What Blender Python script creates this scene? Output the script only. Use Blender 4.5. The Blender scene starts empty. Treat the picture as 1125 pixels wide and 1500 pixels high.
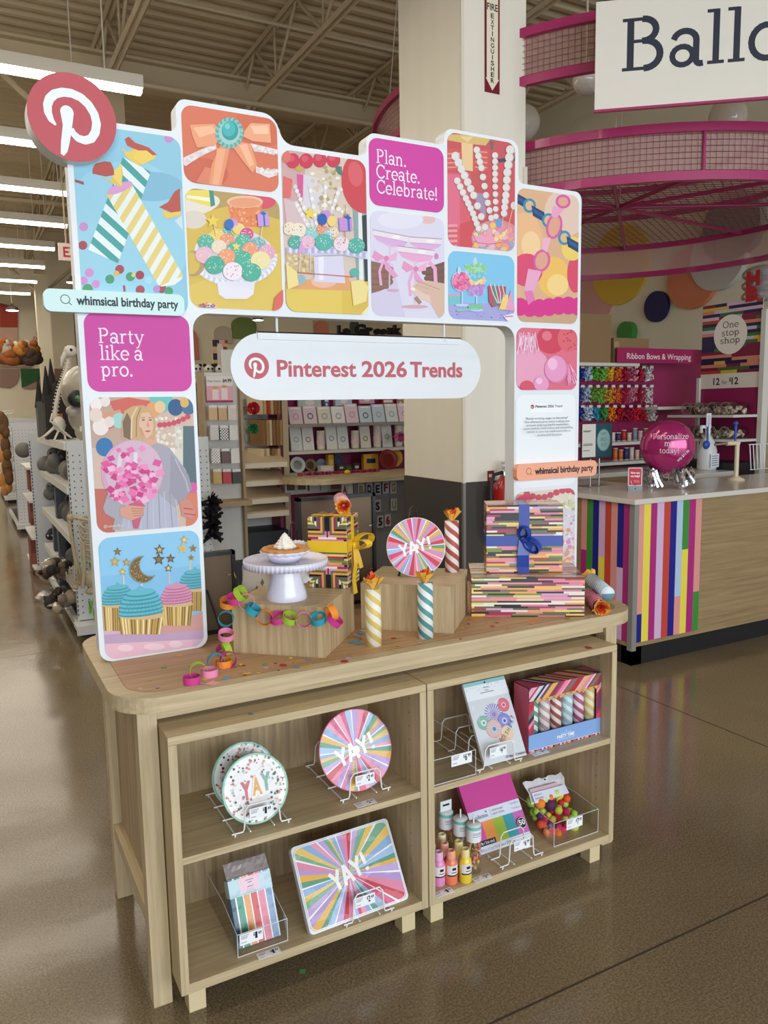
import bpy, math, random
from math import sin, cos, pi, radians, atan2, sqrt, floor
from mathutils import Matrix, Vector

SC = bpy.context.scene
COL = SC.collection
RND = random.Random(11)

# ---------------------------------------------------------------- camera
CAM = Vector((-0.372073, -1.781739, 1.482647))
FPX = 1155.397
cd = bpy.data.cameras.new('camera')
cam = bpy.data.objects.new('camera', cd)
COL.objects.link(cam)
cam.location = CAM
cam.rotation_euler = (radians(82.598846), radians(0.998057), radians(-28.236956))
cd.sensor_fit = 'VERTICAL'
cd.sensor_height = 36
cd.lens = FPX / 1500 * 36
cd.clip_end = 200
SC.camera = cam
CM = cam.rotation_euler.to_matrix()

# ---------------------------------------------------------------- light and exposure
SC.view_settings.view_transform = 'Standard'
SC.view_settings.look = 'None'
SC.view_settings.exposure = 0.1
SC.view_settings.gamma = 1.0
SC.view_settings.use_curve_mapping = False
W = bpy.data.worlds.new('world')
SC.world = W
W.use_nodes = True
W.node_tree.nodes['Background'].inputs[0].default_value = (0.95, 0.93, 0.9, 1)
W.node_tree.nodes['Background'].inputs[1].default_value = 0.26


def area(name, loc, rot, sx, sy, power, col):
    l = bpy.data.lights.new(name, 'AREA')
    l.shape = 'RECTANGLE'
    l.size, l.size_y = sx, sy
    l.energy = power
    l.color = col
    o = bpy.data.objects.new(name, l)
    COL.objects.link(o)
    o.location = loc
    o.rotation_euler = rot
    return o


# daylight through the storefront glass behind the camera
area('storefront_daylight', (.6, -7.8, 2.2), (radians(88), 0, 0), 10, 4.0, 660, (0.82, 0.91, 1.0))
FIX_W = 9          # each linear ceiling fixture
FIX_COL = (1.0, 0.88, 0.72)


# ---------------------------------------------------------------- pixel of the photo -> point on a real plane
def on(u, v, **k):
    d = CM @ Vector(((u - 562.5) / FPX, -(v - 750) / FPX, -1))
    (a, val), = k.items()
    t = val if a == 'd' else (val - CAM['xyz'.index(a)]) / d['xyz'.index(a)]
    return CAM + d * t


def over(base, u, v):
    """point straight above/below base that is seen at pixel u, v"""
    d = CM @ Vector(((u - 562.5) / FPX, -(v - 750) / FPX, -1))
    h = Vector((d.x, d.y))
    t = (Vector((base[0] - CAM.x, base[1] - CAM.y)).dot(h)) / h.dot(h)
    return CAM + d * t


# ---------------------------------------------------------------- materials
def lin(h):
    if isinstance(h, str):
        h = h.lstrip('#')
        h = [int(h[i:i + 2], 16) / 255 for i in (0, 2, 4)]
        h = [c / 12.92 if c <= .04045 else ((c + .055) / 1.055) ** 2.4 for c in h]
    return tuple(h[:3])


def new_mat(name):
    m = bpy.data.materials.new(name)
    m.use_nodes = True
    nt = m.node_tree
    return m, nt, nt.nodes['Principled BSDF']


_pm = {}


def pm(hexc, rough=.5, metal=0., coat=0., name=None, emit=0., spec=.5):
    k = (hexc, rough, metal, coat, emit, spec)
    if k in _pm:
        return _pm[k]
    m, nt, b = new_mat(name or 'plain_%s' % (hexc if isinstance(hexc, str) else 'tone'))
    c = lin(hexc)
    if metal == 0 and not emit:
        n = nt.nodes.new('ShaderNodeTexNoise')
        n.inputs['Scale'].default_value = 6
        mx = nt.nodes.new('ShaderNodeMix')
        mx.data_type = 'RGBA'
        mx.inputs['A'].default_value = (*[x * .96 for x in c], 1)
        mx.inputs['B'].default_value = (*[min(1, x * 1.04) for x in c], 1)
        nt.links.new(n.outputs['Fac'], mx.inputs['Factor'])
        nt.links.new(mx.outputs['Result'], b.inputs['Base Color'])
    else:
        b.inputs['Base Color'].default_value = (*c, 1)
    b.inputs['Roughness'].default_value = rough
    b.inputs['Metallic'].default_value = metal
    b.inputs['Coat Weight'].default_value = coat
    b.inputs['Coat Roughness'].default_value = .1
    b.inputs['Specular IOR Level'].default_value = spec
    if emit:
        b.inputs['Emission Color'].default_value = (*c, 1)
        b.inputs['Emission Strength'].default_value = emit
    _pm[k] = m
    return m


def print_mat(name, rough, coat=0.):
    m, nt, b = new_mat(name)
    a = nt.nodes.new('ShaderNodeAttribute')
    a.attribute_name = 'Col'
    nt.links.new(a.outputs['Color'], b.inputs['Base Color'])
    b.inputs['Roughness'].default_value = rough
    b.inputs['Specular IOR Level'].default_value = .35
    b.inputs['Coat Weight'].default_value = coat
    b.inputs['Coat Roughness'].default_value = .12
    return m


SC.cycles.transparent_max_bounces = 32
PRINT = print_mat('matte_print', .45)
GLOSS = print_mat('gloss_print', .5)
SHINY = print_mat('shrink_wrapped_print', .38, .15)
PAPER = print_mat('paper', .75)


def wood(name, axis, c1, c2, rough=.5, sc=1.):
    m, nt, b = new_mat(name)
    tc = nt.nodes.new('ShaderNodeTexCoord')
    mp = nt.nodes.new('ShaderNodeMapping')
    s = [38 * sc, 38 * sc, 38 * sc]
    s['xyz'.index(axis)] = 1.6 * sc
    mp.inputs['Scale'].default_value = s
    n = nt.nodes.new('ShaderNodeTexNoise')
    n.inputs['Scale'].default_value = 1.6
    n.inputs['Detail'].default_value = 5
    n.inputs['Roughness'].default_value = .65
    n.inputs['Distortion'].default_value = .4
    cr = nt.nodes.new('ShaderNodeValToRGB')
    cr.color_ramp.elements[0].position = .33
    cr.color_ramp.elements[0].color = (*lin(c2), 1)
    cr.color_ramp.elements[1].position = .62
    cr.color_ramp.elements[1].color = (*lin(c1), 1)
    L = nt.links.new
    L(tc.outputs['Object'], mp.inputs['Vector'])
    L(mp.outputs['Vector'], n.inputs['Vector'])
    L(n.outputs['Fac'], cr.inputs['Fac'])
    L(cr.outputs['Color'], b.inputs['Base Color'])
    bu = nt.nodes.new('ShaderNodeBump')
    bu.inputs['Strength'].default_value = .08
    bu.inputs['Distance'].default_value = .002
    L(n.outputs['Fac'], bu.inputs['Height'])
    L(bu.outputs['Normal'], b.inputs['Normal'])
    b.inputs['Roughness'].default_value = rough
    return m


OAK = {a: wood('oak_grain_' + a, a, '#cdb893', '#b39f7a') for a in 'xyz'}
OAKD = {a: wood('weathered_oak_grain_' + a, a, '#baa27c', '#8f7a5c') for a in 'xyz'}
PALE = wood('pale_oak_grain', 'x', '#c7b18c', '#ac9670')
BIRCH = pm('#d9c69a', .5, name='birch_foot')


def clear_mat(name, tint='#ffffff', gloss=.12, rough=.05, dens=0.):
    m, nt, b = new_mat(name)
    nt.nodes.remove(b)
    out = nt.nodes['Material Output']
    t = nt.nodes.new('ShaderNodeBsdfTransparent')
    t.inputs['Color'].default_value = (*[c * (1 - dens) for c in lin(tint)], 1)
    g = nt.nodes.new('ShaderNodeBsdfGlossy')
    g.inputs['Roughness'].default_value = rough
    f = nt.nodes.new('ShaderNodeLayerWeight')
    pw = nt.nodes.new('ShaderNodeMath')
    pw.operation = 'POWER'
    pw.inputs[1].default_value = 4
    nt.links.new(f.outputs['Facing'], pw.inputs[0])
    ad = nt.nodes.new('ShaderNodeMath')
    ad.operation = 'MULTIPLY_ADD'
    ad.use_clamp = True
    ad.inputs[1].default_value = .6
    ad.inputs[2].default_value = gloss
    mx = nt.nodes.new('ShaderNodeMixShader')
    L = nt.links.new
    L(pw.outputs[0], ad.inputs[0])
    L(ad.outputs[0], mx.inputs['Fac'])
    L(t.outputs[0], mx.inputs[1])
    L(g.outputs[0], mx.inputs[2])
    L(mx.outputs[0], out.inputs['Surface'])
    return m


ACRYL = clear_mat('clear_acrylic', '#ffffff', .03, .04, .025)
FILM = clear_mat('clear_film', '#ffffff', .02, .06)
GLASSY = clear_mat('clear_vinyl', '#ffffff', .08, .12)


def stripe_mat(name, c1, c2, turns, pitch, frac=.5, rough=.55):
    """helical stripes round the local z axis"""
    m, nt, b = new_mat(name)
    N, L = nt.nodes.new, nt.links.new

    def mth(op, a, bb=None):
        n = N('ShaderNodeMath')
        n.operation = op
        for i, x in enumerate((a, bb)):
            if x is None:
                continue
            if hasattr(x, 'links') or hasattr(x, 'is_linked'):
                L(x, n.inputs[i])
            else:
                n.inputs[i].default_value = x
        return n.outputs[0]
    tc = N('ShaderNodeTexCoord')
    sp = N('ShaderNodeSeparateXYZ')
    L(tc.outputs['Object'], sp.inputs[0])
    ang = mth('ARCTAN2', sp.outputs['Y'], sp.outputs['X'])
    v = mth('FRACT', mth('ADD', mth('ADD', mth('MULTIPLY', ang, turns / (2 * pi)), mth('DIVIDE', sp.outputs['Z'], pitch)), 50.))
    s = mth('GREATER_THAN', v, frac)
    mx = N('ShaderNodeMix')
    mx.data_type = 'RGBA'
    mx.inputs['A'].default_value = (*lin(c1), 1)
    mx.inputs['B'].default_value = (*lin(c2), 1)
    L(s, mx.inputs['Factor'])
    L(mx.outputs['Result'], b.inputs['Base Color'])
    b.inputs['Roughness'].default_value = rough
    return m


WRAPC = ['#15131c', '#e07f98', '#f0a850', '#b8323c', '#f1d680', '#66684a', '#d9a8d0', '#15131c', '#f2e8d8', '#8f3460', '#80903c', '#e8909c', '#15131c', '#f3c35e', '#6b6a52']


def wrap_mat(name, mode, rowh=.0085, seg=.05, dims=(.1, .1, .1)):
    """striped gift wrap: rows of short bars in random colours; mode 'rows' or 'nested'"""
    m, nt, b = new_mat(name)
    N, L = nt.nodes.new, nt.links.new

    def mth(op, a, bb=None):
        n = N('ShaderNodeMath')
        n.operation = op
        for i, x in enumerate((a, bb)):
            if x is None:
                continue
            if hasattr(x, 'is_linked'):
                L(x, n.inputs[i])
            else:
                n.inputs[i].default_value = x
        return n.outputs[0]
    tc = N('ShaderNodeTexCoord')
    sp = N('ShaderNodeSeparateXYZ')
    L(tc.outputs['Object'], sp.inputs[0])
    X, Y, Z = sp.outputs
    ge = N('ShaderNodeNewGeometry')
    gs = N('ShaderNodeSeparateXYZ')
    vt = N('ShaderNodeVectorTransform')
    vt.vector_type = 'NORMAL'
    vt.convert_from, vt.convert_to = 'WORLD', 'OBJECT'
    L(ge.outputs['Normal'], vt.inputs[0])
    L(vt.outputs[0], gs.inputs[0])
    topf = mth('GREATER_THAN', mth('ABSOLUTE', gs.outputs['Z']), .7)
    sidef = mth('GREATER_THAN', mth('ABSOLUTE', gs.outputs['X']), .7)

    def sel(f, a, bb):   # f ? a : b
        return mth('ADD', mth('MULTIPLY', f, a), mth('MULTIPLY', mth('SUBTRACT', 1., f), bb))
    along = sel(sidef, Y, X)
    across = sel(topf, Y, Z)
    if mode == 'nested':
        ax = mth('ABSOLUTE', mth('SUBTRACT', X, 0.))
        az = mth('ABSOLUTE', mth('SUBTRACT', across, sel(topf, 0., dims[2] * .5)))
        a = mth('SUBTRACT', dims[0] * .5, ax)
        c = mth('SUBTRACT', sel(topf, dims[1] * .5, dims[2] * .5), az)
        row = mth('MAXIMUM', a, c)
        lo = mth('ADD', mth('MINIMUM', a, c), mth('MULTIPLY', mth('GREATER_THAN', a, c), 3.))
        across = sel(sidef, Z, row)
        along = sel(sidef, Y, lo)
    r = mth('FLOOR', mth('DIVIDE', mth('ADD', across, 5.), rowh))
    wn = N('ShaderNodeTexWhiteNoise')
    wn.noise_dimensions = '1D'
    L(r, wn.inputs['W'])
    sg = mth('FLOOR', mth('ADD', mth('DIVIDE', mth('ADD', along, 5.), seg), mth('MULTIPLY', wn.outputs['Value'], 7.)))
    cb = N('ShaderNodeCombineXYZ')
    L(r, cb.inputs[0])
    L(sg, cb.inputs[1])
    w2 = N('ShaderNodeTexWhiteNoise')
    w2.noise_dimensions = '2D'
    L(cb.outputs[0], w2.inputs['Vector'])
    cr = N('ShaderNodeValToRGB')
    cr.color_ramp.interpolation = 'CONSTANT'
    el = cr.color_ramp.elements
    for i, h in enumerate(WRAPC):
        e = el[i] if i < 2 else el.new(i / len(WRAPC))
        e.position = i / len(WRAPC)
        e.color = (*lin(h), 1)
    L(w2.outputs['Value'], cr.inputs['Fac'])
    L(cr.outputs['Color'], b.inputs['Base Color'])
    b.inputs['Roughness'].default_value = .28
    b.inputs['Coat Weight'].default_value = .3
    return m


WHITE = pm('#e4e9ec', .45, name='white_board')
WIREW = pm('#f2f2f0', .35, name='white_wire')
WIREB = pm('#1c1b1a', .4, name='black_wire')
STEEL = pm('#b8b6b2', .3, 1., name='steel')
BLACK = pm('#17161a', .5, name='black')
MAG = pm('#8f1750', .5, name='magenta_board')


# ---------------------------------------------------------------- mesh builder
class MB:
    def __init__(s, mat=None, col='#ffffff'):
        s.v, s.f, s.fm, s.fs, s.fc, s.mats = [], [], [], [], [], []
        s.T = Matrix()
        s.set(mat or WHITE, col or '#ffffff')

    def set(s, mat=None, col=None):
        if mat is not None:
            if mat not in s.mats:
                s.mats.append(mat)
            s.mi = s.mats.index(mat)
        if col is not None:
            s.col = lin(col)
        return s

    def add(s, vs, fs, smooth=False):
        b = len(s.v)
        s.v += [tuple(s.T @ Vector(p)) for p in vs]
        for f in fs:
            s.f.append([b + i for i in f])
            s.fm.append(s.mi)
            s.fs.append(smooth)
            s.fc.append(s.col)
        return s

    def box(s, x0, x1, y0, y1, z0, z1):
        v = [(x, y, z) for z in (z0, z1) for y in (y0, y1) for x in (x0, x1)]
        return s.add(v, [(0, 2, 3, 1), (4, 5, 7, 6), (0, 1, 5, 4), (2, 6, 7, 3), (0, 4, 6, 2), (1, 3, 7, 5)])

    def prism(s, pts, z0, z1, smooth=False, plane='xy'):
        n = len(pts)
        q = (lambda a, b, c: (a, b, c)) if plane == 'xy' else (lambda a, b, c: (a, c, b))
        v = [q(x, y, z0) for x, y in pts] + [q(x, y, z1) for x, y in pts]
        s.add(v, [tuple(range(n - 1, -1, -1)), tuple(range(n, 2 * n))])
        return s.add(v, [(i, (i + 1) % n, n + (i + 1) % n, n + i) for i in range(n)], smooth)

    def lathe(s, prof, n=32, smooth=True, mod=None):
        v = []
        for r, z in prof:
            for i in range(n):
                a = 2 * pi * i / n
                rr = r * (mod(a, r, z) if mod else 1)
                v.append((rr * cos(a), rr * sin(a), z))
        fs = []
        for j in range(len(prof) - 1):
            for i in range(n):
                k = (i + 1) % n
                fs.append((j * n + i, j * n + k, (j + 1) * n + k, (j + 1) * n + i))
        s.add(v, fs, smooth)
        for j, rev in ((0, True), (len(prof) - 1, False)):
            if prof[j][0] > 1e-6:
                ring = list(range(j * n, j * n + n))
                s.add([v[i] for i in ring], [tuple(range(n - 1, -1, -1)) if rev else tuple(range(n))])
        return s

    def cyl(s, p0, p1, r0, r1=None, n=12, smooth=True):
        return s.tube([p0, p1], r0, n, r1=r1, smooth=smooth)

    def tube(s, pts, r, n=8, closed=False, r1=None, smooth=True):
        pts = [Vector(p) for p in pts]
        m = len(pts)
        up = None
        v = []
        for i, p in enumerate(pts):
            a = pts[(i - 1) % m] if (closed or i > 0) else p
            c = pts[(i + 1) % m] if (closed or i < m - 1) else p
            t = (c - a).normalized() if (c - a).length > 1e-9 else Vector((0, 0, 1))
            if up is None:
                up = Vector((0, 0, 1)) if abs(t.z) < .9 else Vector((1, 0, 0))
            x = t.cross(up)
            if x.length < 1e-6:
                x = t.orthogonal()
            x.normalize()
            y = x.cross(t).normalized()
            up = y
            rr = r if r1 is None else r + (r1 - r) * i / max(1, m - 1)
            if isinstance(r, (list, tuple)):
                rr = r[i]
            for k in range(n):
                an = 2 * pi * k / n
                v.append(p + (x * cos(an) + y * sin(an)) * rr)
        fs = []
        for i in range(m if closed else m - 1):
            for k in range(n):
                l = (k + 1) % n
                j = (i + 1) % m
                fs.append((i * n + k, i * n + l, j * n + l, j * n + k))
        s.add(v, fs, smooth)
        if not closed:
            s.add(v[:n], [tuple(range(n - 1, -1, -1))])
            s.add(v[-n:], [tuple(range(n))])
        return s

    def ball(s, c, r, n=14, m=9, sc=(1, 1, 1)):
        v, fs = [], []
        for j in range(m + 1):
            b = pi * j / m
            for i in range(n):
                a = 2 * pi * i / n
                v.append((c[0] + r * sc[0] * sin(b) * cos(a), c[1] + r * sc[1] * sin(b) * sin(a), c[2] - r * sc[2] * cos(b)))
        for j in range(m):
            for i in range(n):
                k = (i + 1) % n
                fs.append((j * n + i, j * n + k, (j + 1) * n + k, (j + 1) * n + i))
        return s.add(v, fs, True)

    def band(s, pts, wv, th, closed=False):
        """flat ribbon through pts, wv = width vector (or list), th thickness along the normal"""
        pts = [Vector(p) for p in pts]
        m = len(pts)
        v = []
        for i, p in enumerate(pts):
            a = pts[(i - 1) % m] if (closed or i > 0) else p
            c = pts[(i + 1) % m] if (closed or i < m - 1) else p
            w = Vector(wv[i] if isinstance(wv, list) else wv)
            t = (c - a).normalized()
            nn = t.cross(w).normalized() * th * .5
            v += [p - w * .5 - nn, p + w * .5 - nn, p + w * .5 + nn, p - w * .5 + nn]
        fs = []
        for i in range(m if closed else m - 1):
            j = (i + 1) % m
            for k in range(4):
                l = (k + 1) % 4
                fs.append((i * 4 + k, i * 4 + l, j * 4 + l, j * 4 + k))
        s.add(v, fs, False)
        if not closed:
            s.add(v[:4], [(3, 2, 1, 0)])
            s.add(v[-4:], [(0, 1, 2, 3)])
        return s

    def build(s, name, parent=None, loc=None, rot=None, bevel=0., seg=2, sub=0):
        me = bpy.data.meshes.new(name)
        me.from_pydata(s.v, [], s.f)
        for m in s.mats:
            me.materials.append(m)
        me.polygons.foreach_set('material_index', s.fm)
        me.polygons.foreach_set('use_smooth', s.fs)
        if any(m in (PRINT, GLOSS, SHINY, PAPER) for m in s.mats):
            ca = me.color_attributes.new('Col', 'FLOAT_COLOR', 'CORNER')
            d = []
            for f, c in zip(s.f, s.fc):
                d += [c[0], c[1], c[2], 1.0] * len(f)
            ca.data.foreach_set('color', d)
        me.update()
        o = bpy.data.objects.new(name, me)
        COL.objects.link(o)
        if parent is not None:
            o.parent = parent
        if loc is not None:
            o.location = loc
        if rot is not None:
            o.rotation_euler = rot
        if bevel:
            b = o.modifiers.new('bevel', 'BEVEL')
            b.width = bevel
            b.segments = seg
            b.limit_method = 'ANGLE'
            b.angle_limit = radians(50)
        if sub:
            b = o.modifiers.new('sub', 'SUBSURF')
            b.levels = b.render_levels = sub
        return o


def tag(o, label, cat=None, group=None, kind=None):
    if label:
        o['label'] = label
    if cat:
        o['category'] = cat
    if group:
        o['group'] = group
    if kind:
        o['kind'] = kind
    return o


def thing(name, label, cat, loc=(0, 0, 0), rz=0., group=None):
    o = bpy.data.objects.new(name, None)
    COL.objects.link(o)
    o.location = loc
    o.rotation_euler = (0, 0, rz)
    o.empty_display_size = .05
    return tag(o, label, cat, group)


def struct(mb, name, **k):
    return tag(mb.build(name, **k), None, kind='structure')


def dup(root, loc=None, rz=None, label=None, group=None):
    c = root.copy()
    COL.objects.link(c)
    if loc is not None:
        c.location = loc
    if rz is not None:
        c.rotation_euler = (0, 0, rz)
    if label:
        c['label'] = label
    if group:
        c['group'] = group
    for ch in list(root.children):
        d = ch.copy()
        COL.objects.link(d)
        d.parent = c
        for g in ch.children:
            e = g.copy()
            COL.objects.link(e)
            e.parent = d
    return c


# ---------------------------------------------------------------- lettering
_tx = {}


def sans(s, bold=0.):
    """(polygons, width) of built-in font text, cap height about .7"""
    k = (s, bold)
    if k in _tx:
        return _tx[k]
    cu = bpy.data.curves.new('lettering', 'FONT')
    cu.body = s
    cu.size = 1
    cu.resolution_u = 3
    cu.offset = bold
    o = bpy.data.objects.new('lettering', cu)
    me = o.to_mesh()
    vs = [(v.co.x, v.co.y) for v in me.vertices]
    ps = [[vs[i] for i in p.vertices] for p in me.polygons]
    o.to_mesh_clear()
    bpy.data.objects.remove(o)
    bpy.data.curves.remove(cu)
    xs = [v[0] for v in vs]
    x0, x1 = (min(xs), max(xs)) if xs else (0, 1)
    _tx[k] = ([[(x - x0, y) for x, y in p] for p in ps], x1 - x0)
    return _tx[k]


def _arc(cx, cy, rx, ry, a0, a1, n=14):
    return [(cx + rx * cos(radians(a0 + (a1 - a0) * i / n)), cy + ry * sin(radians(a0 + (a1 - a0) * i / n))) for i in range(n + 1)]


def _ser(x, y, l=.17):
    return [(x - l / 2, y), (x + l / 2, y)]


# slab-serif letters as strokes: (advance, [(points, width factor)])
def _glyphs():
    S = .72
    G = {}
    t = .55      # thin factor
    G['P'] = (.58, [([(.14, 0), (.14, S)], 1), (_ser(.14, .02, .24), t), ([(.03, S - .02), (.3, S - .02)], t), (_arc(.3, .53, .19, .17, 90, -90), 1), ([(.3, .36), (.14, .36)], t)])
    G['B'] = (.64, [([(.14, 0), (.14, S)], 1.1), ([(.03, .02), (.34, .02)], t), ([(.03, S - .02), (.32, S - .02)], t), (_arc(.31, .55, .17, .15, 90, -90), 1.05), ([(.31, .4), (.14, .4)], t), (_arc(.34, .21, .2, .19, 90, -90), 1.1)])
    G['C'] = (.62, [(_arc(.34, .36, .28, .34, 40, 320, 22), 1), ([(.56, .5), (.56, .7)], t)])
    G['O'] = (.7, [(_arc(.35, .36, .28, .34, 0, 360, 26), 1)])
    G['a'] = (.5, [(_arc(.23, .35, .15, .13, 165, 0, 10) + [(.38, .1)] + _arc(.44, .08, .06, .06, 180, 290, 5), 1), (_arc(.2, .145, .135, .125, 0, 360, 18), .9)])
    G['b'] = (.54, [([(.13, 0), (.13, .74)], 1), (_ser(.09, .72, .14), t), (_arc(.28, .24, .17, .225, 0, 360, 20), .95)])
    G['c'] = (.45, [(_arc(.25, .24, .19, .225, 45, 315, 16), 1), ([(.4, .34), (.4, .46)], t)])
    G['e'] = (.47, [(_arc(.24, .24, .19, .225, 0, 315, 18), 1), ([(.06, .25), (.43, .25)], t)])
    G['h'] = (.58, [([(.13, 0), (.13, .74)], 1), (_ser(.09, .72, .14), t), (_ser(.13, .02, .2), t), (_arc(.28, .3, .15, .16, 170, 0, 10) + [(.43, 0)], 1), (_ser(.43, .02, .2), t)])
    G['n'] = (.58, [([(.13, 0), (.13, .46)], 1), (_ser(.09, .45, .14), t), (_ser(.13, .02, .2), t), (_arc(.28, .3, .15, .16, 170, 0, 10) + [(.43, 0)], 1), (_ser(.43, .02, .2), t)])
    G['m'] = (.84, [([(.13, 0), (.13, .46)], 1), (_ser(.09, .45, .14), t), (_ser(.13, .02, .2), t), (_arc(.27, .3, .14, .16, 170, 0, 10) + [(.41, 0)], 1), (_ser(.41, .02, .18), t), (_arc(.55, .3, .14, .16, 170, 0, 10) + [(.69, 0)], 1), (_ser(.69, .02, .18), t)])
    G['i'] = (.27, [([(.14, 0), (.14, .46)], 1), (_ser(.1, .45, .14), t), (_ser(.14, .02, .22), t), (_arc(.14, .64, .03, .03, 0, 360, 8), 1)])
    G['k'] = (.54, [([(.13, 0), (.13, .74)], 1), (_ser(.09, .72, .14), t), (_ser(.13, .02, .2), t), ([(.42, .45), (.14, .19)], t), ([(.22, .26), (.44, .02)], 1), (_ser(.44, .02, .18), t), (_ser(.42, .45, .18), t)])
    G['l'] = (.27, [([(.14, 0), (.14, .74)], 1), (_ser(.09, .72, .15), t), (_ser(.14, .02, .22), t)])
    G['o'] = (.52, [(_arc(.26, .24, .2, .225, 0, 360, 22), 1)])
    G['p'] = (.54, [([(.13, -.22), (.13, .46)], 1), (_ser(.09, .45, .14), t), (_ser(.13, -.2, .2), t), (_arc(.28, .24, .17, .225, 0, 360, 20), .95)])
    G['r'] = (.42, [([(.14, 0), (.14, .46)], 1), (_ser(.1, .45, .14), t), (_ser(.14, .02, .22), t), (_arc(.3, .31, .14, .14, 170, 60, 8), .9)])
    G['s'] = (.42, [(_arc(.21, .345, .13, .115, 30, 250, 10) + _arc(.2, .115, .15, .125, 80, -150, 10), .9)])
    G['t'] = (.36, [([(.15, .6), (.15, .12)] + _arc(.24, .1, .09, .09, 180, 310, 7), 1), ([(.03, .45), (.3, .45)], t)])
    G['y'] = (.53, [([(.08, .45), (.27, .03)], 1), ([(.45, .45), (.22, -.12)] + _arc(.12, -.13, .09, .08, 0, -110, 6), t * 1.2), (_ser(.09, .45, .18), t), (_ser(.44, .45, .16), t)])
    G['z'] = (.46, [([(.06, .43), (.4, .43), (.07, .03), (.42, .03)], .9)])
    G['d'] = (.54, [([(.41, 0), (.41, .74)], 1), (_ser(.37, .72, .14), t), (_arc(.26, .24, .17, .225, 0, 360, 20), .95), (_ser(.45, .02, .14), t)])
    G['.'] = (.22, [(_arc(.11, .04, .025, .025, 0, 360, 8), 1)])
    G['!'] = (.25, [([(.12, .2), (.12, .72)], 1.1), (_arc(.12, .04, .03, .03, 0, 360, 8), 1)])
    G[' '] = (.24, [])
    return G


GL = _glyphs()


def serif(s, w=.075):
    """slab-serif lettering as polygons, cap height .72"""
    x = 0
    out = []
    for ch in s:
        adv, st = GL[ch]
        for pts, k in st:
            ww = w * k * .5
            for i in range(len(pts) - 1):
                (ax, ay), (bx, by) = pts[i], pts[i + 1]
                dx, dy = bx - ax, by - ay
                l = math.hypot(dx, dy)
                if l < 1e-6:
                    continue
                e = ww * .35 if len(pts) > 2 else 0
                ux, uy = dx / l, dy / l
                nx, ny = -uy * ww, ux * ww
                ax, ay, bx, by = ax - ux * e, ay - uy * e, bx + ux * e, by + uy * e
                out.append([(x + ax - nx, ay - ny), (x + bx - nx, by - ny), (x + bx + nx, by + ny), (x + ax + nx, ay + ny)])
        x += adv
    return out, x


# ---------------------------------------------------------------- flat printed pictures
def clip_poly(p, q):
    """p clipped by the convex counter-clockwise polygon q"""
    for i in range(len(q)):
        ax, ay = q[i]
        bx, by = q[(i + 1) % len(q)]
        o = []
        for j in range(len(p)):
            c, d = p[j], p[(j + 1) % len(p)]
            sc = (bx - ax) * (c[1] - ay) - (by - ay) * (c[0] - ax)
            sd = (bx - ax) * (d[1] - ay) - (by - ay) * (d[0] - ax)
            if sc >= 0:
                o.append(c)
            if (sc >= 0) != (sd >= 0):
                t = sc / (sc - sd)
                o.append((c[0] + (d[0] - c[0]) * t, c[1] + (d[1] - c[1]) * t))
        p = o
        if len(p) < 3:
            return []
    return p


def ccw(p):
    a = sum(p[i][0] * p[(i + 1) % len(p)][1] - p[(i + 1) % len(p)][0] * p[i][1] for i in range(len(p)))
    return p if a > 0 else p[::-1]


def rrect(x0, x1, z0, z1, r, n=6):
    out = []
    for cx, cz, a in ((x1 - r, z1 - r, 0), (x0 + r, z1 - r, 90), (x0 + r, z0 + r, 180), (x1 - r, z0 + r, 270)):
        out += [(cx + r * cos(radians(a + 90 * i / n)), cz + r * sin(radians(a + 90 * i / n))) for i in range(n + 1)]
    return out


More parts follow.
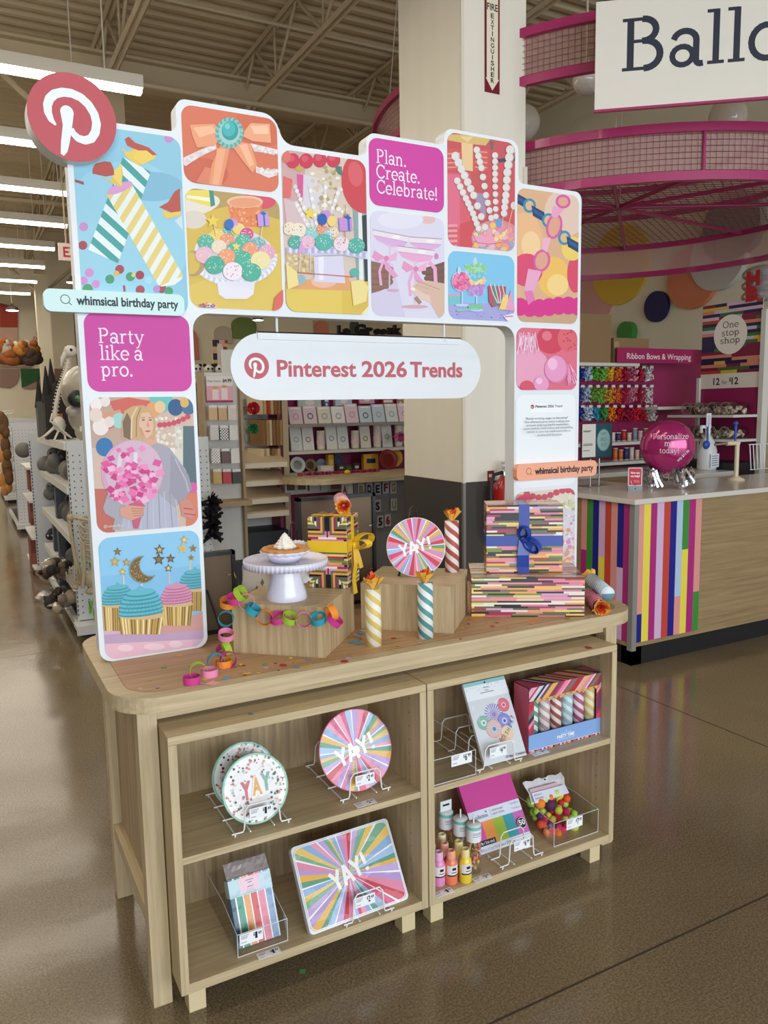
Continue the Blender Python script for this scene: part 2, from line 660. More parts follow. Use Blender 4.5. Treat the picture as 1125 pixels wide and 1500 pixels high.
class Art:
    """printed shapes in the local x-z plane of a builder (front faces -y), each on a hair-thin layer"""

    def __init__(s, mb, y0=0., clip=None, f=None, mat=None, step=1e-5):
        s.mb, s.y, s.clip, s.f, s.st = mb, y0, clip, f, step
        s.mat = mat or PRINT

    def raw(s, p, clip=True, extra=None):
        p = ccw(list(p))
        if clip and s.clip:
            p = clip_poly(p, s.clip)
        if len(p) >= 3 and extra:
            p = clip_poly(p, extra)
        if len(p) >= 3:
            s.y -= 4e-6
            s.mb.add([(x, s.y, z) for x, z in p], [tuple(range(len(p)))])

    def c(s, col):
        s.mb.set(s.mat, col)
        s.y -= s.st
        return s

    def P(s, p):
        return [s.f(*q) for q in p] if s.f else p

    def poly(s, p, col, inside=None):
        s.c(col).raw(s.P(p), extra=ccw(s.P(inside)) if inside else None)

    def ell(s, cx, cy, rx, ry, col, rot=0, n=20, a0=0, a1=360, inside=None):
        r = radians(rot)
        p = []
        full = a1 - a0 >= 360
        for i in range(n + (0 if full else 1)):
            a = radians(a0 + (a1 - a0) * i / n)
            x, y = rx * cos(a), ry * sin(a)
            p.append((cx + x * cos(r) - y * sin(r), cy + x * sin(r) + y * cos(r)))
        s.poly(p, col, inside)

    def line(s, p, w, col, w1=None):
        s.c(col)
        m = len(p) - 1
        for i in range(m):
            (ax, ay), (bx, by) = p[i], p[i + 1]
            l = math.hypot(bx - ax, by - ay) or 1
            ux, uy = (bx - ax) / l, (by - ay) / l
            wa = (w + ((w1 or w) - w) * i / m) / 2
            wb = (w + ((w1 or w) - w) * (i + 1) / m) / 2
            e = w * .12 if m > 1 else 0
            ax, ay, bx, by = ax - ux * e, ay - uy * e, bx + ux * e, by + uy * e
            s.raw(s.P([(ax - uy * wa, ay + ux * wa), (bx - uy * wb, by + ux * wb), (bx + uy * wb, by - ux * wb), (ax + uy * wa, ay - ux * wa)]))

    def star(s, cx, cy, r, col, n=5, k=.45, rot=0):
        s.poly([(cx + (r if i % 2 == 0 else r * k) * sin(rot + pi * i / n), cy - (r if i % 2 == 0 else r * k) * cos(rot + pi * i / n)) for i in range(2 * n)], col)

    def dots(s, n, box, r, cols, rnd, sq=.0):
        for i in range(n):
            x, y = rnd.uniform(box[0], box[2]), rnd.uniform(box[1], box[3])
            rr = r * rnd.uniform(.7, 1.2)
            s.ell(x, y, rr, rr * (1 - sq * rnd.random()), rnd.choice(cols), rnd.random() * 180, 8)

    def stripes(s, quad, n, slant, col, frac=.5, ph=0.):
        """slanted bars across a four-cornered body TL, TR, BR, BL"""
        tl, tr, br, bl = [Vector(q) for q in quad]
        s.c(col)
        body = ccw(s.P(quad))
        for i in range(-int(abs(slant) * n) - 2, n + int(abs(slant) * n) + 2):
            t0, t1 = (i + ph) / n, (i + ph + frac) / n
            pl = lambda t: tl.lerp(bl, t)
            pr = lambda t: tr.lerp(br, t)
            s.raw(s.P([tuple(pl(t0)), tuple(pr(t0 + slant)), tuple(pr(t1 + slant)), tuple(pl(t1))]), extra=body)

    def text(s, txt, p0, width, height, col, font='sans', bold=0., ang=0., w=.075, cap=.7):
        """baseline start p0 in plane units; scaled to the width and cap height"""
        ps, wd = sans(txt, bold) if font == 'sans' else serif(txt, w)
        sx = width / wd if width else height / cap
        sz = height / cap if height else sx
        s.c(col)
        ca, sa = cos(ang), sin(ang)
        for p in ps:
            s.raw([(p0[0] + x * sx * ca - z * sz * sa, p0[1] + x * sx * sa + z * sz * ca) for x, z in p])


def ink(polys, mb, o, ux, uz, nrm, sx, sz, lift):
    """lettering laid on any plane: origin, right and up unit vectors, normal"""
    o, ux, uz, nrm = Vector(o), Vector(ux), Vector(uz), Vector(nrm)
    for p in polys:
        p = ccw(p)
        mb.add([tuple(o + ux * (x * sx) + uz * (z * sz) + nrm * lift) for x, z in p], [tuple(range(len(p)))])


# ================================================================ the room
def floor_mat():
    m, nt, b = new_mat('polished_concrete')
    N, L = nt.nodes.new, nt.links.new
    tc = N('ShaderNodeTexCoord')
    n1 = N('ShaderNodeTexNoise')
    n1.inputs['Scale'].default_value = 1.3
    n1.inputs['Detail'].default_value = 6
    n2 = N('ShaderNodeTexNoise')
    n2.inputs['Scale'].default_value = 160
    n2.inputs['Detail'].default_value = 3
    v = N('ShaderNodeTexVoronoi')
    v.inputs['Scale'].default_value = 95
    for n in (n1, n2, v):
        L(tc.outputs['Object'], n.inputs['Vector'])
    cr = N('ShaderNodeValToRGB')
    cr.color_ramp.elements[0].position = .3
    cr.color_ramp.elements[0].color = (*lin('#766852'), 1)
    cr.color_ramp.elements[1].position = .7
    cr.color_ramp.elements[1].color = (*lin('#8a7b62'), 1)
    L(n1.outputs['Fac'], cr.inputs['Fac'])
    c2 = N('ShaderNodeValToRGB')
    c2.color_ramp.elements[0].position = .38
    c2.color_ramp.elements[0].color = (.62, .6, .58, 1)
    c2.color_ramp.elements[1].position = .62
    c2.color_ramp.elements[1].color = (1.12, 1.1, 1.05, 1)
    L(n2.outputs['Fac'], c2.inputs['Fac'])
    mx = N('ShaderNodeMix')
    mx.data_type = 'RGBA'
    mx.blend_type = 'MULTIPLY'
    mx.inputs['Factor'].default_value = 1
    L(cr.outputs['Color'], mx.inputs['A'])
    L(c2.outputs['Color'], mx.inputs['B'])
    c3 = N('ShaderNodeValToRGB')       # pale aggregate specks
    c3.color_ramp.elements[0].position = .07
    c3.color_ramp.elements[0].color = (1, 1, 1, 1)
    c3.color_ramp.elements[1].position = .13
    c3.color_ramp.elements[1].color = (0, 0, 0, 1)
    L(v.outputs['Distance'], c3.inputs['Fac'])
    m2 = N('ShaderNodeMix')
    m2.data_type = 'RGBA'
    m2.inputs['B'].default_value = (*lin('#a99a80'), 1)
    L(c3.outputs['Color'], m2.inputs['Factor'])
    L(mx.outputs['Result'], m2.inputs['A'])
    L(m2.outputs['Result'], b.inputs['Base Color'])
    b.inputs['Roughness'].default_value = .15
    b.inputs['Specular IOR Level'].default_value = .55
    bu = N('ShaderNodeBump')
    bu.inputs['Strength'].default_value = .12
    bu.inputs['Distance'].default_value = .01
    n3 = N('ShaderNodeTexNoise')
    n3.inputs['Scale'].default_value = 7
    L(tc.outputs['Object'], n3.inputs['Vector'])
    L(n3.outputs['Fac'], bu.inputs['Height'])
    L(bu.outputs['Normal'], b.inputs['Normal'])
    return m


m = MB(floor_mat()).box(-16, 9, -8, 27, -.1, 0)
m.set(pm('#3d352a', .6, name='floor_joint'))
for x in (-1.52, 2.62, 6.8):
    m.box(x - .003, x + .003, -8, 27, -.01, .0005)
for y in (-4.2, -.36, 3.5, 7.4, 11.3):
    m.box(-16, 9, y - .003, y + .003, -.01, .0005)
struct(m, 'floor')

CREAM = pm('#e6dcc2', .7, name='cream_wall_paint')
struct(MB(CREAM).box(-16, 9, 24, 24.2, 0, 6.2), 'wall_back')
struct(MB(CREAM).box(7.0, 7.2, -4, 24, 0, 6.2), 'wall_right')
struct(MB(CREAM).box(-16.2, -16, -8, 24, 0, 6.2), 'wall_left')

# corrugated roof deck, ribs along x
DECK = pm('#c4b393', .7, name='painted_roof_deck')
STL = pm('#bdac8c', .6, name='painted_roof_steel')
m = MB(DECK)
y = -8.
vs, fs = [], []
prof = []
while y < 24.2:
    prof += [(y, 5.62), (y + .045, 5.58), (y + .11, 5.58), (y + .155, 5.62)]
    y += .2
for yy, z in prof:
    vs += [(-16, yy, z), (9, yy, z)]
for i in range(len(prof) - 1):
    fs.append((2 * i, 2 * i + 1, 2 * i + 3, 2 * i + 2))
m.add(vs, fs)
m.box(-16, 9, -8, 24.2, 5.66, 5.8)
struct(m, 'ceiling')


def truss(p0, p1, zt, zb, bays, r, name):
    """open web joist: two chords and zigzag bars"""
    m = MB(STL)
    p0, p1 = Vector(p0), Vector(p1)
    ax = (p1 - p0).normalized()
    nx = Vector((-ax.y, ax.x, 0))
    for z, w in ((zt, r), (zb, r)):
        a, c = p0.copy(), p1.copy()
        a.z = c.z = z
        for s in (-1, 1):
            q = nx * s * (r * .9)
            m.tube([a + q, c + q], r * .8, 4, smooth=False)
    for i in range(bays):
        a = p0.lerp(p1, i / bays)
        b = p0.lerp(p1, (i + .5) / bays)
        c = p0.lerp(p1, (i + 1) / bays)
        a.z = c.z = zt
        b.z = zb
        m.tube([a, b], r * .55, 5)
        m.tube([b, c], r * .55, 5)
        d = b.copy()
        d.z = zt
        m.tube([d, b], r * .4, 5)
    return struct(m, name)


for x in (-6.5, -4.95, -3.4, -1.85, -.3, 1.3, 2.9, 4.45, 6.0):
    truss((x, -4, 0), (x, 23.5, 0), 5.53, 4.98, 22, .035, 'ceiling_joist')
for y in (-1.6, 7.6, 16.6):
    m = MB(STL)
    m.box(-16, 7, y - .1, y + .1, 5.3, 5.33).box(-16, 7, y - .012, y + .012, 5.06, 5.3).box(-16, 7, y - .1, y + .1, 5.03, 5.06)
    struct(m, 'ceiling_girder')
for x, y in ((1.38, 7.6), (-5.5, 7.6), (1.38, 16.6), (-5.5, 16.6)):
    m = MB(STL).box(x - .1, x + .1, y - .1, y + .1, 0, 5.03)
    for s in (-1, 1):
        m.tube([(x, y, 4.0), (x + s * 1.15, y, 5.03)], .035, 6)
    m.set(CREAM).box(x - .13, x + .13, y - .13, y + .13, 0, 4.4)
    struct(m, 'trim_1' if y < 10 else 'trim_2')
for y, z, x0, x1, r in ((6.9, 4.82, -9, 6.5, .03), (8.6, 4.9, 2, 6.9, .06), (4.4, 5.2, -6, 6.5, .022), (6.2, 5.35, 1.5, 6.5, .02), (12.5, 4.9, -9, 6.8, .04)):
    tag(MB(STL).tube([(x0, y, z), (x1, y, z)], r, 8).build('sprinkler_pipe'), 'painted sprinkler pipe %s under the roof deck' % {6.9: 'before the first girder', 8.6: 'thick and just beyond the first girder', 4.4: 'thin and nearest the camera', 6.2: 'thin, beside the pink hoops', 12.5: 'far back beyond the column heads'}[y], 'pipe')

# ---------------------------------------------------------------- linear ceiling lights
LED = pm('#fff6e6', .5, emit=13., name='lit_diffuser')


def fixture(x0, x1, y, z, i, who):
    t = thing('linear_ceiling_light', who, 'ceiling light', (x0, y, z), 0, 'rows of linear ceiling lights')
    L = x1 - x0
    MB(pm('#d8d0c0', .45)).box(0, L, -.045, .045, .035, .13).build('housing', t)
    MB(LED).box(.01, L - .01, -.042, .042, 0, .034).build('diffuser', t)
    for x in (.28, L - .28):
        MB(pm('#cfc6b4', .5)).tube([(x, 0, .13), (x, 0, 5.55 - z)], .007, 6).build('hanging_cable', t)
    a = area('fixture_light', (L / 2, 0, -.01), (0, 0, 0), L, .08, FIX_W, FIX_COL)
    a.parent = t


ORD = ['', '', '', 'nearest visible row', 'second row back', 'third row back', 'fourth row back', 'fifth row back', 'sixth row back', 'seventh row back', 'eighth row back']
for i in range(11):
    y = 4.96 + 1.68 * (i - 3)
    if i >= 3:
        who = 'white linear ceiling light hung on cables, %s, right-hand run' % ORD[i]
        who2 = 'white linear ceiling light hung on cables, %s, left-hand run' % ORD[i]
    else:
        who = who2 = 'white linear ceiling light hung on cables above the camera'
    fixture(-2.6, 1.12 + max(0, i - 4) * .01, y, 4.0, i, who)
    if i > 2:
        fixture(-6.6, -2.9, y, 4.0, i, who2)

# ---------------------------------------------------------------- clad column
cx0, cy0, cw, cdp = 2.31, 2.207, .458, .72
m = MB(pm('#efe9da', .45, name='column_paint'))
m.box(cx0, cx0 + cw, cy0, cy0 + cdp, 1.033, 5.6)
m.set(pm('#4d4a45', .35, .3, name='dark_kick_cladding')).box(cx0 - .004, cx0 + cw + .004, cy0 - .004, cy0 + cdp + .004, 0, 1.03)
m.set(STEEL).box(cx0 - .007, cx0 + .012, cy0 - .008, cy0 + .012, 0, 1.03).box(cx0 + cw - .012, cx0 + cw + .007, cy0 - .008, cy0 + .012, 0, 1.03)
m.set(pm('#e4ddcb', .45)).box(cx0 - .004, cx0 + .016, cy0 - .004, cy0 + .012, 1.03, 5.6).box(cx0 + cw - .02, cx0 + cw + .008, cy0 - .012, cy0 + .02, 1.03, 2.92)
struct(m, 'wall_column')
# vertical arrow sign
sy = cy0 - .006
q = [on(711, -12, y=sy), on(733, -12, y=sy), on(731, 138, y=sy), on(710, 137, y=sy)]
x0, x1, zt, zb = (q[0].x + q[3].x) / 2, (q[1].x + q[2].x) / 2, q[0].z + .06, q[2].z
w = x1 - x0
m = MB(PRINT, '#7d1a2c').box(x0, x1, sy, cy0 + .001, zb, zt)
A = Art(m, sy)
A.poly([(x0 + .012, zb + w * .75), (x0 + .012, zt - .012), (x1 - .012, zt - .012), (x1 - .012, zb + w * .75), (x1 - .004, zb + w * .75), ((x0 + x1) / 2, zb + w * .12), (x0 + .004, zb + w * .75)], '#efe6cf')
A.poly([(x0 + .022, zt - .05), (x1 - .022, zt - .05), ((x0 + x1) / 2, zt - .015)], '#1e1418')
lz = on(720, 15, y=sy).z
A.text('FIRE', (x0 + .014, lz), w - .028, .036, '#1e1418', bold=.02)
z = on(720, 18.5, y=sy).z
st = (z - on(720, 122, y=sy).z) / 12
for ch in 'EXTINGUISHER':
    wd = .006 if ch == 'I' else .023
    A.text(ch, ((x0 + x1) / 2 - wd / 2, z - st * .9), wd, st * .78, '#1e1418', bold=.02)
    z -= st
tag(m.build('fire_extinguisher_sign'), 'tall narrow arrow sign reading FIRE EXTINGUISHER high on the white column', 'sign')
# extinguisher hanging on the column
p = on(736, 745, y=cy0 - .09)
t = thing('fire_extinguisher', 'red fire extinguisher hung on the column behind the frame', 'fire extinguisher', (p.x + .01, cy0 - .09, .62))
RED = pm('#a81c1c', .25, coat=.5, name='red_enamel')
MB(RED).lathe([(.07, 0), (.076, .02), (.076, .36), (.066, .4), (.03, .43), (.022, .45)], 24).build('cylinder_body', t)
MB(STEEL).lathe([(.02, .44), (.024, .47), (.014, .49)], 12).box(-.012, .06, -.01, .01, .49, .505).box(-.012, .07, -.01, .01, .52, .533).build('valve', t)
MB(BLACK).tube([(-.02, -.01, .47), (-.09, -.02, .46), (-.115, -.02, .38), (-.11, -.02, .2), (-.1, -.03, .08)], .012, 8).build('hose', t)
MB(PRINT, '#e8e0d0').box(-.03, .03, -.0785, -.074, .12, .24).build('body_label', t)
q = on(719, 699, y=cy0 - .003)
m = MB(PRINT, '#8c2030').box(q.x - .024, q.x + .024, cy0 - .004, cy0, q.z - .03, q.z + .04)
A = Art(m, cy0 - .004)
A.poly([(q.x - .015, q.z), (q.x + .015, q.z), (q.x + .015, q.z + .02), (q.x - .015, q.z + .02)], '#e6dfd2')
tag(m.build('wall_notice'), 'small dark red notice on the column above the extinguisher', 'sign')


# ================================================================ display table
TT = .82
t = thing('display_table', 'oak display table with rounded top in front of the aisle', 'table', (.72, .37, 0))
T0 = Matrix.Translation((-.72, -.37, 0))


def part(mat, col=None):
    m = MB(mat, col)
    m.T = T0
    return m


part(OAK['x']).prism(rrect(-.103, 1.565, .045, .705, .12, 10), .781, TT).build('tabletop', t, bevel=.0015)
part(wood('warm_veneer', 'x', '#c09c74', '#a8845d')).prism(rrect(-.061, 1.523, .087, .663, .084, 10), TT - .002, TT + .0002).build('inlay_panel', t)
m = part(pm('#8f7450', .6, name='inlay_line'))
o0, o1 = rrect(-.062, 1.524, .086, .664, .085, 10), rrect(-.060, 1.522, .088, .662, .083, 10)
n = len(o0)
m.add([(x, y, TT + .0003) for x, y in o0] + [(x, y, TT + .0003) for x, y in o1], [(i, (i + 1) % n, n + (i + 1) % n, n + i) for i in range(n)])
m.build('inlay_line', t)
part(PALE).box(-.003, 1.445, .105, .125, .745, .781).box(-.003, 1.445, .62, .64, .745, .781).build('apron', t)
for x0 in (-.05, 1.446):
    for y0 in (.093, .608):
        part(OAK['z']).box(x0, x0 + .047, y0, y0 + .047, 0, .781).build('leg', t, bevel=.001)
    part(OAK['y']).box(x0 + .002, x0 + .045, .14, .608, .2, .245).build('stretcher', t, bevel=.001)
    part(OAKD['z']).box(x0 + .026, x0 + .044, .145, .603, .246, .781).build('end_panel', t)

# ---------------------------------------------------------------- two shelf cabinets rolled under the table
PIN = pm('#5a4a35', .7, name='shelf_pin_hole')


def cabinet(x, label):
    t = thing('shelf_cabinet', label, 'cabinet', (x, 0, 0), 0, 'open shelf cabinets under the table')
    W_, B_, TP = .70, .0785, .7358
    for a in (0, W_ - .02):
        m = MB(OAK['z']).box(a, a + .02, 0, .33, B_, TP - .0205)
        if a:
            m.set(PIN)
            for k in range(14):
                for y in (.06, .27):
                    z = .16 + k * .04
                    if abs(z - .42) > .02:
                        m.add([(a - .0003, y + .0022 * cos(j * pi / 4), z + .0022 * sin(j * pi / 4)) for j in range(8)], [tuple(range(8))])
        m.build('side_panel', t)
    MB(OAK['x']).box(0, W_, 0, .33, TP - .02, TP).build('top_panel', t, bevel=.0007)
    MB(OAK['x']).box(.02, W_ - .02, 0, .33, B_, .1035).build('bottom_panel', t, bevel=.0007)
    MB(OAK['x']).box(.02, W_ - .02, .001, .318, .413, .43).build('shelf', t, bevel=.0007)
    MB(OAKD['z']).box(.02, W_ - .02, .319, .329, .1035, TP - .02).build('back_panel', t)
    for a in (.024, W_ - .067):
        for y in (.034, .26):
            MB(BIRCH).box(a, a + .043, y, y + .045, 0, B_).build('foot', t, bevel=.001)
    return t


cabinet(0, 'open oak cabinet under the left half of the table holding plates and napkins')
cabinet(.704, 'open oak cabinet under the right half of the table holding paints and pom poms')


# ================================================================ arched picture frame on the table
FY = .385


def fillet(pts, n=6):
    """rounded corners: list of (x, z, radius)"""
    out = []
    k = len(pts)
    for i in range(k):
        p, a, c = Vector(pts[i][:2]), Vector(pts[i - 1][:2]), Vector(pts[(i + 1) % k][:2])
        r = pts[i][2]
        u, v = (a - p).normalized(), (c - p).normalized()
        s, e = p + u * r, p + v * r
        ctr = p + u * r + v * r
        for j in range(n + 1):
            b = j / n * pi / 2
            out.append(tuple(ctr - v * r * cos(b) - u * r * sin(b)))
    return out


fr = thing('photo_arch', 'white arch of square party photos standing on the oak table', 'display stand', (.75, FY, TT))
TF = Matrix.Translation((-.75, -FY, -TT))
r = .028
OUT = fillet([(-.085, .821, .035), (-.085, 2.212, r), (.19, 2.212, .02), (.19, 2.297, r), (.477, 2.297, .05), (.477, 2.222, .04), (.748, 2.222, .022), (.748, 2.291, r), (1.02, 2.291, .02), (1.02, 2.342, r), (1.306, 2.342, .035), (1.306, 2.211, .02), (1.578, 2.211, r),
              (1.578, .821, .03), (1.293, .821, .03), (1.293, 1.751, .045), (.208, 1.751, .045), (.208, .821, .03)])
m = MB(WHITE)
m.T = TF
m.prism(OUT, FY, FY + .052, plane='xz')
m.build('arch_body', fr, bevel=.0012)


def F(s, ox, oy):
    def f(x, y):
        p = on(ox + x / s, oy + y / s, y=FY)
        return (p.x, p.z)
    return f


fa, fb, fc, fd, fe, fg, fh = F(4.168, 90, 120), F(3.75, 260, 130), F(4.5, 520, 180), F(2.5424, 730, 260), F(5.625, 110, 440), F(5.172, 110, 690), F(2.5, 0, 400)


def tile(x0, x1, z0, z1, col, label, f, r=.03, name='photo_panel'):
    m = MB(GLOSS, col)
    m.T = TF
    o = rrect(x0, x1, z0, z1, r)
    m.prism(o, FY - .0012, FY, plane='xz')
    A = Art(m, FY - .0012, ccw(o), f, GLOSS)
    A.done = lambda: tag(m.build(name, fr), label)
    return A


rn = random.Random(3)

# -- candles on blue
A = tile(-.071, .198, 1.745, 2.198, '#93c7dc', 'photo panel of striped paper candles on pale blue', fa)
A.ell(400, 900, 420, 420, '#9bcfe2')
A.ell(560, 640, 180, 90, '#86bbd2')
for x, y, rr, c in ((655, 345, 28, '#c98fc9'), (135, 885, 28, '#c98fc9'), (130, 998, 28, '#a84b58'), (170, 1165, 28, '#cf8fca'), (135, 1215, 26, '#cf8fca'), (210, 1235, 26, '#cf8fca'), (355, 1145, 28, '#a84b58'), (295, 1205, 28, '#4d9b72'), (420, 1190, 28, '#4d9b72'), (478, 1180, 27, '#a3424f'), (480, 1270, 28, '#a84b58'), (160, 1265, 32, '#4d9b72'), (612, 1262, 28, '#a84b58'), (655, 1278, 26, '#4d9b72'), (530, 1210, 24, '#a9d7e8'), (335, 1170, 18, '#d6b86c'), (580, 1265, 22, '#b58fc6'), (438, 1180, 12, '#e6cd5f')):
    A.ell(x, y, rr, rr, c, n=14)
A.poly([(80, 595), (135, 610), (137, 630), (82, 612)], '#a3525f')
A.poly([(374, 1243), (388, 1242), (392, 1280), (378, 1282)], '#a84b58')
BQ = [(375, 460), (545, 550), (345, 1108), (163, 1025)]
A.poly(BQ, '#e6f1f0')
A.stripes(BQ, 7, .1, '#4fa39f', .5)
A.poly([(365, 400), (400, 430), (470, 400), (580, 455), (500, 500), (470, 512), (400, 465)], '#ecc95c')
A.poly([(385, 350), (410, 335), (450, 372), (530, 400), (582, 445), (540, 452), (470, 420), (440, 408), (400, 390)], '#bb5a4d')
A.poly([(440, 470), (455, 420), (520, 420), (575, 465), (500, 505)], '#f0cf67')
A.poly([(275, 690), (430, 625), (740, 1180), (735, 1205), (690, 1240), (610, 1250), (590, 1240)], '#e9eee9')
A.stripes([(275, 690), (430, 625), (742, 1185), (595, 1250)], 8, -.17, '#e6cf7e', .52)
A.ell(355, 648, 84, 28, '#dd9fcf', -22)
A.poly([(240, 580), (300, 600), (365, 500), (375, 560), (362, 645)], '#e9c45a')
A.poly([(300, 560), (365, 505), (368, 640), (330, 600)], '#f0d470')
A.poly([(190, 530), (205, 500), (245, 490), (262, 485), (300, 490), (318, 530), (322, 570), (270, 578), (230, 570), (188, 560)], '#b8564c')
A.poly([(595, 765), (650, 735), (690, 670), (722, 650), (728, 800), (690, 810), (640, 785)], '#bb5a4d')
A.poly([(610, 780), (660, 800), (728, 790), (728, 815), (640, 838), (625, 820)], '#e9c95c')
A.poly([(690, 850), (735, 815), (742, 910)], '#cfe0ec')
A.done()

# -- magenta words
def word_panel(x0, x1, z0, z1, lines, label, w=.085):
    A = tile(x0, x1, z0, z1, '#cf45a0', label, None, name='slogan_panel')
    for txt, p0, p1, h in lines:
        a, b = p0, p1
        A.text(txt, a, b[0] - a[0], h, '#f8e3f0', 'serif', w=w, cap=.72)
    A.done()


word_panel(-.071, .198, 1.541, 1.742, [('Party', fe(190, 350), fe(572, 352), .0375), ('like a', fe(203, 490), fe(562, 492), .0375), ('pro.', fe(212, 625), fe(480, 628), .0375)], 'magenta panel with white words Party like a pro')
word_panel(.755, 1.016, 2.087, 2.279, [('Plan.', fc(138, 262), fc(338, 285), .0385), ('Create.', fc(138, 362), fc(427, 392), .0385), ('Celebrate!', fc(140, 462), fc(543, 505), .0385)], 'magenta panel with white words Plan Create Celebrate')

# -- woman with the confetti balloon
A = tile(-.071, .198, 1.172, 1.527, '#d3b7a6', 'photo panel of a woman holding a clear balloon of pink confetti', fh)
for x0, y0, x1, y1, c in ((330, 455, 460, 640, '#c3a292'), (640, 560, 720, 800, '#d9d2c6'), (670, 560, 725, 790, '#5c7076'), (330, 790, 420, 960, '#c0695a'), (680, 800, 730, 950, '#d77f63'), (590, 640, 640, 700, '#e9e3e0')):
    A.poly([(x0, y0), (x1, y0), (x1, y1), (x0, y1)], c)
for i in range(70):
    A.ell(rn.uniform(570, 665), rn.uniform(530, 640), 6, 6, rn.choice(['#efe7d8', '#cdbfa9', '#e3d8c6']), n=8)
A.poly([(400, 470), (470, 455), (560, 470), (470, 540), (380, 580), (360, 560), (420, 510)], '#cf6458')
A.poly([(345, 520), (440, 500), (450, 530), (350, 570)], '#d99676')
for x, y, rx, c in ((352, 480, 22, '#efe6e2'), (385, 470, 18, '#e9dcd6'), (368, 562, 30, '#ecdfd9'), (350, 520, 24, '#e5cfc6'), (435, 540, 26, '#9fd0cc'), (400, 545, 18, '#e8d5cd'), (382, 637, 31, '#2f74ad'), (590, 465, 42, '#6cc0bb'), (642, 492, 28, '#2f5b8a'), (690, 490, 26, '#4a6f93'), (675, 475, 16, '#d8b25f'), (560, 500, 26, '#e2a06c'), (585, 490, 20, '#e9c592'), (705, 785, 18, '#d25fa0')):
    A.ell(x, y, rx, rx * 1.1, c)
for i in range(7):
    A.ell(585 + i * 17, 556 - (i / 6) ** 2 * 30, 10, 10, '#cf4a62', n=12)
A.poly([(376, 860), (440, 680), (470, 620), (560, 615), (620, 640), (680, 720), (700, 790), (670, 830), (640, 860), (660, 935), (410, 940), (420, 900), (385, 880)], '#a9a4b0')
A.poly([(470, 800), (560, 790), (640, 860), (658, 935), (440, 940)], '#b3b6c6')
for i in range(9):
    A.line([(480 + i * 20, 800), (470 + i * 23, 935)], 3, '#8f92a5' if i % 2 else '#c2c5d2')
A.poly([(625, 660), (690, 740), (702, 790), (660, 850), (620, 800)], '#9c98a6')
A.line([(640, 680), (680, 760), (690, 800)], 5, '#b9b5c2')
A.poly([(535, 580), (565, 575), (575, 620), (540, 640), (515, 620)], '#d9a68c')
A.poly([(447, 605), (443, 545), (455, 505), (485, 487), (525, 484), (552, 500), (568, 540), (570, 590), (560, 612), (530, 600), (500, 615), (465, 610)], '#caa777')
A.poly([(452, 600), (448, 545), (465, 510), (480, 540), (478, 612)], '#7d6650')
A.line([(500, 492), (482, 530), (480, 605)], 6, '#e3c898')
A.line([(515, 492), (500, 530), (498, 600)], 4, '#9c7c55')
A.poly([(510, 540), (518, 512), (545, 510), (558, 535), (561, 560), (556, 590), (540, 605), (520, 592), (508, 565)], '#e3b79c')
A.poly([(508, 560), (520, 570), (530, 602), (515, 590)], '#c9967c')
for x in (524, 550):
    A.ell(x, 538, 6, 2.6, '#4b4d52', n=10)
    A.line([(x - 8, 530), (x + 7, 529)], 2.2, '#8a6a50')
A.poly([(540, 538), (546, 562), (536, 562)], '#c99478')
A.poly([(530, 577), (552, 576), (545, 582), (534, 582)], '#b5605c')
BX, BY, BR = 484, 732, 113
A.ell(BX, BY, BR, BR * 1.08, '#d3a3bd', n=32)
A.ell(BX + 6, BY - 8, BR * .93, BR * .98, '#d6b4c8', n=30)
A.line([(BX - 40, BY - 70), (BX - 60, BY + 20)], 16, '#ddd3da')
A.line([(BX + 12, BY - 75), (BX + 10, BY + 10)], 14, '#e2dae0')
for i in range(120):
    a, q = rn.random() * 2 * pi, sqrt(rn.random()) * BR * .95
    x, y = BX + q * cos(a), BY + q * sin(a) * 1.05 + 12
    if y < BY - 40 and rn.random() < .75:
        continue
    if (x - BX) ** 2 + ((y - BY) / 1.07) ** 2 > (BR * .95) ** 2:
        continue
    s_, r_ = rn.uniform(11, 21), rn.random() * 2
    A.poly([(x + s_ * cos(r_ + k * pi / 2), y + s_ * .8 * sin(r_ + k * pi / 2)) for k in range(4)], rn.choice(['#e0559b', '#d1478c', '#e873ae', '#f08fc0', '#c93d7e', '#efb7d4']))
A.poly([(470, 845), (500, 838), (530, 850), (505, 935), (488, 935)], '#c35f7c')
A.poly([(438, 860), (470, 850), (530, 855), (520, 890), (480, 905), (440, 890)], '#d79c86')
for k in range(4):
    A.line([(478 + k * 3, 862 + k * 9), (525, 862 + k * 8)], 3, '#b97a68')
A.poly([(655, 835), (690, 825), (715, 870), (700, 900), (665, 890)], '#d08b7a')
A.line([(670, 860), (705, 865)], 4, '#c2405a')
A.line([(672, 880), (715, 885)], 4, '#b8506a')
A.text('@houselandbuilt', fg(215, 428), .052, .007, '#efe2da')
A.done()

# -- cupcakes
A = tile(-.071, .197, .827, 1.159, '#86c0e4', 'photo panel of cupcakes with gold star and moon toppers', fg)
A.poly([(190, 440), (1000, 440), (1000, 700), (190, 800)], '#8fc8ea')
A.poly([(190, 1190), (1000, 1130), (1000, 1500), (190, 1500)], '#d9b3c6')
A.poly([(220, 1240), (990, 1180), (990, 1270), (220, 1310)], '#bfa0bd')
A.poly([(230, 1310), (890, 1275), (900, 1500), (230, 1500)], '#e6b9c6')
A.poly([(560, 1190), (990, 1060), (990, 1200), (560, 1240)], '#cf9a92')
for x, y, rr in ((380, 1340, 60), (600, 1330, 80), (760, 1310, 50)):
    A.ell(x, y, rr, 26, '#efcdd6')


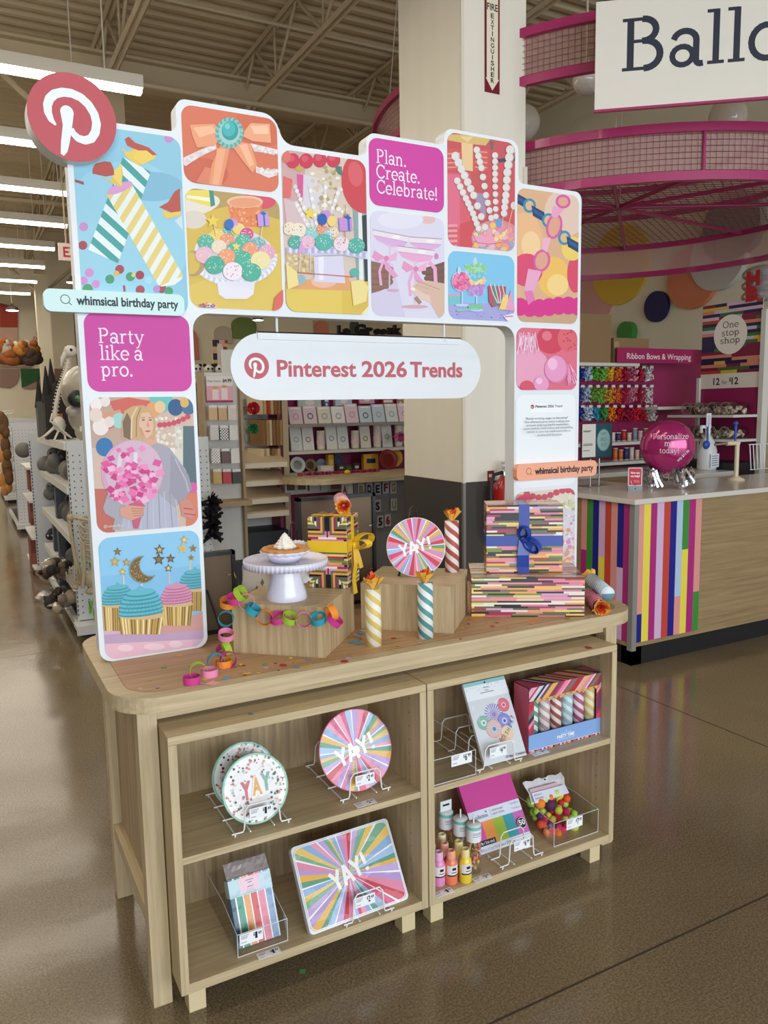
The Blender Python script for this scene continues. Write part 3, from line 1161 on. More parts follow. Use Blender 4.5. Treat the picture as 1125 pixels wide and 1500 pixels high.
def cupcake(cx, ty, w, h, fro, dark, wrap=True):
    A.poly([(cx - w * .5, ty), (cx + w * .5, ty - 4), (cx + w * .43, ty + h), (cx - w * .43, ty + h)], '#c7a35c')
    for k in range(15):
        u = -.5 + (k + .2) / 15
        A.poly([(cx + w * u, ty + 2), (cx + w * (u + .032), ty + 2), (cx + w * (u + .032) * .87, ty + h), (cx + w * u * .87, ty + h)], rn.choice(['#8b6a2f', '#e8cf8f', '#b08a42', '#f3e2b0', '#7a5b28']))
    A.ell(cx, ty, w * .5, w * .1, '#d3b386')
    for k in range(6):
        yy = ty - 18 - k * w * .085
        ww = w * .5 * sqrt(1 - (k / 6.6) ** 2)
        A.ell(cx, yy, ww, w * .085, dark, -6)
        A.ell(cx, yy - w * .022, ww * .97, w * .07, fro, -6)
    A.ell(cx + 2, ty - 22 - 6 * w * .085, w * .05, w * .06, fro)
    for k in range(9):
        A.line([(cx - w * .4 + k * w * .1, ty - 10), (cx - w * .2 + k * w * .06, ty - w * .3)], 3, dark)


A.line([(875, 660), (870, 790)], 12, '#c9c3b3')
cupcake(905, 890, 250, 170, '#63b0bf', '#3f8fa0')
A.line([(712, 760), (716, 850)], 11, '#c9c3b3')
cupcake(765, 1005, 255, 165, '#d890b0', '#b66e90')
A.line([(365, 790), (368, 890)], 11, '#d6d0bf')
cupcake(320, 1010, 255, 200, '#62b5c2', '#418f9e')
A.line([(503, 850), (508, 950)], 12, '#e7d7dd')
cupcake(495, 1090, 350, 145, '#62b9c8', '#3d92a3')
for cx, cy, k, c in ((320, 610, 34, '#7d6a45'), (300, 685, 44, '#b39a5c'), (388, 690, 34, '#a08749'), (358, 762, 32, '#b79c5a'), (638, 595, 44, '#5f5340'), (632, 668, 50, '#5b503f'), (722, 662, 38, '#5b5242'), (705, 735, 34, '#6e6145'), (825, 520, 36, '#c2a75f'), (812, 585, 44, '#d6bf76'), (892, 585, 34, '#96804c'), (877, 655, 28, '#a58b4e')):
    A.star(cx, cy, k, c)
    A.star(cx, cy, k * .55, rn.choice(['#cdb36c', '#8a7446', '#e3d08e']))
def crescent(R, r2, dx, dy):
    d = math.hypot(dx, dy)
    th = math.degrees(atan2(dy, dx))
    al = math.degrees(math.acos((R * R + d * d - r2 * r2) / (2 * R * d)))
    be = math.degrees(math.acos((r2 * r2 + d * d - R * R) / (2 * r2 * d)))
    return _arc(510, 745, R, R, th + al, th + 360 - al, 30) + _arc(510 + dx, 745 + dy, r2, r2, th + 180 + be, th + 180 - be, 24)[1:-1]


A.poly(crescent(104, 82, 60, -34), '#7f9a94')
A.poly(crescent(96, 88, 60, -34), '#7c6236')
for k in range(150):
    a, q = rn.random() * 2 * pi, 92 * sqrt(rn.random())
    if (q * cos(a) - 60) ** 2 + (q * sin(a) + 34) ** 2 < 86 ** 2:
        continue
    A.ell(510 + q * cos(a), 745 + q * sin(a), 4, 4, rn.choice(['#b08d4d', '#5a4526', '#d3b87a', '#8f7240']), n=5)
A.done()

# -- ribbon brooch
A = tile(.204, .469, 2.089, 2.284, '#db7a5e', 'photo panel of a peach ribbon bow with a turquoise button', fb)
A.ell(470, 200, 160, 120, '#d57156')
A.ell(120, 470, 160, 90, '#d06c54')
A.poly([(30, 380), (205, 300), (215, 330), (130, 370), (45, 425), (35, 420)], '#eadedd')
A.poly([(400, 300), (548, 335), (548, 362), (420, 345)], '#ecdfdc')
A.poly([(430, 425), (500, 460), (548, 440), (548, 475), (500, 490), (430, 460)], '#efe4e2')
for i in range(40):
    x = rn.uniform(0, 1)
    A.ell(40 + 165 * x, 400 - 85 * x + rn.uniform(-12, 12), 9, 8, rn.choice(['#f3e9e6', '#e2d2cf']), n=8)
    A.ell(410 + 135 * x, 322 + 32 * x + rn.uniform(-12, 12), 9, 8, rn.choice(['#f3e9e6', '#e2d2cf']), n=8)
    A.ell(435 + 112 * x, 448 + 14 * x + rn.uniform(-12, 12), 9, 8, rn.choice(['#f3e9e6', '#e2d2cf']), n=8)
A.poly([(65, 200), (200, 195), (235, 230), (240, 270), (200, 315), (105, 325), (80, 260)], '#efa27c')
A.poly([(85, 215), (190, 205), (215, 240), (120, 270)], '#f8bd98')
A.poly([(365, 235), (400, 190), (505, 195), (512, 300), (410, 290), (360, 265)], '#f0a884')
A.poly([(400, 205), (495, 205), (500, 250), (420, 250)], '#fac7a6')
A.poly([(240, 300), (290, 310), (240, 535), (170, 530), (185, 420)], '#eb9a72')
A.poly([(215, 330), (262, 330), (225, 530), (190, 528)], '#f3ae88')
A.poly([(300, 320), (350, 295), (400, 305), (435, 420), (410, 465), (350, 390)], '#ee9f77')
A.poly([(335, 310), (380, 305), (420, 420), (395, 430)], '#f7bb96')
A.poly([(100, 515), (150, 430), (185, 440), (170, 530)], '#e0876a')
for k in range(34):
    a = 2 * pi * k / 34
    A.ell(283 + 66 * cos(a), 245 + 74 * sin(a), 13, 13, '#8ec5bb' if k % 2 else '#6aa7a0', n=8)
A.ell(283, 243, 58, 66, '#a5cfc5')
A.ell(286, 232, 46, 54, '#3d9fa3')
A.ell(280, 222, 36, 42, '#55b5b6')
A.ell(272, 208, 14, 16, '#7fd0ce')
A.done()


def pop(x, y, r, c, spr):
    A.ell(x, y, r, r * .93, c)
    A.ell(x - r * .2, y - r * .25, r * .65, r * .55, c)
    for k in range(16):
        a, q = rn.random() * 2 * pi, r * .85 * sqrt(rn.random())
        A.line([(x + q * cos(a), y + q * sin(a) * .8 - r * .15), (x + q * cos(a) + rn.uniform(-6, 6), y + q * sin(a) * .8 - r * .15 + rn.uniform(-6, 6))], 4, rn.choice(spr))


# -- cake pops on a stand
A = tile(.204, .469, 1.766, 2.075, '#d9b957', 'photo panel of sprinkled cake pops on a white stand', fb)
A.poly([(45, 545), (560, 545), (560, 720), (300, 640), (45, 700)], '#b99d62')
A.poly([(40, 1090), (560, 900), (580, 1220), (60, 1220)], '#e0c25f')
A.ell(100, 640, 135, 55, '#e9dfd0', -12)
A.ell(90, 720, 70, 50, '#ded2c2')
A.poly([(48, 558), (190, 556), (205, 640), (180, 650), (48, 610)], '#ecd766')
A.poly([(48, 585), (180, 600), (180, 622), (48, 600)], '#f5f0d8')
A.poly([(172, 556), (196, 558), (206, 640), (182, 650)], '#4e9384')
A.ell(450, 610, 90, 50, '#d8586b', 10)
A.poly([(270, 620), (468, 620), (440, 760), (300, 760)], '#e88a5c')
for i in range(50):
    A.ell(rn.uniform(290, 450), rn.uniform(640, 755), 8, 7, rn.choice(['#f0a174', '#e27e50', '#f4b48c']), n=7)
A.ell(369, 622, 100, 34, '#eebfa4')
A.ell(369, 626, 86, 26, '#e99f77')
A.ell(312, 920, 226, 152, '#e6e3ee', 5)
for k in range(40):
    a = pi * (-.02 + 1.03 * k / 40)
    A.ell(312 + 222 * cos(a), 930 + 140 * sin(a), 13, 16, '#d6d2e6' if k % 2 else '#f2f0f7', n=8)
A.ell(312, 895, 205, 126, '#d8d2dd', 4)
A.poly([(215, 1060), (425, 1060), (415, 1130), (380, 1155), (260, 1155), (225, 1130)], '#e9e6f0')
A.ell(90, 960, 60, 70, '#b79a6a')
A.ell(70, 960, 52, 60, '#d9b957')
SPR = ['#f3f0ee', '#f7dfe8', '#e8f3ee']
for x, y, rr, c in ((280, 790, 38, '#5fb9b2'), (330, 775, 40, '#f0d27a'), (378, 800, 38, '#d2578f'), (215, 810, 42, '#efcf62'), (155, 845, 46, '#5ab59a'), (270, 835, 42, '#ef9a72'), (358, 840, 44, '#59b79d'), (440, 855, 42, '#7fb0b4'), (225, 870, 42, '#ecd9c2'), (145, 915, 50, '#eab9c6'), (308, 885, 44, '#5cb89f'), (395, 885, 44, '#ee9d74'), (487, 900, 46, '#e7a7bd'), (268, 925, 48, '#f0a070'), (360, 940, 50, '#56b398'), (452, 945, 54, '#f0dfa2'), (202, 970, 54, '#4fae94'), (300, 1005, 54, '#f3e6ec'), (402, 1010, 54, '#53b096')):
    pop(x, y, rr, c, SPR if rr < 53 or c != '#f3e6ec' else ['#d2437e', '#c93a72'])
A.line([(198, 750), (208, 810)], 5, '#e8d9b0')
A.star(190, 730, 40, '#edd056')
A.star(318, 870, 26, '#efd66a')
A.line([(462, 760), (450, 830)], 5, '#e8d9b0')
A.ell(300, 750, 28, 32, '#caa0d8')
A.ell(322, 778, 22, 24, '#efd27a')
A.ell(280, 748, 25, 30, '#3f6fc0')
A.poly([(432, 690), (490, 680), (502, 755), (440, 760)], '#c79be0')
A.line([(468, 684), (474, 757)], 9, '#3f6fb5')
A.poly([(450, 690), (465, 675), (485, 690), (467, 700)], '#3f6fb5')
A.ell(165, 1215, 50, 36, '#e7d7d2')
A.dots(26, (120, 1180, 205, 1215), 6, ['#b44d8f', '#4f6db0', '#e0863f'], rn)
A.poly([(520, 1220), (530, 1150), (578, 1100), (580, 1225)], '#de6a5f')
A.done()

# -- the party table
A = tile(.479, .743, 1.766, 2.208, '#d8c7b8', 'photo panel of a cake stand before a wall of party garlands', fb)
A.poly([(570, 340), (700, 340), (700, 800), (570, 800)], '#cfa8a6')
A.poly([(690, 470), (800, 500), (760, 760), (690, 760)], '#d9d2da')
for i in range(90):
    A.ell(rn.uniform(740, 960), rn.uniform(400, 700), rn.uniform(8, 15), rn.uniform(8, 13), rn.choice(['#e6dcc6', '#c9b88f', '#d6c8a6', '#b59f6e', '#efe8da']), n=9)
A.poly([(655, 470), (690, 475), (685, 600), (662, 590)], '#d9599a')
A.poly([(580, 480), (630, 500), (620, 600), (578, 600)], '#df6d69')
A.poly([(580, 600), (660, 630), (720, 760), (600, 760)], '#d7bcc0')
for x, y in ((632, 397), (706, 398), (780, 392), (855, 392)):
    A.ell(x, y, 38, 42, '#cc3f55')
    A.ell(x - 8, y - 12, 18, 18, '#d85b6c')
A.ell(595, 375, 25, 34, '#dd7566')
A.ell(668, 440, 24, 14, '#c9a85a')
A.poly([(960, 640), (1045, 640), (1045, 1060), (985, 1060)], '#8fa6a4')
A.poly([(990, 660), (1010, 660), (1020, 1050), (996, 1050)], '#e4e8e6')
A.poly([(1010, 700), (1045, 690), (1045, 1120), (1030, 1120)], '#3b3f44')
A.ell(1010, 520, 110, 168, '#cf4a52', -8)
A.ell(975, 470, 40, 70, '#d8636a', -8)
A.poly([(860, 420), (900, 430), (905, 480), (880, 470)], '#5a7c74')
for xa, ya, xb, yb in ((645, 540, 740, 770), (650, 630, 720, 760), (725, 540, 765, 760), (812, 520, 800, 760), (885, 555, 815, 760)):
    for k in range(11):
        q = k / 10
        A.ell(xa + (xb - xa) * q, ya + (yb - ya) * q, 11, 13, '#f0ebe8' if k % 2 else '#ddd6d4', n=10)
A.poly([(590, 880), (745, 880), (745, 1020), (600, 1010)], '#cdb38a')
for i in range(60):
    A.ell(rn.uniform(600, 740), rn.uniform(905, 1010), 9, 8, rn.choice(['#e7d2a8', '#d7bf92', '#b99f70']), n=8)
A.poly([(590, 1060), (1045, 1060), (1045, 1250), (590, 1250)], '#dcbd54')
A.poly([(590, 1100), (900, 1110), (900, 1240), (590, 1240)], '#e3c75e')
A.poly([(590, 1060), (940, 1030), (945, 1110), (600, 1100)], '#e2a36c')
A.ell(800, 1060, 70, 35, '#ecb9a4')
A.ell(970, 1010, 26, 24, '#5fb2a6')
A.ell(672, 1050, 30, 28, '#9bb6bd')
A.poly([(745, 925), (905, 920), (918, 1070), (750, 1060)], '#d9d5ea')
A.poly([(770, 925), (800, 922), (800, 1050), (775, 1050)], '#ebe8f4')
A.poly([(592, 872), (800, 862), (1042, 895), (1042, 940), (900, 915), (750, 920), (600, 900)], '#c9c6e2')
for k in range(26):
    x = 600 + k * 17.5
    A.ell(x, 890 + (max(0, x - 780) / 260) ** 2 * 28, 7, 17, '#e4e2f2' if k % 2 else '#b5b1d3', n=8)
A.line([(595, 1003), (745, 1018), (960, 1035)], 6, '#c96a5a')
for x, y, rr, c in ((612, 770, 38, '#efe0c6'), (660, 780, 44, '#f0e2cd'), (735, 795, 38, '#8fcac5'), (790, 775, 32, '#ee9b74'), (850, 790, 30, '#f0d6b8'), (822, 800, 26, '#9fc6d6'), (645, 845, 40, '#55ac9c'), (710, 845, 40, '#e8bcd0'), (800, 845, 50, '#58b3a6'), (895, 855, 44, '#edd9df'), (978, 865, 46, '#55b0a0')):
    pop(x, y, rr, c, ['#c0508f', '#4a4360', '#e0863f', '#f3f0ee'] if c[1] in 'ef' else SPR)
A.line([(668, 880), (665, 1010)], 4, '#e9e2d3')
A.line([(725, 900), (725, 1010)], 4, '#e9e2d3')
A.poly([(655, 905), (675, 830), (700, 905)], '#dba3cf')
A.line([(722, 720), (735, 770)], 4, '#e8d9b0')
A.star(722, 688, 38, '#efd257')
A.ell(812, 705, 30, 36, '#c992cf')
A.ell(842, 730, 24, 30, '#efd27a')
A.ell(790, 720, 26, 32, '#2f5fae')
A.line([(918, 640), (915, 840)], 4, '#b0935a')
A.poly([(880, 712), (950, 708), (956, 782), (885, 785)], '#c692d6')
A.line([(932, 708), (936, 782)], 12, '#3f6fb5')
A.poly([(905, 710), (930, 695), (950, 715), (930, 722)], '#3563a8')
A.poly([(590, 960), (650, 1010), (660, 1080), (600, 1105)], '#efdc8f')
A.poly([(945, 1060), (1010, 1050), (1042, 1090), (1030, 1170), (960, 1195)], '#efdb92')
A.poly([(1000, 1240), (1045, 1190), (1045, 1245)], '#f3e4aa')
A.done()

# -- three glasses toasting
A = tile(.755, 1.016, 1.765, 2.073, '#dcd7ea', 'photo panel of hands toasting pink coupe glasses with ribbons', fc)
A.ell(480, 640, 50, 26, '#e6bcb8')
A.ell(300, 640, 150, 60, '#e4e0ee')
A.poly([(100, 900), (250, 930), (330, 1280), (100, 1290)], '#d3cbe2')


def hand(pts, c, dk, fingers):
    A.poly(pts, c)
    for a, b, w in fingers:
        A.line([a, b], w + 4, dk)
        A.line([a, b], w, c)
        A.ell(b[0], b[1], w / 2, w / 2, c, n=10)


hand([(105, 910), (190, 930), (250, 1040), (230, 1080), (160, 1110), (105, 1125)], '#8f6a5c', '#694a40', [((105, 955), (235, 965), 34), ((105, 1000), (240, 1010), 34), ((105, 1045), (235, 1050), 32), ((105, 1085), (215, 1078), 28)])
hand([(450, 960), (588, 915), (588, 1060), (480, 1060)], '#7b5a50', '#553c36', [((588, 950), (455, 985), 36), ((588, 1000), (470, 1025), 34)])


def coupe(x0, x1, yt, yb, tilt, liq):
    A.poly([(x0, yt), (x1, yt + tilt), (x1 - 22, yb + tilt), ((x0 + x1) / 2 + 40, yb + 34 + tilt), ((x0 + x1) / 2 - 40, yb + 30), (x0 + 22, yb)], '#e7cfe2')
    A.poly([(x0 + 4, yt + 35), (x1 - 4, yt + 35 + tilt), (x1 - 25, yb + tilt), ((x0 + x1) / 2, yb + 26 + tilt * .5), (x0 + 25, yb)], liq)
    A.poly([(x0, yt), (x1, yt + tilt), (x1 - 3, yt + 36 + tilt), (x0 + 3, yt + 36)], '#eadfe8')
    A.line([(x0, yt), (x1, yt + tilt)], 5, '#a98f94')
    A.line([(x0 + 6, yt + 37), (x1 - 6, yt + 37 + tilt)], 4, '#c99fc0')
    A.ell(x0 + (x1 - x0) * .66, yt + 20 + tilt * .6, 28, 12, '#f6efe6')


coupe(352, 572, 752, 810, 14, '#dfaedb')
coupe(115, 350, 705, 770, 45, '#dcb0dc')
A.line([(228, 800), (225, 1095)], 9, '#dcc3d8')
A.ell(250, 1105, 42, 9, '#d5a6b8')
coupe(278, 520, 812, 880, 30, '#eaa9d3')
A.line([(398, 905), (392, 1195)], 10, '#dfc3d2')
A.ell(390, 1212, 90, 12, '#d6a9ae')
for cx, cy in ((205, 890), (400, 960)):
    A.poly([(cx, cy), (cx - 80, cy - 50), (cx - 95, cy - 5), (cx - 60, cy + 25)], '#e79ac2')
    A.poly([(cx, cy), (cx + 70, cy - 40), (cx + 65, cy + 15), (cx + 20, cy + 20)], '#eeaed0')
    A.poly([(cx - 12, cy), (cx + 30, cy + 60), (cx + 80, cy + 120), (cx + 50, cy + 135), (cx - 10, cy + 70)], '#e59fc6')
    A.line([(cx - 20, cy + 20), (cx - 45, cy + 90), (cx - 35, cy + 180)], 17, '#eba9cd')
    A.ell(cx, cy + 4, 16, 18, '#d985b2')
A.line([(490, 920), (525, 960), (530, 1060)], 24, '#eba9cd')
A.ell(535, 880, 14, 20, '#d985b2')
hand([(370, 1090), (400, 1060), (480, 1040), (588, 1060), (588, 1290), (550, 1285), (490, 1180), (440, 1160)], '#d9b7a4', '#b98f7d', [((480, 1110), (395, 1085), 30), ((560, 1100), (400, 1040), 0)])
A.poly([(360, 1090), (378, 1078), (410, 1100), (490, 1140), (500, 1190), (440, 1160), (385, 1125)], '#e6c7b4')
A.ell(380, 1096, 16, 12, '#f4e6e2', 25)
A.line([(395, 1150), (430, 1190)], 26, '#a9836f')
A.done()

# -- beads over a bowl of sweets
A = tile(1.03, 1.291, 1.992, 2.332, '#c85a5f', 'photo panel of white bead strands over a bowl of sweets', fc)
A.poly([(608, 330), (760, 330), (760, 840), (608, 840)], '#d9636f')
A.poly([(608, 340), (690, 340), (690, 700), (608, 660)], '#e0708a')
A.poly([(870, 290), (1055, 240), (1055, 700), (900, 640)], '#d0585c')
A.poly([(608, 170), (880, 180), (870, 320), (608, 310)], '#d2605c')
for k in range(4):
    A.line([(610, 205 + k * 30), (690, 200 + k * 30)], 9, '#e89a93')
    A.line([(790, 190 + k * 34), (870, 195 + k * 34)], 9, '#e59a92')
A.poly([(610, 75), (800, 80), (890, 110), (860, 150), (760, 140), (690, 130), (610, 115)], '#d9b676')
A.poly([(690, 90), (780, 90), (740, 130)], '#eacb93')
A.poly([(700, 130), (775, 140), (775, 320), (705, 310)], '#e9c695')
A.poly([(885, 120), (915, 125), (908, 180), (890, 175)], '#7a6a62')
A.poly([(930, 240), (1055, 225), (1055, 250), (940, 262)], '#4e4a5c')
A.poly([(790, 460), (860, 470), (860, 620), (800, 560)], '#a98fb0')
for k in range(5):
    A.poly([(608, 670 + k * 34), (670, 668 + k * 34), (675, 685 + k * 34), (608, 688 + k * 34)], '#eb9ca6')
A.poly([(690, 670), (770, 640), (790, 840), (690, 815)], '#d3545c')
A.ell(930, 760, 165, 120, '#d98c9a')
SW = ['#efc766', '#f0a86a', '#e88fa4', '#eba0bd', '#f2d987', '#8fb0cf', '#ef9f8a', '#e9b6c8', '#f0c9a0']
for k in range(90):
    x, y = rn.uniform(785, 1055), rn.uniform(660, 850)
    if y > 660 + abs(x - 930) * .35:
        A.ell(x, y, rn.uniform(14, 22), rn.uniform(14, 22), rn.choice(SW), n=12)
A.ell(830, 780, 32, 40, '#e9a3bb')
A.ell(880, 770, 30, 38, '#eda0b8')
A.ell(948, 660, 24, 28, '#6f9fd0')
A.line([(775, 740), (800, 790), (880, 800), (960, 790)], 3, '#8c5a60')
A.line([(972, 620), (968, 690)], 6, '#eab08a')
A.line([(1035, 570), (1005, 690)], 6, '#eab08a')
for pts, r0, r1 in (([(660, 222), (720, 350), (780, 480), (855, 690)], 30, 24), ([(672, 385), (728, 500), (775, 600), (812, 700)], 24, 22), ([(800, 182), (830, 300), (860, 480), (895, 630)], 24, 22), ([(920, 218), (920, 400), (925, 620)], 22, 20), ([(1020, 182), (1000, 330), (990, 480), (978, 600)], 32, 24)):
    n = 10
    for k in range(n):
        q = k / (n - 1) * (len(pts) - 1)
        i = min(int(q), len(pts) - 2)
        q -= i
        x, y = pts[i][0] + (pts[i + 1][0] - pts[i][0]) * q, pts[i][1] + (pts[i + 1][1] - pts[i][1]) * q
        rr = r0 + (r1 - r0) * k / (n - 1)
        A.ell(x, y, rr * .95, rr, '#bfb4b0', n=16)
        A.ell(x - 2, y - 3, rr * .84, rr * .88, '#e3dcd8', n=16)
A.ell(1042, 548, 22, 26, '#dcd3cf')
A.done()

# -- jars of sweets
A = tile(1.03, 1.29, 1.766, 1.977, '#84c6e8', 'photo panel of sweet jars and party hats on blue', fc)
A.poly([(610, 1180), (1050, 1200), (1050, 1310), (610, 1310)], '#a9a8dc')
A.dots(30, (620, 1200, 1040, 1300), 5, ['#c86a9a', '#5f78c0', '#e8b86a'], rn, .5)
A.poly([(612, 1135), (690, 1140), (690, 1200), (612, 1200)], '#79c4c9')
A.poly([(612, 1128), (695, 1132), (695, 1142), (612, 1140)], '#e49ab3')
A.ell(790, 925, 14, 40, '#b5dcee')
A.poly([(722, 950), (858, 950), (852, 1120), (800, 1148), (745, 1120), (728, 1050)], '#b6d6e4')
for k in range(170):
    y = rn.uniform(935, 1135)
    ww = 62 if y < 1080 else 62 - (y - 1080) * .5
    A.ell(792 + rn.uniform(-ww, ww), y, 11, 11, rn.choice(['#8ed08f', '#a7dd9c'] if y < 985 else ['#8fd2dc', '#7cc4d4'] if y < 1035 else ['#f0cf8b', '#f3dca0'] if y < 1070 else ['#b98acb', '#c99ad6']), n=10)
A.ell(694, 1045, 64, 68, '#d9c3d8')
for k in range(95):
    a, q = rn.random() * 2 * pi, 56 * sqrt(rn.random())
    A.ell(696 + q * cos(a), 1050 + q * sin(a), 12, 12, rn.choice(['#e1709f', '#ea8fb4', '#d65a8e']), n=10)
A.ell(680, 975, 12, 26, '#b5dcee')
for x, y in ((700, 1115), (795, 1148)):
    A.line([(x, y), (x, y + 85)], 8, '#c6dff0')
    A.ell(x, y + 88, 46, 9, '#c0d6ee')
A.ell(790, 1215, 50, 20, '#7fc59a')
A.line([(665, 1240), (800, 1225)], 13, '#8cc9b8')
A.poly([(872, 1075), (990, 1080), (985, 1200), (900, 1215), (876, 1180)], '#b8576a')
A.poly([(905, 1080), (930, 1080), (935, 1205), (915, 1210)], '#5f8c80')
for k in range(4):
    A.line([(885 + k * 26, 1065), (905 + k * 24, 1130), (935 + k * 8, 1190)], 6, '#cfe0de')
A.poly([(940, 1230), (985, 1130), (1005, 1140), (1000, 1235)], '#efd27a')
A.poly([(985, 1235), (1022, 1100), (1048, 1240)], '#e79fc4')
A.poly([(970, 1275), (1040, 1255), (1045, 1300), (1000, 1310)], '#ece4ee')
A.line([(980, 1280), (1035, 1275)], 6, '#c2506e')
A.done()

# -- paper chains
A = tile(1.302, 1.565, 1.767, 2.197, '#dcb08a', 'photo panel of blue and pink paper chains with balloons', fd)
A.ell(250, 130, 80, 90, '#e3c7b4')
A.ell(95, 240, 70, 110, '#ecb98a')
A.ell(205, 370, 60, 75, '#f0bf62')
A.ell(220, 400, 40, 40, '#f5d38a')
A.ell(120, 250, 35, 50, '#f3cf9c')
A.ell(105, 345, 60, 62, '#dc4f73')
A.ell(285, 360, 30, 70, '#d94f6c')
A.ell(275, 265, 40, 45, '#efcf6a')
A.poly([(70, 470), (300, 460), (300, 545), (70, 545)], '#c9a583')
for k in range(7):
    A.ell(80 + k * 36, 482 + 5 * sin(k), 30, 34, '#d8378b')
for i, (x, y) in enumerate(((85, 85), (115, 105), (150, 135), (185, 160), (215, 195), (245, 225), (280, 250))):
    if i % 2 == 0:
        A.poly([(x - 28, y - 32), (x + 20, y - 5), (x + 26, y + 35), (x - 22, y + 8)], '#27446f')
        A.poly([(x - 22, y - 20), (x + 14, y), (x + 18, y + 18), (x - 18, y - 2)], '#365b8e')
    else:
        A.ell(x, y, 24, 27, '#3f8fae')
        A.ell(x, y, 15, 18, '#dcb790')
for x, y, rx, ry in ((240, 90, 28, 26), (207, 182, 30, 48), (160, 310, 32, 42)):
    A.ell(x, y, rx, ry, '#d95fa6', 12)
    A.ell(x, y, rx - 9, ry - 9, '#e0a58c', 12)
A.poly([(205, 105), (245, 120), (215, 150), (195, 145)], '#e9a3c6')
A.poly([(110, 340), (160, 350), (130, 430), (95, 420)], '#eaa9c8')
A.poly([(165, 225), (195, 225), (180, 280), (160, 265)], '#efb3c8')
A.poly([(95, 425), (125, 420), (135, 455), (110, 475)], '#e27cb4')
A.done()

# -- pink balloons
A = tile(1.30, 1.566, 1.540, 1.748, '#de6f86', 'photo panel of pink and red balloons with tassels', fd)
A.ell(110, 710, 80, 75, '#e9a3bd')
A.ell(195, 605, 55, 52, '#d1455c')
A.ell(180, 590, 18, 18, '#e07a8a')
A.ell(260, 600, 40, 50, '#dd6672')
A.dots(18, (240, 565, 290, 640), 3, ['#b8344c'], rn)
for k in range(60):
    x = rn.uniform(72, 140)
    A.line([(x, rn.uniform(575, 600)), (x + rn.uniform(-14, 14), rn.uniform(620, 660))], 3, rn.choice(['#f0c3d6', '#e48fb4', '#f7dde6']))
    x = rn.uniform(250, 292)
    A.line([(260, 690), (x, rn.uniform(720, 775))], 3, rn.choice(['#f0c3d6', '#d9688f', '#ef9fbc']))
A.ell(213, 715, 44, 52, '#dd7fae')
A.ell(211, 712, 40, 48, '#e89cc4')
A.ell(200, 695, 18, 22, '#f2bdda')
A.ell(158, 768, 28, 30, '#ea9cc6')
A.ell(150, 758, 12, 12, '#f3c3de')
A.ell(105, 780, 26, 24, '#d9566c')
A.done()

# -- words card
A = tile(1.298, 1.566, 1.205, 1.527, '#dbe3e8', 'white card panel with a short printed paragraph', fd)
o = ccw(rrect(1.3005, 1.5635, 1.2, 1.5245, .028))
A.c('#eef2f4').raw(o)
A.c('#f6f8f9').raw(rrect(1.362, 1.505, 1.463, 1.492, .006))
p = fd(126, 854)
p = (p[0], p[1])
A.f = None
A.ell(p[0], p[1], .0075, .0075, '#b03a48')
A.text('p', (p[0] - .003, p[1] - .003), .005, .006, '#ffffff', bold=.02)
a, b = fd(137, 857), fd(237, 857)
A.text('Pinterest 2026 Trend', a, b[0] - a[0], .0085, '#26313c', bold=.015)
for txt, xa, xb, y in (('Ready to bring magic to the party?', 101, 256, 902), ('The whimsical party trend is taking over', 92, 263, 915), ('as hosts embrace playful maximalism.', 97, 258, 927), ('Layer pastels, bold colors and storytelling', 85, 269, 939), ('details to turn any celebration into an', 95, 258, 951), ('enchanted fairytale.', 132, 225, 963)):
    a, b = fd(xa, y), fd(xb, y)
    A.text(txt, a, b[0] - a[0], .0075, '#6d747a')
A.done()

# -- the lower picture
A = tile(1.296, 1.565, .84, 1.192, '#e0d5c3', 'photo panel of hot pink garlands and white flowers', fd)
A.poly([(60, 1180), (110, 1180), (110, 1240), (60, 1260)], '#c9a08f')
A.ell(100, 1215, 40, 34, '#d9566c')
A.ell(80, 1240, 26, 30, '#8fb9b6')
for k in range(60):
    A.ell(rn.uniform(110, 290), rn.uniform(1185, 1300), 9, 8, rn.choice(['#efe8da', '#d2c4a8', '#e6dbc8', '#bfae8c']), n=9)
for k in range(10):
    A.ell(105 + k * 22, 1178 + 14 * sin(k * .7), 12, 12, '#cf5a68', n=12)
A.ell(175, 1140, 22, 24, '#d98a76')
A.poly([(240, 1240), (290, 1240), (290, 1480), (240, 1480)], '#d9d3da')
A.dots(40, (240, 1250, 288, 1440), 4, ['#b9b0bc', '#efeaf0', '#d38fae'], rn)
for k in range(12):
    A.ell(rn.uniform(235, 290), rn.uniform(1300, 1350) + k * 3, 9, 8, rn.choice(['#e08fae', '#efc3d0', '#e6a07a']), n=9)
for k in range(14):
    A.ell(rn.uniform(235, 290), rn.uniform(1385, 1460), 9, 9, rn.choice(['#e6a07a', '#efc89a', '#dca0a8']), n=9)
for k in range(14):
    a = rn.random() * pi
    A.line([(262, 1225), (262 + 26 * cos(a), 1225 - 26 * sin(a))], 3, '#cfd3a8')
A.done()

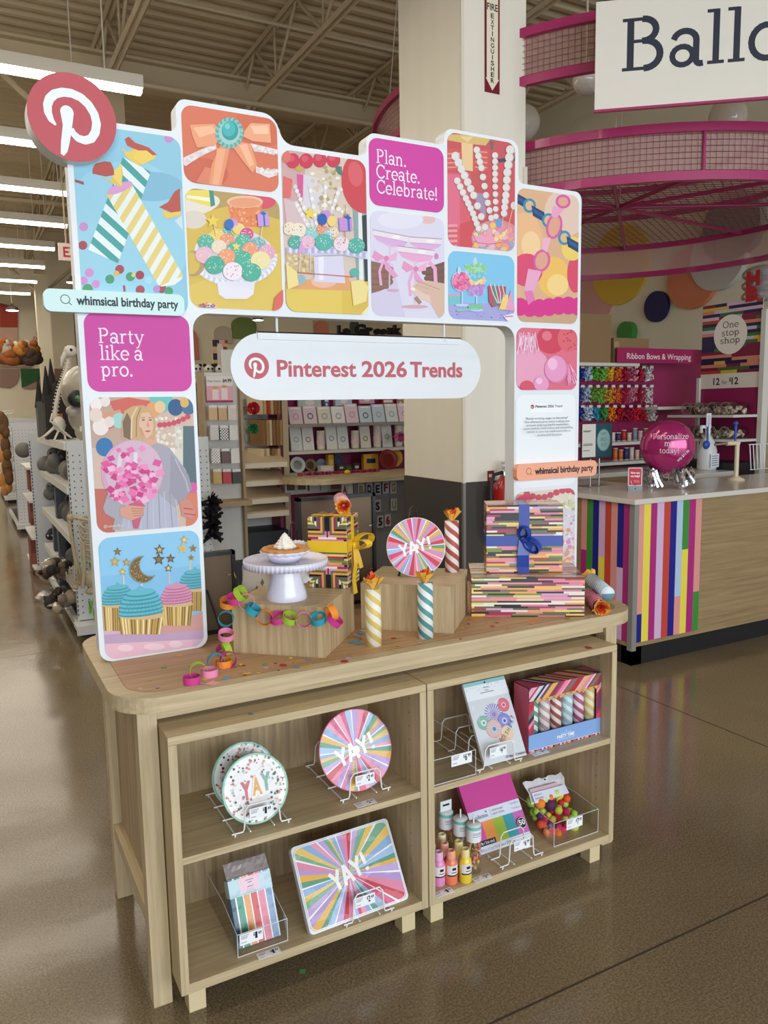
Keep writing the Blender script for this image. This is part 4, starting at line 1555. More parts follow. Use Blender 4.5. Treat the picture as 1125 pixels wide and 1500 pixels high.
# -- search bars, standing proud of the arch
def search_bar(pl, pr, zc, hh, col, txcol, y, label, ang):
    m = MB(GLOSS, col)
    m.T = TF
    x0, x1 = pl, pr
    Mr = Matrix.Translation(((x0 + x1) / 2, 0, zc)) @ Matrix.Rotation(-ang, 4, 'Y')
    m.T = TF @ Mr
    h = (x1 - x0) / 2
    m.prism(rrect(-h, h, -hh, hh, .017), y, FY - .0013, plane='xz')
    A = Art(m, y, mat=GLOSS)
    q = (-h + .042 * (x1 - x0) / .347 + .008, .003)
    A.ell(q[0], q[1], .0115, .0115, txcol, n=20)
    A.ell(q[0], q[1], .0096, .0096, col, n=20)
    A.line([(q[0] + .008, q[1] - .008), (q[0] + .014, q[1] - .0135)], .002, txcol)
    A.text('whimsical birthday party', (q[0] + .026, -.0085), x1 - .016 - (x0 + h + q[0] + .026), .0215, '#1f2a35', bold=.025)
    tag(m.build('search_bar', fr), label)


Y1 = FY - .024
a, b = on(64, 441, y=Y1), on(270, 445, y=Y1)
search_bar(a.x, b.x, (on(166, 425, y=Y1).z + on(166, 461, y=Y1).z) / 2, .0275, '#d3eeec', '#3d474f', Y1, 'pale mint search bar reading whimsical birthday party', .004)
a, b = on(757, 692, y=Y1), on(874, 686, y=Y1)
search_bar(a.x, b.x, (on(815, 675, y=Y1).z + on(815, 703, y=Y1).z) / 2, .0275, '#f2ab8c', '#7a4a38', Y1, 'peach search bar reading whimsical birthday party', -.0)

# -- round red logo disc
Y2 = FY - .034
c = on(106.5, 172, y=Y2)
RD = (on(172, 178, y=Y2).x - on(42, 174, y=Y2).x) / 2
m = MB(GLOSS, '#c0565e')
m.T = TF
circ = [(c.x + RD * cos(2 * pi * i / 64), c.z + RD * sin(2 * pi * i / 64)) for i in range(64)]
m.set(WHITE).prism([(x, z) for x, z in circ], Y2 + .0006, FY + .03, plane='xz')
m.set(GLOSS, '#c0565e').prism([(x, z) for x, z in circ], Y2, Y2 + .0006, plane='xz')


def logo(A, cx, cz, R, col, w=1.):
    """white P in the disc, unit radius coordinates"""
    f = lambda x, y: (cx + (x - 548) / 335 * R, cz - (y - 572) / 335 * R)
    A.f = f
    # arc path outer
    pts = []
    for k in range(31):
        t = k / 30
        a = radians(218 - 318 * t)
        pts.append((548 + (183 if a < 2 else 180) * cos(a), 578 - 190 * sin(a)))
    pts = [(418, 648), (385, 612), (366, 560), (366, 505), (385, 455), (425, 415), (485, 392), (550, 390), (618, 410), (674, 455), (714, 520), (728, 590), (715, 660), (680, 715), (630, 736), (580, 726), (545, 695), (530, 660)]
    ws = [16, 44, 58, 64, 66, 66, 66, 66, 66, 66, 66, 66, 66, 64, 62, 58, 50, 40]
    A.c(col)
    for i in range(len(pts) - 1):
        (ax, ay), (bx, by) = pts[i], pts[i + 1]
        l = math.hypot(bx - ax, by - ay)
        nx, ny = -(by - ay) / l, (bx - ax) / l
        a0, a1 = ws[i] / 2 * w, ws[i + 1] / 2 * w
        A.raw(A.P([(ax + nx * a0, ay + ny * a0), (bx + nx * a1, by + ny * a1), (bx - nx * a1, by - ny * a1), (ax - nx * a0, ay - ny * a0)]))
        if i:
            A.raw(A.P([(ax + a0 * cos(k * pi / 6), ay + a0 * sin(k * pi / 6)) for k in range(12)]))
    A.raw(A.P([(507 + 50 * w * cos(k * pi / 10), 540 + 52 * w * sin(k * pi / 10)) for k in range(20)]))
    A.raw(A.P([(458, 545), (557, 545), (540, 640), (515, 760), (492, 840), (462, 876), (440, 862), (448, 770), (470, 640)]))
    A.f = None


A = Art(m, Y2, mat=GLOSS)
logo(A, c.x, c.z, RD, '#eef3f5')
tag(m.build('logo_disc', fr), 'round red disc with a white letter P')

# -- hanging capsule sign inside the arch
SY = .41
xl, xr = on(338, 540, y=SY).x, on(704, 540, y=SY).x
zt, zb = on(520, 492, y=SY).z, on(520, 585, y=SY).z
sg = thing('hanging_sign', 'white capsule sign with red lettering hung inside the photo arch', 'sign', ((xl + xr) / 2, SY, zb))
TS = Matrix.Translation((-(xl + xr) / 2, -SY, -zb))
m = MB(pm('#e0e4e7', .4, name='sign_board'))
m.T = TS
hh = (zt - zb) / 2
m.prism(rrect(xl, xr, zb, zt, hh - .0005, 14), SY, SY + .006, plane='xz')
m.build('sign_board', sg)
m = MB(GLOSS, '#c05c66')
m.T = TS
A = Art(m, SY - .0002, mat=GLOSS, step=1e-5)
c = on(376, 536, y=SY)
rr = on(394, 536, y=SY).x - c.x
A.ell(c.x, c.z, rr, rr, '#c05c66', n=40)
logo(A, c.x, c.z, rr * .99, '#f1f3f5', 1.05)
a, b = on(406, 551, y=SY), on(677, 551, y=SY)
for wd, xa, xb in (('Pinterest', 406, 522), ('2026', 530, 596), ('Trends', 601, 677)):
    A.text(wd, (on(xa, 551, y=SY).x, a.z), on(xb, 551, y=SY).x - on(xa, 551, y=SY).x, .0465, '#c05c66', bold=.024)
m.build('lettering', sg)
xa, xb = on(377, 492, y=SY).x, on(674, 500, y=SY).x
m = MB(WHITE)
m.T = TS
m.box(xa, xb, SY - .004, SY - .0005, zt - .018, zt + .004).box(xa, xb, SY - .004, SY + .01, zt + .0005, zt + .004)
m.build('mounting_rail', sg)
for u in (406, 651):
    x = on(u, 480, y=SY).x
    m = MB(WHITE)
    m.T = TS
    m.tube([(x, SY + .003, zt + .004), (x, SY + .003, 1.7505)], .004, 8).build('hanger_rod', sg)
    m = MB(STEEL)
    m.T = TS
    m.tube([(x, SY - .006, zt - .005), (x, SY - .004, zt - .005)], .0035, 8).build('screw', sg)


# ================================================================ things on the table
OAKZ = wood('riser_oak_grain', 'z', '#c9b18a', '#a38c68', .5, 1.1)


def riser(p, a, sx, sy, h, label):
    t = thing('display_riser', label, 'riser', (p[0], p[1], TT), a, 'oak risers on the table')
    MB(OAKZ).box(-sx / 2, sx / 2, -sy / 2, sy / 2, 0, h - .0005).build('riser_body', t, bevel=.0008)
    MB(OAK['x']).box(-sx / 2, sx / 2, -sy / 2, sy / 2, h - .0004, h).build('riser_top', t)
    return t


H1, H2 = .141, .143
riser((.448, .3065), radians(-42.5), .268, .281, H1, 'low oak riser under the white cake stand')
riser((.859, .319), radians(-43.4), .285, .26, H2, 'low oak riser under the round rainbow plate')
Z1, Z2 = TT + H1, TT + H2


# ---- wrapped gifts
def loop_ribbon(m, c, d, up, L, hgt, w, n=12):
    """one bow loop leaving c along d"""
    c, d, up = Vector(c), Vector(d).normalized(), Vector(up).normalized()
    pts = []
    for i in range(n + 1):
        a = 2 * pi * i / n
        pts.append(c + d * (L * .5 * (1 - cos(a))) + up * (hgt * .5 * sin(a)))
    return m.band(pts, w, .0012)


RIBY = pm('#f0c528', .3, coat=.3, name='yellow_satin')
RIBB = pm('#1d3fa0', .28, coat=.3, name='blue_satin')
gc = Vector((.515, .344)) + Vector((.0905, -.082)) * .5 + Vector((.084, .0925)) * .5 + Vector((-.004, .01))
gw, gd, gh = .122, .122, .212
g = thing('gift_box', 'tall striped gift tied with a yellow ribbon on the left riser', 'gift', (gc.x, gc.y, Z1), radians(-42.3), 'striped gift boxes')
MB(wrap_mat('nested_stripe_wrap', 'nested', .0062, .06, (gw, gd, gh))).box(-gw / 2, gw / 2, -gd / 2, gd / 2, 0, gh).build('wrapped_box', g, bevel=.003)
rb = thing('ribbon', None, None)
rb.parent = g
e = .0012
zr0, zr1 = .108, .142
x = gw / 2 + e
m = MB(RIBY)
m.box(-x, x, -x, -x + e, zr0, zr1).box(x - e, x, -x, x, zr0, zr1).box(-x, -x + e, -x, x, zr0, zr1).box(-x, x, x - e, x, zr0, zr1)
m.build('ribbon_band', rb)
m = MB(RIBY)
yv = -.01
m.box(x - e * .4, x + e, yv - .013, yv + .013, .0, gh + e).box(-x, x + e, yv - .013, yv + .013, gh, gh + e)
m.build('ribbon_band', rb)
m = MB(RIBY)
bc = (x + .006, yv, .125)
m.ball(bc, .011, 10, 7, (.7, 1, 1.1))
loop_ribbon(m, bc, (.55, 1, .25), (-.1, -.3, 1), .075, .04, (.022, -.012, 0))
loop_ribbon(m, bc, (1, -.5, .12), (0, -.3, 1), .06, .03, (.012, .022, 0))
m.band([bc, (x + .012, yv - .012, .07), (x + .006, yv - .016, .02), (x + .012, yv - .02, -.02)], (.004, .024, 0), .001)
m.band([bc, (x + .016, yv + .012, .08), (x + .02, yv + .02, .05)], (.004, .024, 0), .001)
m.build('bow', rb)

ga = radians(-32)
gx, gy = Vector((cos(ga), sin(ga))), Vector((-sin(ga), cos(ga)))
c = Vector((1.028, .259)) + gx * .1785 + gy * .12
g = thing('gift_box', 'wide low striped gift at the bottom of the pair', 'gift', (c.x, c.y, TT), ga, 'striped gift boxes')
MB(wrap_mat('striped_wrap', 'rows', .006, .085)).box(-.1785, .1785, -.12, .12, 0, .1285).build('wrapped_box', g, bevel=.002)
c = Vector((1.107, .288)) + gx * .1225 + gy * .066
g = thing('gift_box', 'upper striped gift tied with a blue ribbon on the wide low gift', 'gift', (c.x, c.y, TT + .129), ga, 'striped gift boxes')
gw, gd, gh = .1225, .066, .222
MB(wrap_mat('striped_wrap_upper', 'rows', .0064, .08)).box(-gw, gw, -gd, gd, 0, gh).build('wrapped_box', g, bevel=.002)
rb = thing('ribbon', None, None)
rb.parent = g
m = MB(RIBB)
m.box(-gw - e, gw + e, -gd - e, -gd + e * .3, .088, .122).box(gw - e * .3, gw + e, -gd - e, gd + e, .088, .122).box(-gw - e, -gw + e * .3, -gd - e, gd + e, .088, .122)
m.build('ribbon_band', rb)
m = MB(RIBB)
m.box(-.018, .016, -gd - e, -gd + e * .3, 0, gh + e).box(-.018, .016, -gd - e, gd + e, gh, gh + e)
m.build('ribbon_band', rb)
m = MB(RIBB)
bc = (0, -gd - .008, .11)
m.ball(bc, .013, 10, 7, (1.2, .8, 1))
loop_ribbon(m, bc, (-.05, -.25, 1), (1, -.6, 0), .045, .035, (.014, .02, 0))
loop_ribbon(m, bc, (1, -.35, -.75), (.6, -.4, 1), .06, .035, (.012, .018, .008))
m.band([bc, (-.006, -gd - .012, .06), (-.004, -gd - .006, .02), (-.004, -gd - .005, .002)], (.036, 0, 0), .001)
m.band([bc, (.024, -gd - .014, .085), (.045, -gd - .012, .075)], (.006, 0, .022), .001)
m.build('bow', rb)


# ---- paper crackers
def tissue(m, seed, r, h):
    q = random.Random(seed)
    for col, k, rr, hh in (('#f3b64a', 9, 1.0, 1.0), ('#f6c766', 7, .85, .8), ('#e8591f', 8, .62, 1.15), ('#d9481c', 6, .4, 1.0)):
        m.set(PAPER, col)
        for i in range(k):
            a = 2 * pi * (i + q.random() * .5) / k
            w = 2 * pi / k * .62
            r1, h1 = r * rr * q.uniform(.8, 1.25), h * hh * q.uniform(.75, 1.15)
            P0 = [(.004 * cos(b), .004 * sin(b), 0) for b in (a - w, a + w)]
            P1 = [(r1 * .6 * cos(b), r1 * .6 * sin(b), h1 * .45) for b in (a - w, a + w)]
            P2 = [(r1 * q.uniform(.8, 1.1) * cos(b), r1 * q.uniform(.8, 1.1) * sin(b), h1 * q.uniform(.75, 1.05)) for b in (a - w * .8, a, a + w * .8)]
            m.add(P0 + P1 + P2, [(0, 1, 3, 2), (2, 3, 5), (2, 5, 4), (3, 6, 5)])
    return m


CR_L, CR_R = .165, .0226


def cracker(label, c1, c2, loc, rot, top, turns=3, pitch=.034, frac=.5, seed=1, L=CR_L):
    t = thing('paper_cracker', label, 'party cracker', loc, 0, 'striped paper crackers')
    t.rotation_euler = rot
    n = 36
    MB(stripe_mat('spiral_paper_%d' % seed, c1, c2, turns, pitch, frac)).lathe([(0, .0), (CR_R, 0), (CR_R, L), (CR_R * .985, L)], n).build('paper_tube', t)
    MB(PAPER, top).lathe([(0, L - .0005), (CR_R * .985, L - .0005)], n).add([], []).build('paper_lid', t)
    m = tissue(MB(PAPER), seed, .026, .036)
    m.T = Matrix()
    o = m.build('tissue_flame', t)
    o.location = (0, 0, L - .002)
    return t


def aim(p0, p1):
    d = Vector(p1) - Vector(p0)
    return d.to_track_quat('Z', 'Y').to_euler()


cracker('yellow and white spiral paper cracker standing between the risers', '#f3f0e4', '#e2c76e', (.62, .151, TT), (0, 0, .3), '#f0c98a', 3, .036, .5, 1)
cracker('teal and white spiral paper cracker standing before the rainbow plate', '#f0f3f0', '#5f9d9e', (.785, .14, TT), (0, 0, 1), '#e9b7a0', 3, .036, .52, 2)
cracker('red and white spiral paper cracker standing on the right riser', '#f4ece6', '#b4574f', (.99, .312, Z2), (0, 0, 2), '#e8a090', 3, .036, .5, 3)
p0, p1 = Vector((.709, .545, Z1 + .2125 + CR_R)), Vector((.638, .366, Z1 + .2125 + CR_R))
cracker('pink ringed paper cracker lying on top of the tall gift', '#eaa7b8', '#b98d8a', p1 - (p1 - p0).normalized() * .175, aim(p0, p1), '#e58fb0', .001, .0115, .72, 4)
p1, p0 = Vector((1.402, .078, TT + CR_R)), Vector((1.49, .232, TT + CR_R))
cracker('pink and maroon ringed paper cracker lying beside the wide gift', '#e58ba0', '#8a2f48', p1 - (p1 - p0).normalized() * .165, aim(p0, p1), '#ef9db6', .001, .019, .6, 5)
p1, p0 = Vector((1.534, .262, .884)), Vector((1.466, .108, .87))
cracker('pale blue ringed paper cracker leaning on the pink one', '#dceaf2', '#6f97a8', p0, aim(p0, p1), '#dfe9ef', .001, .0125, .6, 6, .16)

# ---- cake stand and pie
CS = pm('#e4e2f2', .22, coat=.5, name='glazed_white_ceramic')
t = thing('cake_stand', 'white fluted cake stand on the left riser', 'cake stand', (.405, .262, Z1))
MB(CS).lathe([(.056, 0), (.0585, .003), (.055, .02), (.046, .05), (.041, .08), (.0395, .1)], 48).build('pedestal', t)
mod = lambda a, r, z: 1 + (.018 * abs(sin(a * 30)) if r > .11 else 0)
MB(CS).lathe([(.0, .0985), (.108, .0985), (.116, .094), (.1165, .108), (.115, .115), (.112, .113), (.108, .105), (0, .1045)], 240, mod=mod).build('plate', t)
PZ = Z1 + .106
t = thing('pie', 'small golden pie topped with whipped cream on the cake stand', 'pie', (.405, .262, PZ))
MB(CS).lathe([(0, 0), (.038, 0), (.05, .014), (.058, .03), (.055, .03), (.047, .014), (0, .01)], 40).build('pie_dish', t)
CRUST = pm('#c98f4e', .7, name='baked_crust')
mod = lambda a, r, z: 1 + .03 * sin(a * 16)
MB(CRUST).lathe([(.045, .022), (.055, .028), (.066, .031), (.067, .036), (.06, .041), (.052, .04), (.046, .034)], 96, mod=mod).build('crust', t)
MB(CS).lathe([(.052, .02), (.0685, .0285), (.0695, .033), (.066, .0315)], 96, mod=mod).build('dish_rim', t)
MB(pm('#b9702c', .5, name='pie_filling')).lathe([(.052, .033), (.03, .037), (0, .038)], 40).build('filling', t)
m = MB(pm('#f3ece0', .5, name='whipped_cream'))
pr, L = [], 0
for k in range(4):
    r0 = .031 - k * .0055
    m.lathe([(r0 * .8, .036 + k * .0072), (r0, .041 + k * .0072), (r0 * .9, .046 + k * .0072), (r0 * .5, .05 + k * .0072)], 60, mod=lambda a, r, z: 1 + .08 * sin(a * 9 + z * 160))
m.lathe([(.013, .066), (.008, .075), (.0, .082)], 12)
m.build('whipped_cream', t)

# ---- burst print used on the rainbow party plates
BC = ['#cf3f4e', '#e58aa6', '#b79ad0', '#e9b24a', '#5f9e7d', '#a9c4e6', '#d94f7f', '#ef9db4', '#8fb2dc', '#e9c46a', '#7fae8c', '#c6a8d8']


def burst(A, cx, cz, R, seed, hole=0., white='#f6f1f0', cols=BC, n=12):
    q = random.Random(seed)
    a = q.random()
    per = 2 * pi / n
    for i in range(n):
        b = a
        parts = q.randint(3, 4)
        ws = [q.uniform(.6, 1.2) for _ in range(parts)]
        s = sum(ws)
        k = q.randint(0, 20)
        for w in ws:
            d = per * .93 * w / s
            A.c(cols[k % len(cols)]).raw([(cx, cz), (cx + R * cos(b), cz + R * sin(b)), (cx + R * cos(b + d), cz + R * sin(b + d))])
            b += d
            k += 1
        A.c(white).raw([(cx, cz), (cx + R * cos(b), cz + R * sin(b)), (cx + R * cos(a + per), cz + R * sin(a + per))])
        a += per


def yay(A, cx, cz, w, h, ang, col='#f7f4f4'):
    """hand-cut capitals Y A Y and an exclamation mark"""
    ca, sa = cos(ang), sin(ang)
    t = .2 * h
    G = {'Y': [((-.42, 1), (0, .48)), ((.42, 1), (0, .48)), ((0, .55), (0, 0))], 'A': [((-.42, 0), (0, 1)), ((.42, 0), (0, 1)), ((-.26, .32), (.26, .32))], '!': [((0, 1), (0, .34)), ((0, .17), (0, .0))]}
    for ch, x, dz in (('Y', -.37, -.02), ('A', -.1, .0), ('Y', .18, .06), ('!', .4, .1)):
        for p, q_ in G[ch]:
            pts = []
            for gx, gz in (p, q_):
                X, Z = x * w + gx * w * .27, (dz + gz - .5) * h
                pts.append((cx + X * ca - Z * sa, cz + X * sa + Z * ca))
            A.line(pts, t, col)


def round_plate(name, label, cat, R, loc, rot, paint, rim, thick=.006, group=None, film=False):
    t = thing(name, label, cat, loc, 0, group)
    t.rotation_euler = rot
    m = MB(rim)
    m.T = Matrix.Translation((0, 0, R)) @ Matrix.Rotation(pi / 2, 4, 'X')
    m.lathe([(0, -thick), (R * .78, -thick), (R * .985, -.002), (R, .0), (R * .985, .0015), (R * .8, -.0001), (0, -.0001)], 72)
    m.build('plate_stack', t)
    m = MB(SHINY if film else GLOSS)
    m.T = Matrix.Translation((0, 0, R))
    A = Art(m, -.0016, ccw([(R * .975 * cos(2 * pi * i / 56), R * .975 * sin(2 * pi * i / 56)) for i in range(56)]), None, SHINY if film else GLOSS, 1e-5)
    paint(A, R)
    m.build('printed_face', t)
    if film:
        film_wrap(t, -R * 1.03, R * 1.03, .002, 2 * R * 1.0, -.006, loc, R)
    return t


def film_wrap(t, x0, x1, z0, z1, y, seed, R=None):
    """crinkled clear film just in front of the thing"""
    q = random.Random(str(seed))
    n = 16
    vs, fs = [], []
    for j in range(n + 1):
        for i in range(n + 1):
            u, w = i / n, j / n
            x, z = x0 + (x1 - x0) * u, z0 + (z1 - z0) * w
            if R:
                dx, dz = u * 2 - 1, w * 2 - 1
                k = max(abs(dx), abs(dz)) / max(1e-6, math.hypot(dx, dz))
                x, z = (x0 + x1) / 2 + dx * k * R * .99, (z0 + z1) / 2 + dz * k * R * .99
            vs.append((x, y + q.uniform(-.0035, .0022), z))
    for j in range(n):
        for i in range(n):
            a = j * (n + 1) + i
            fs.append((a, a + 1, a + n + 2, a + n + 1))
    return MB(FILM).add(vs, fs, True).build('clear_wrap', t)


def paint_burst(seed):
    def f(A, R):
        A.c('#e58aa6').raw([(R * cos(2 * pi * i / 56), R * sin(2 * pi * i / 56)) for i in range(56)])
        burst(A, -.004, .0, R * 1.01, seed)
        A.ell(0, 0, R * .1, R * .1, '#f6f1f0')
        yay(A, 0, .0, R * 1.15, R * .42, .22)
    return f


PC = on(607, 789, d=2.45)
RP = .0925
round_plate('party_plate', 'rainbow burst plate reading YAY on a black easel', 'plate', RP, (PC.x, PC.y - .012, Z2 + .002), (radians(-12), 0, radians(-26)), paint_burst(5), pm('#f3eff0', .3), .003)


def easel(label, p, rz, h, w, dp, r=.0022):
    t = thing('wire_easel', label, 'easel', p, rz, 'black wire easels')
    m = MB(WIREB)
    m.tube([(-w / 2, -dp * .35, 0), (-w * .46, -dp * .3, .01), (-.008, .03, h * .96), (0, .032, h), (.008, .03, h * .96), (w * .46, -dp * .3, .01), (w / 2, -dp * .35, 0)], r, 8)
    m.tube([(-w * .46, -dp * .3, .012), (-w * .46, -dp * .62, .006), (-w * .46, -dp * .64, .02)], r, 6).tube([(w * .46, -dp * .3, .012), (w * .46, -dp * .62, .006), (w * .46, -dp * .64, .02)], r, 6)
    m.tube([(-w * .46, -dp * .3, .012), (w * .46, -dp * .3, .012)], r, 6)
    m.build('wire_stand', t)
    MB(WIREB).tube([(-.01, .03, h * .9), (-.012, dp * .7, .002), (.012, dp * .7, .002), (.01, .03, h * .9)], r, 8).build('prop_leg', t)
    return t


easel('black wire easel holding up the rainbow burst plate', (PC.x + .02, PC.y + .035, Z2 + .001), radians(-26), .215, .11, .09)
e2 = Vector((.497, .395))
mod = lambda a, r, z: 1 + (.02 * sin(a * 36) if r > .05 else 0)
t = thing('fluted_dish', 'white fluted dish propped on an easel behind the pie', 'dish', (e2.x - .012, e2.y - .02, Z1 + .012), radians(-20))
m = MB(pm('#d9d6cf', .3, coat=.3))
m.T = Matrix.Translation((0, 0, .064)) @ Matrix.Rotation(pi / 2 - .2, 4, 'X')
m.lathe([(0, -.016), (.046, -.016), (.066, .004), (.064, .005), (.045, -.012), (0, -.012)], 144, mod=mod)
m.build('dish_body', t)
easel('black wire easel holding a fluted dish behind the pie', (e2.x, e2.y + .03, Z1 + .001), radians(-20), .185, .1, .08)


# ---- framed boards seen from behind
def back_frame(x0, x1, y, z1, label, tilt):
    t = thing('picture_frame', label, 'picture frame', ((x0 + x1) / 2, y, TT), 0, 'black frames facing the other way')
    t.rotation_euler = (radians(tilt), 0, 0)
    h, w, b = z1 - TT, (x1 - x0) / 2, .011
    m = MB(BLACK)
    m.box(-w, -w + b, -.03, 0, 0, h).box(w - b, w, -.03, 0, 0, h).box(-w, w, -.03, 0, h - b, h).box(-w, w, -.03, 0, 0, b)
    m.build('frame', t)
    MB(pm('#6f5e4a', .8, name='brown_backing_board')).box(-w + b, w - b, -.021, -.015, b, h - b).build('backing_board', t)
    m = MB(STEEL)
    for z in (.3, .7):
        m.box(w - b - .012, w - b, -.024, -.021, h * z, h * z + .004)
    m.build('turn_button', t)
    m = MB(BLACK)
    m.tube([(w * .35, -.024, h * .55), (w * .5, -.1, .0025)], .003, 6)
    m.build('strut', t)
    return t


back_frame(.06, .335, .53, 1.069, 'black framed board seen from behind beside the cupcake picture', 0)
back_frame(.585, .87, .635, 1.2, 'black framed board seen from behind the tall gift', 0)
t = thing('crumpled_bag', 'white paper bag with gold leaves behind the cake stand', 'bag', (.4, .47, TT))
m = MB(PAPER, '#d8cfc0')
q = random.Random(8)
vs = []
for j in range(6):
    for i in range(16):
        a = 2 * pi * i / 16
        vs.append(((.07 - .003 * j) * cos(a) * q.uniform(.85, 1.1), (.035 - .002 * j) * sin(a) * q.uniform(.85, 1.1), .04 * j * q.uniform(.95, 1.05)))
m.add(vs, [(j * 16 + i, j * 16 + (i + 1) % 16, (j + 1) * 16 + (i + 1) % 16, (j + 1) * 16 + i) for j in range(5) for i in range(16)], True)
m.build('paper_bag', t)
m = MB(PAPER, '#8f7038')
for k in range(26):
    a, z = q.random() * 2 * pi, q.uniform(.05, .17)
    x, y = .073 * cos(a), .038 * sin(a)
    m.set(None, q.choice(['#8f7038', '#6b5227', '#b08c48']))
    m.add([(x, y, z), (x * 1.12 + .006, y * 1.1, z + .012), (x * 1.1, y * 1.15, z + .026), (x * 1.02 - .006, y * 1.05, z + .012)], [(0, 1, 2, 3)])
m.build('gold_leaf', t)

# ---- paper chain
CH = {'m': '#cf3f8e', 'g': '#a3c93a', 'p': '#ee8fb4', 't': '#2f9fb4', 'o': '#ef8f32'}
ch = thing('paper_chain', 'chain of bright paper rings draped over the left riser', 'paper chain', (.16, .19, TT))
fx = Vector((.201, -.178, 0)).normalized()      # along the front of the riser
fnv = Vector((-.178, -.201, 0)).normalized()    # out of it
ra = Vector((.252, .293, 0))


def on_face(u, v, off):
    d = CM @ Vector(((u - 562.5) / FPX, -(v - 750) / FPX, -1))
    o = ra + fnv * off
    t = (o - CAM).dot(fnv) / d.dot(fnv)
    return CAM + d * t


LINKS = [('m', 100, 722, 'T'), ('g', 122, 690, 'U'), ('p', 164, 697, 'T'), ('t', 186, 657, 'U'), ('o', 214, 664, 'T'), ('m', 231, 652, 'U'),
         ('g', 226, 612, 'F'), ('m', 214, 618, 'S'), ('p', 223, 563, 'S2'), ('t', 223, 504, 'O'), ('o', 229, 447, 'S2'), ('m', 254, 432, 'S'), ('g', 276, 414, 'D'), ('p', 296, 442, 'O'),
         ('t', 320, 472, 'D2'), ('o', 362, 500, 'O'), ('m', 408, 502, 'S'), ('g', 452, 502, 'D3'), ('p', 502, 507, 'O'), ('t', 553, 505, 'S'), ('o', 602, 484, 'F'), ('m', 613, 510, 'S3')]
NM = {'m': 'magenta', 'g': 'lime green', 'p': 'pink', 't': 'teal', 'o': 'orange'}
for i, (c, x, y, k) in enumerate(LINKS):
    u, v = 240 + x / 2.4457, 700 + y / 2.4457
    R_, wd = .0208, .0185
    up = Vector((0, 0, 1))
    if k in 'TU':
        p = on(u, v, z=TT + (.0098 if k == 'T' else .021))
        axis = up if k == 'T' else (fx * .5 + fnv * .75)
    else:
        p = on_face(u, v, .021 if i > 10 else .012)
        axis = {'F': fx * .6 - fnv * .5 + up * .2, 'S': up * .9 + fnv * .35, 'S2': up * .8 + fx * .2 + fnv * .3, 'O': fnv + fx * .35, 'D': fx * .8 + up * .45, 'D2': fx * .5 + up * .7, 'D3': fx * .35 + up * .75 + fnv * .2, 'S3': up * .6 + fx * .6}[k]
    axis = axis.normalized()
    a = axis.orthogonal().normalized()
    b = axis.cross(a)
    m = MB(PAPER, CH[c])
    loc = Vector((.16, .19, TT))
    m.band([p - loc + (a * cos(2 * pi * j / 28) + b * sin(2 * pi * j / 28)) * R_ for j in range(28)], axis * wd, .0007, True)
    tag(m.build('paper_link', ch), NM[c] + ' paper ring')

# ---- confetti
q = random.Random(21)


def confetti(name, label, pts, z, lim):
    m = MB(PAPER)
    c0 = on(pts[0][0], pts[0][1], z=z)
    m.T = Matrix.Translation((-c0.x, -c0.y, -z))
    for u, v, col, s in pts:
        p = on(u, v, z=z)
        m.set(PAPER, col)
        a = q.random() * 3
        n = 10 if s > 0 else 4
        r = abs(s)
        tl = q.uniform(0, .0015)
        w = [(p.x + r * cos(a + 2 * pi * i / n), p.y + r * sin(a + 2 * pi * i / n), z + .0003 + tl * (1 + sin(2 * pi * i / n))) for i in range(n)]
        if all(lim[0] < x < lim[1] and lim[2] < y < lim[3] for x, y, _ in w):
            m.add(w + [(x, y, zz + .0003) for x, y, zz in w], [tuple(range(n - 1, -1, -1)), tuple(range(n, 2 * n))] + [(i, (i + 1) % n, n + (i + 1) % n, n + i) for i in range(n)])
    o = m.build(name, loc=(c0.x, c0.y, z))
    tag(o, label, 'confetti', kind='stuff')


PT = []
RC, YC, BCN, PC_, GC, OC = '#b8323a', '#ecc148', '#6fa3bd', '#c9a4c4', '#5f9e58', '#e88a4a'
for x, y, c, s in ((685, 678, YC, .006), (805, 688, BCN, .008), (632, 727, RC, .01), (722, 738, BCN, .009), (512, 742, PC_, .007), (505, 720, GC, .006), (580, 712, RC, .005), (550, 716, YC, .004), (600, 760, '#5a2a22', -.004), (330, 776, YC, .006), (370, 792, RC, .006), (372, 786, YC, .006), (398, 778, YC, .005), (465, 780, YC, .006), (240, 815, BCN, -.011), (345, 725, YC, .005), (360, 728, RC, .006), (295, 735, GC, -.007), (270, 725, GC, -.009), (798, 737, YC, .006), (820, 722, YC, .005), (895, 704, YC, .005), (975, 705, YC, .006), (1052, 700, RC, .01), (1078, 678, PC_, .008), (1000, 668, OC, .003), (1100, 570, BCN, -.011), (1105, 540, OC, .006), (150, 850, '#efb0a8', -.02), (75, 852, PC_, .007), (95, 822, '#d9b86a', -.009), (700, 708, RC, .003)):
    PT.append((280 + x / 4.6875, 820 + y / 4.6875, c, s))
for x, y, c, s in ((415, 210, BCN, -.013), (435, 192, BCN, -.012), (450, 178, '#9fb7bf', -.01), (385, 248, BCN, -.013), (410, 240, BCN, -.015), (430, 255, BCN, -.012), (435, 226, RC, .005), (380, 222, OC, .005), (400, 198, OC, .005), (630, 222, RC, .008), (720, 200, YC, .005), (655, 268, YC, .006), (650, 300, '#dfb866', .005), (785, 250, PC_, -.009), (935, 202, PC_, -.009), (745, 195, '#cfc07a', .004), (1035, 162, YC, .005), (1070, 138, RC, .005), (1085, 108, OC, .009), (1022, 226, RC, .004), (600, 330, '#d9a85a', .003), (475, 180, RC, .004), (340, 358, RC, .0105), (272, 362, YC, .005)):
    PT.append((420 + x / 4.018, 880 + y / 4.018, c, s))
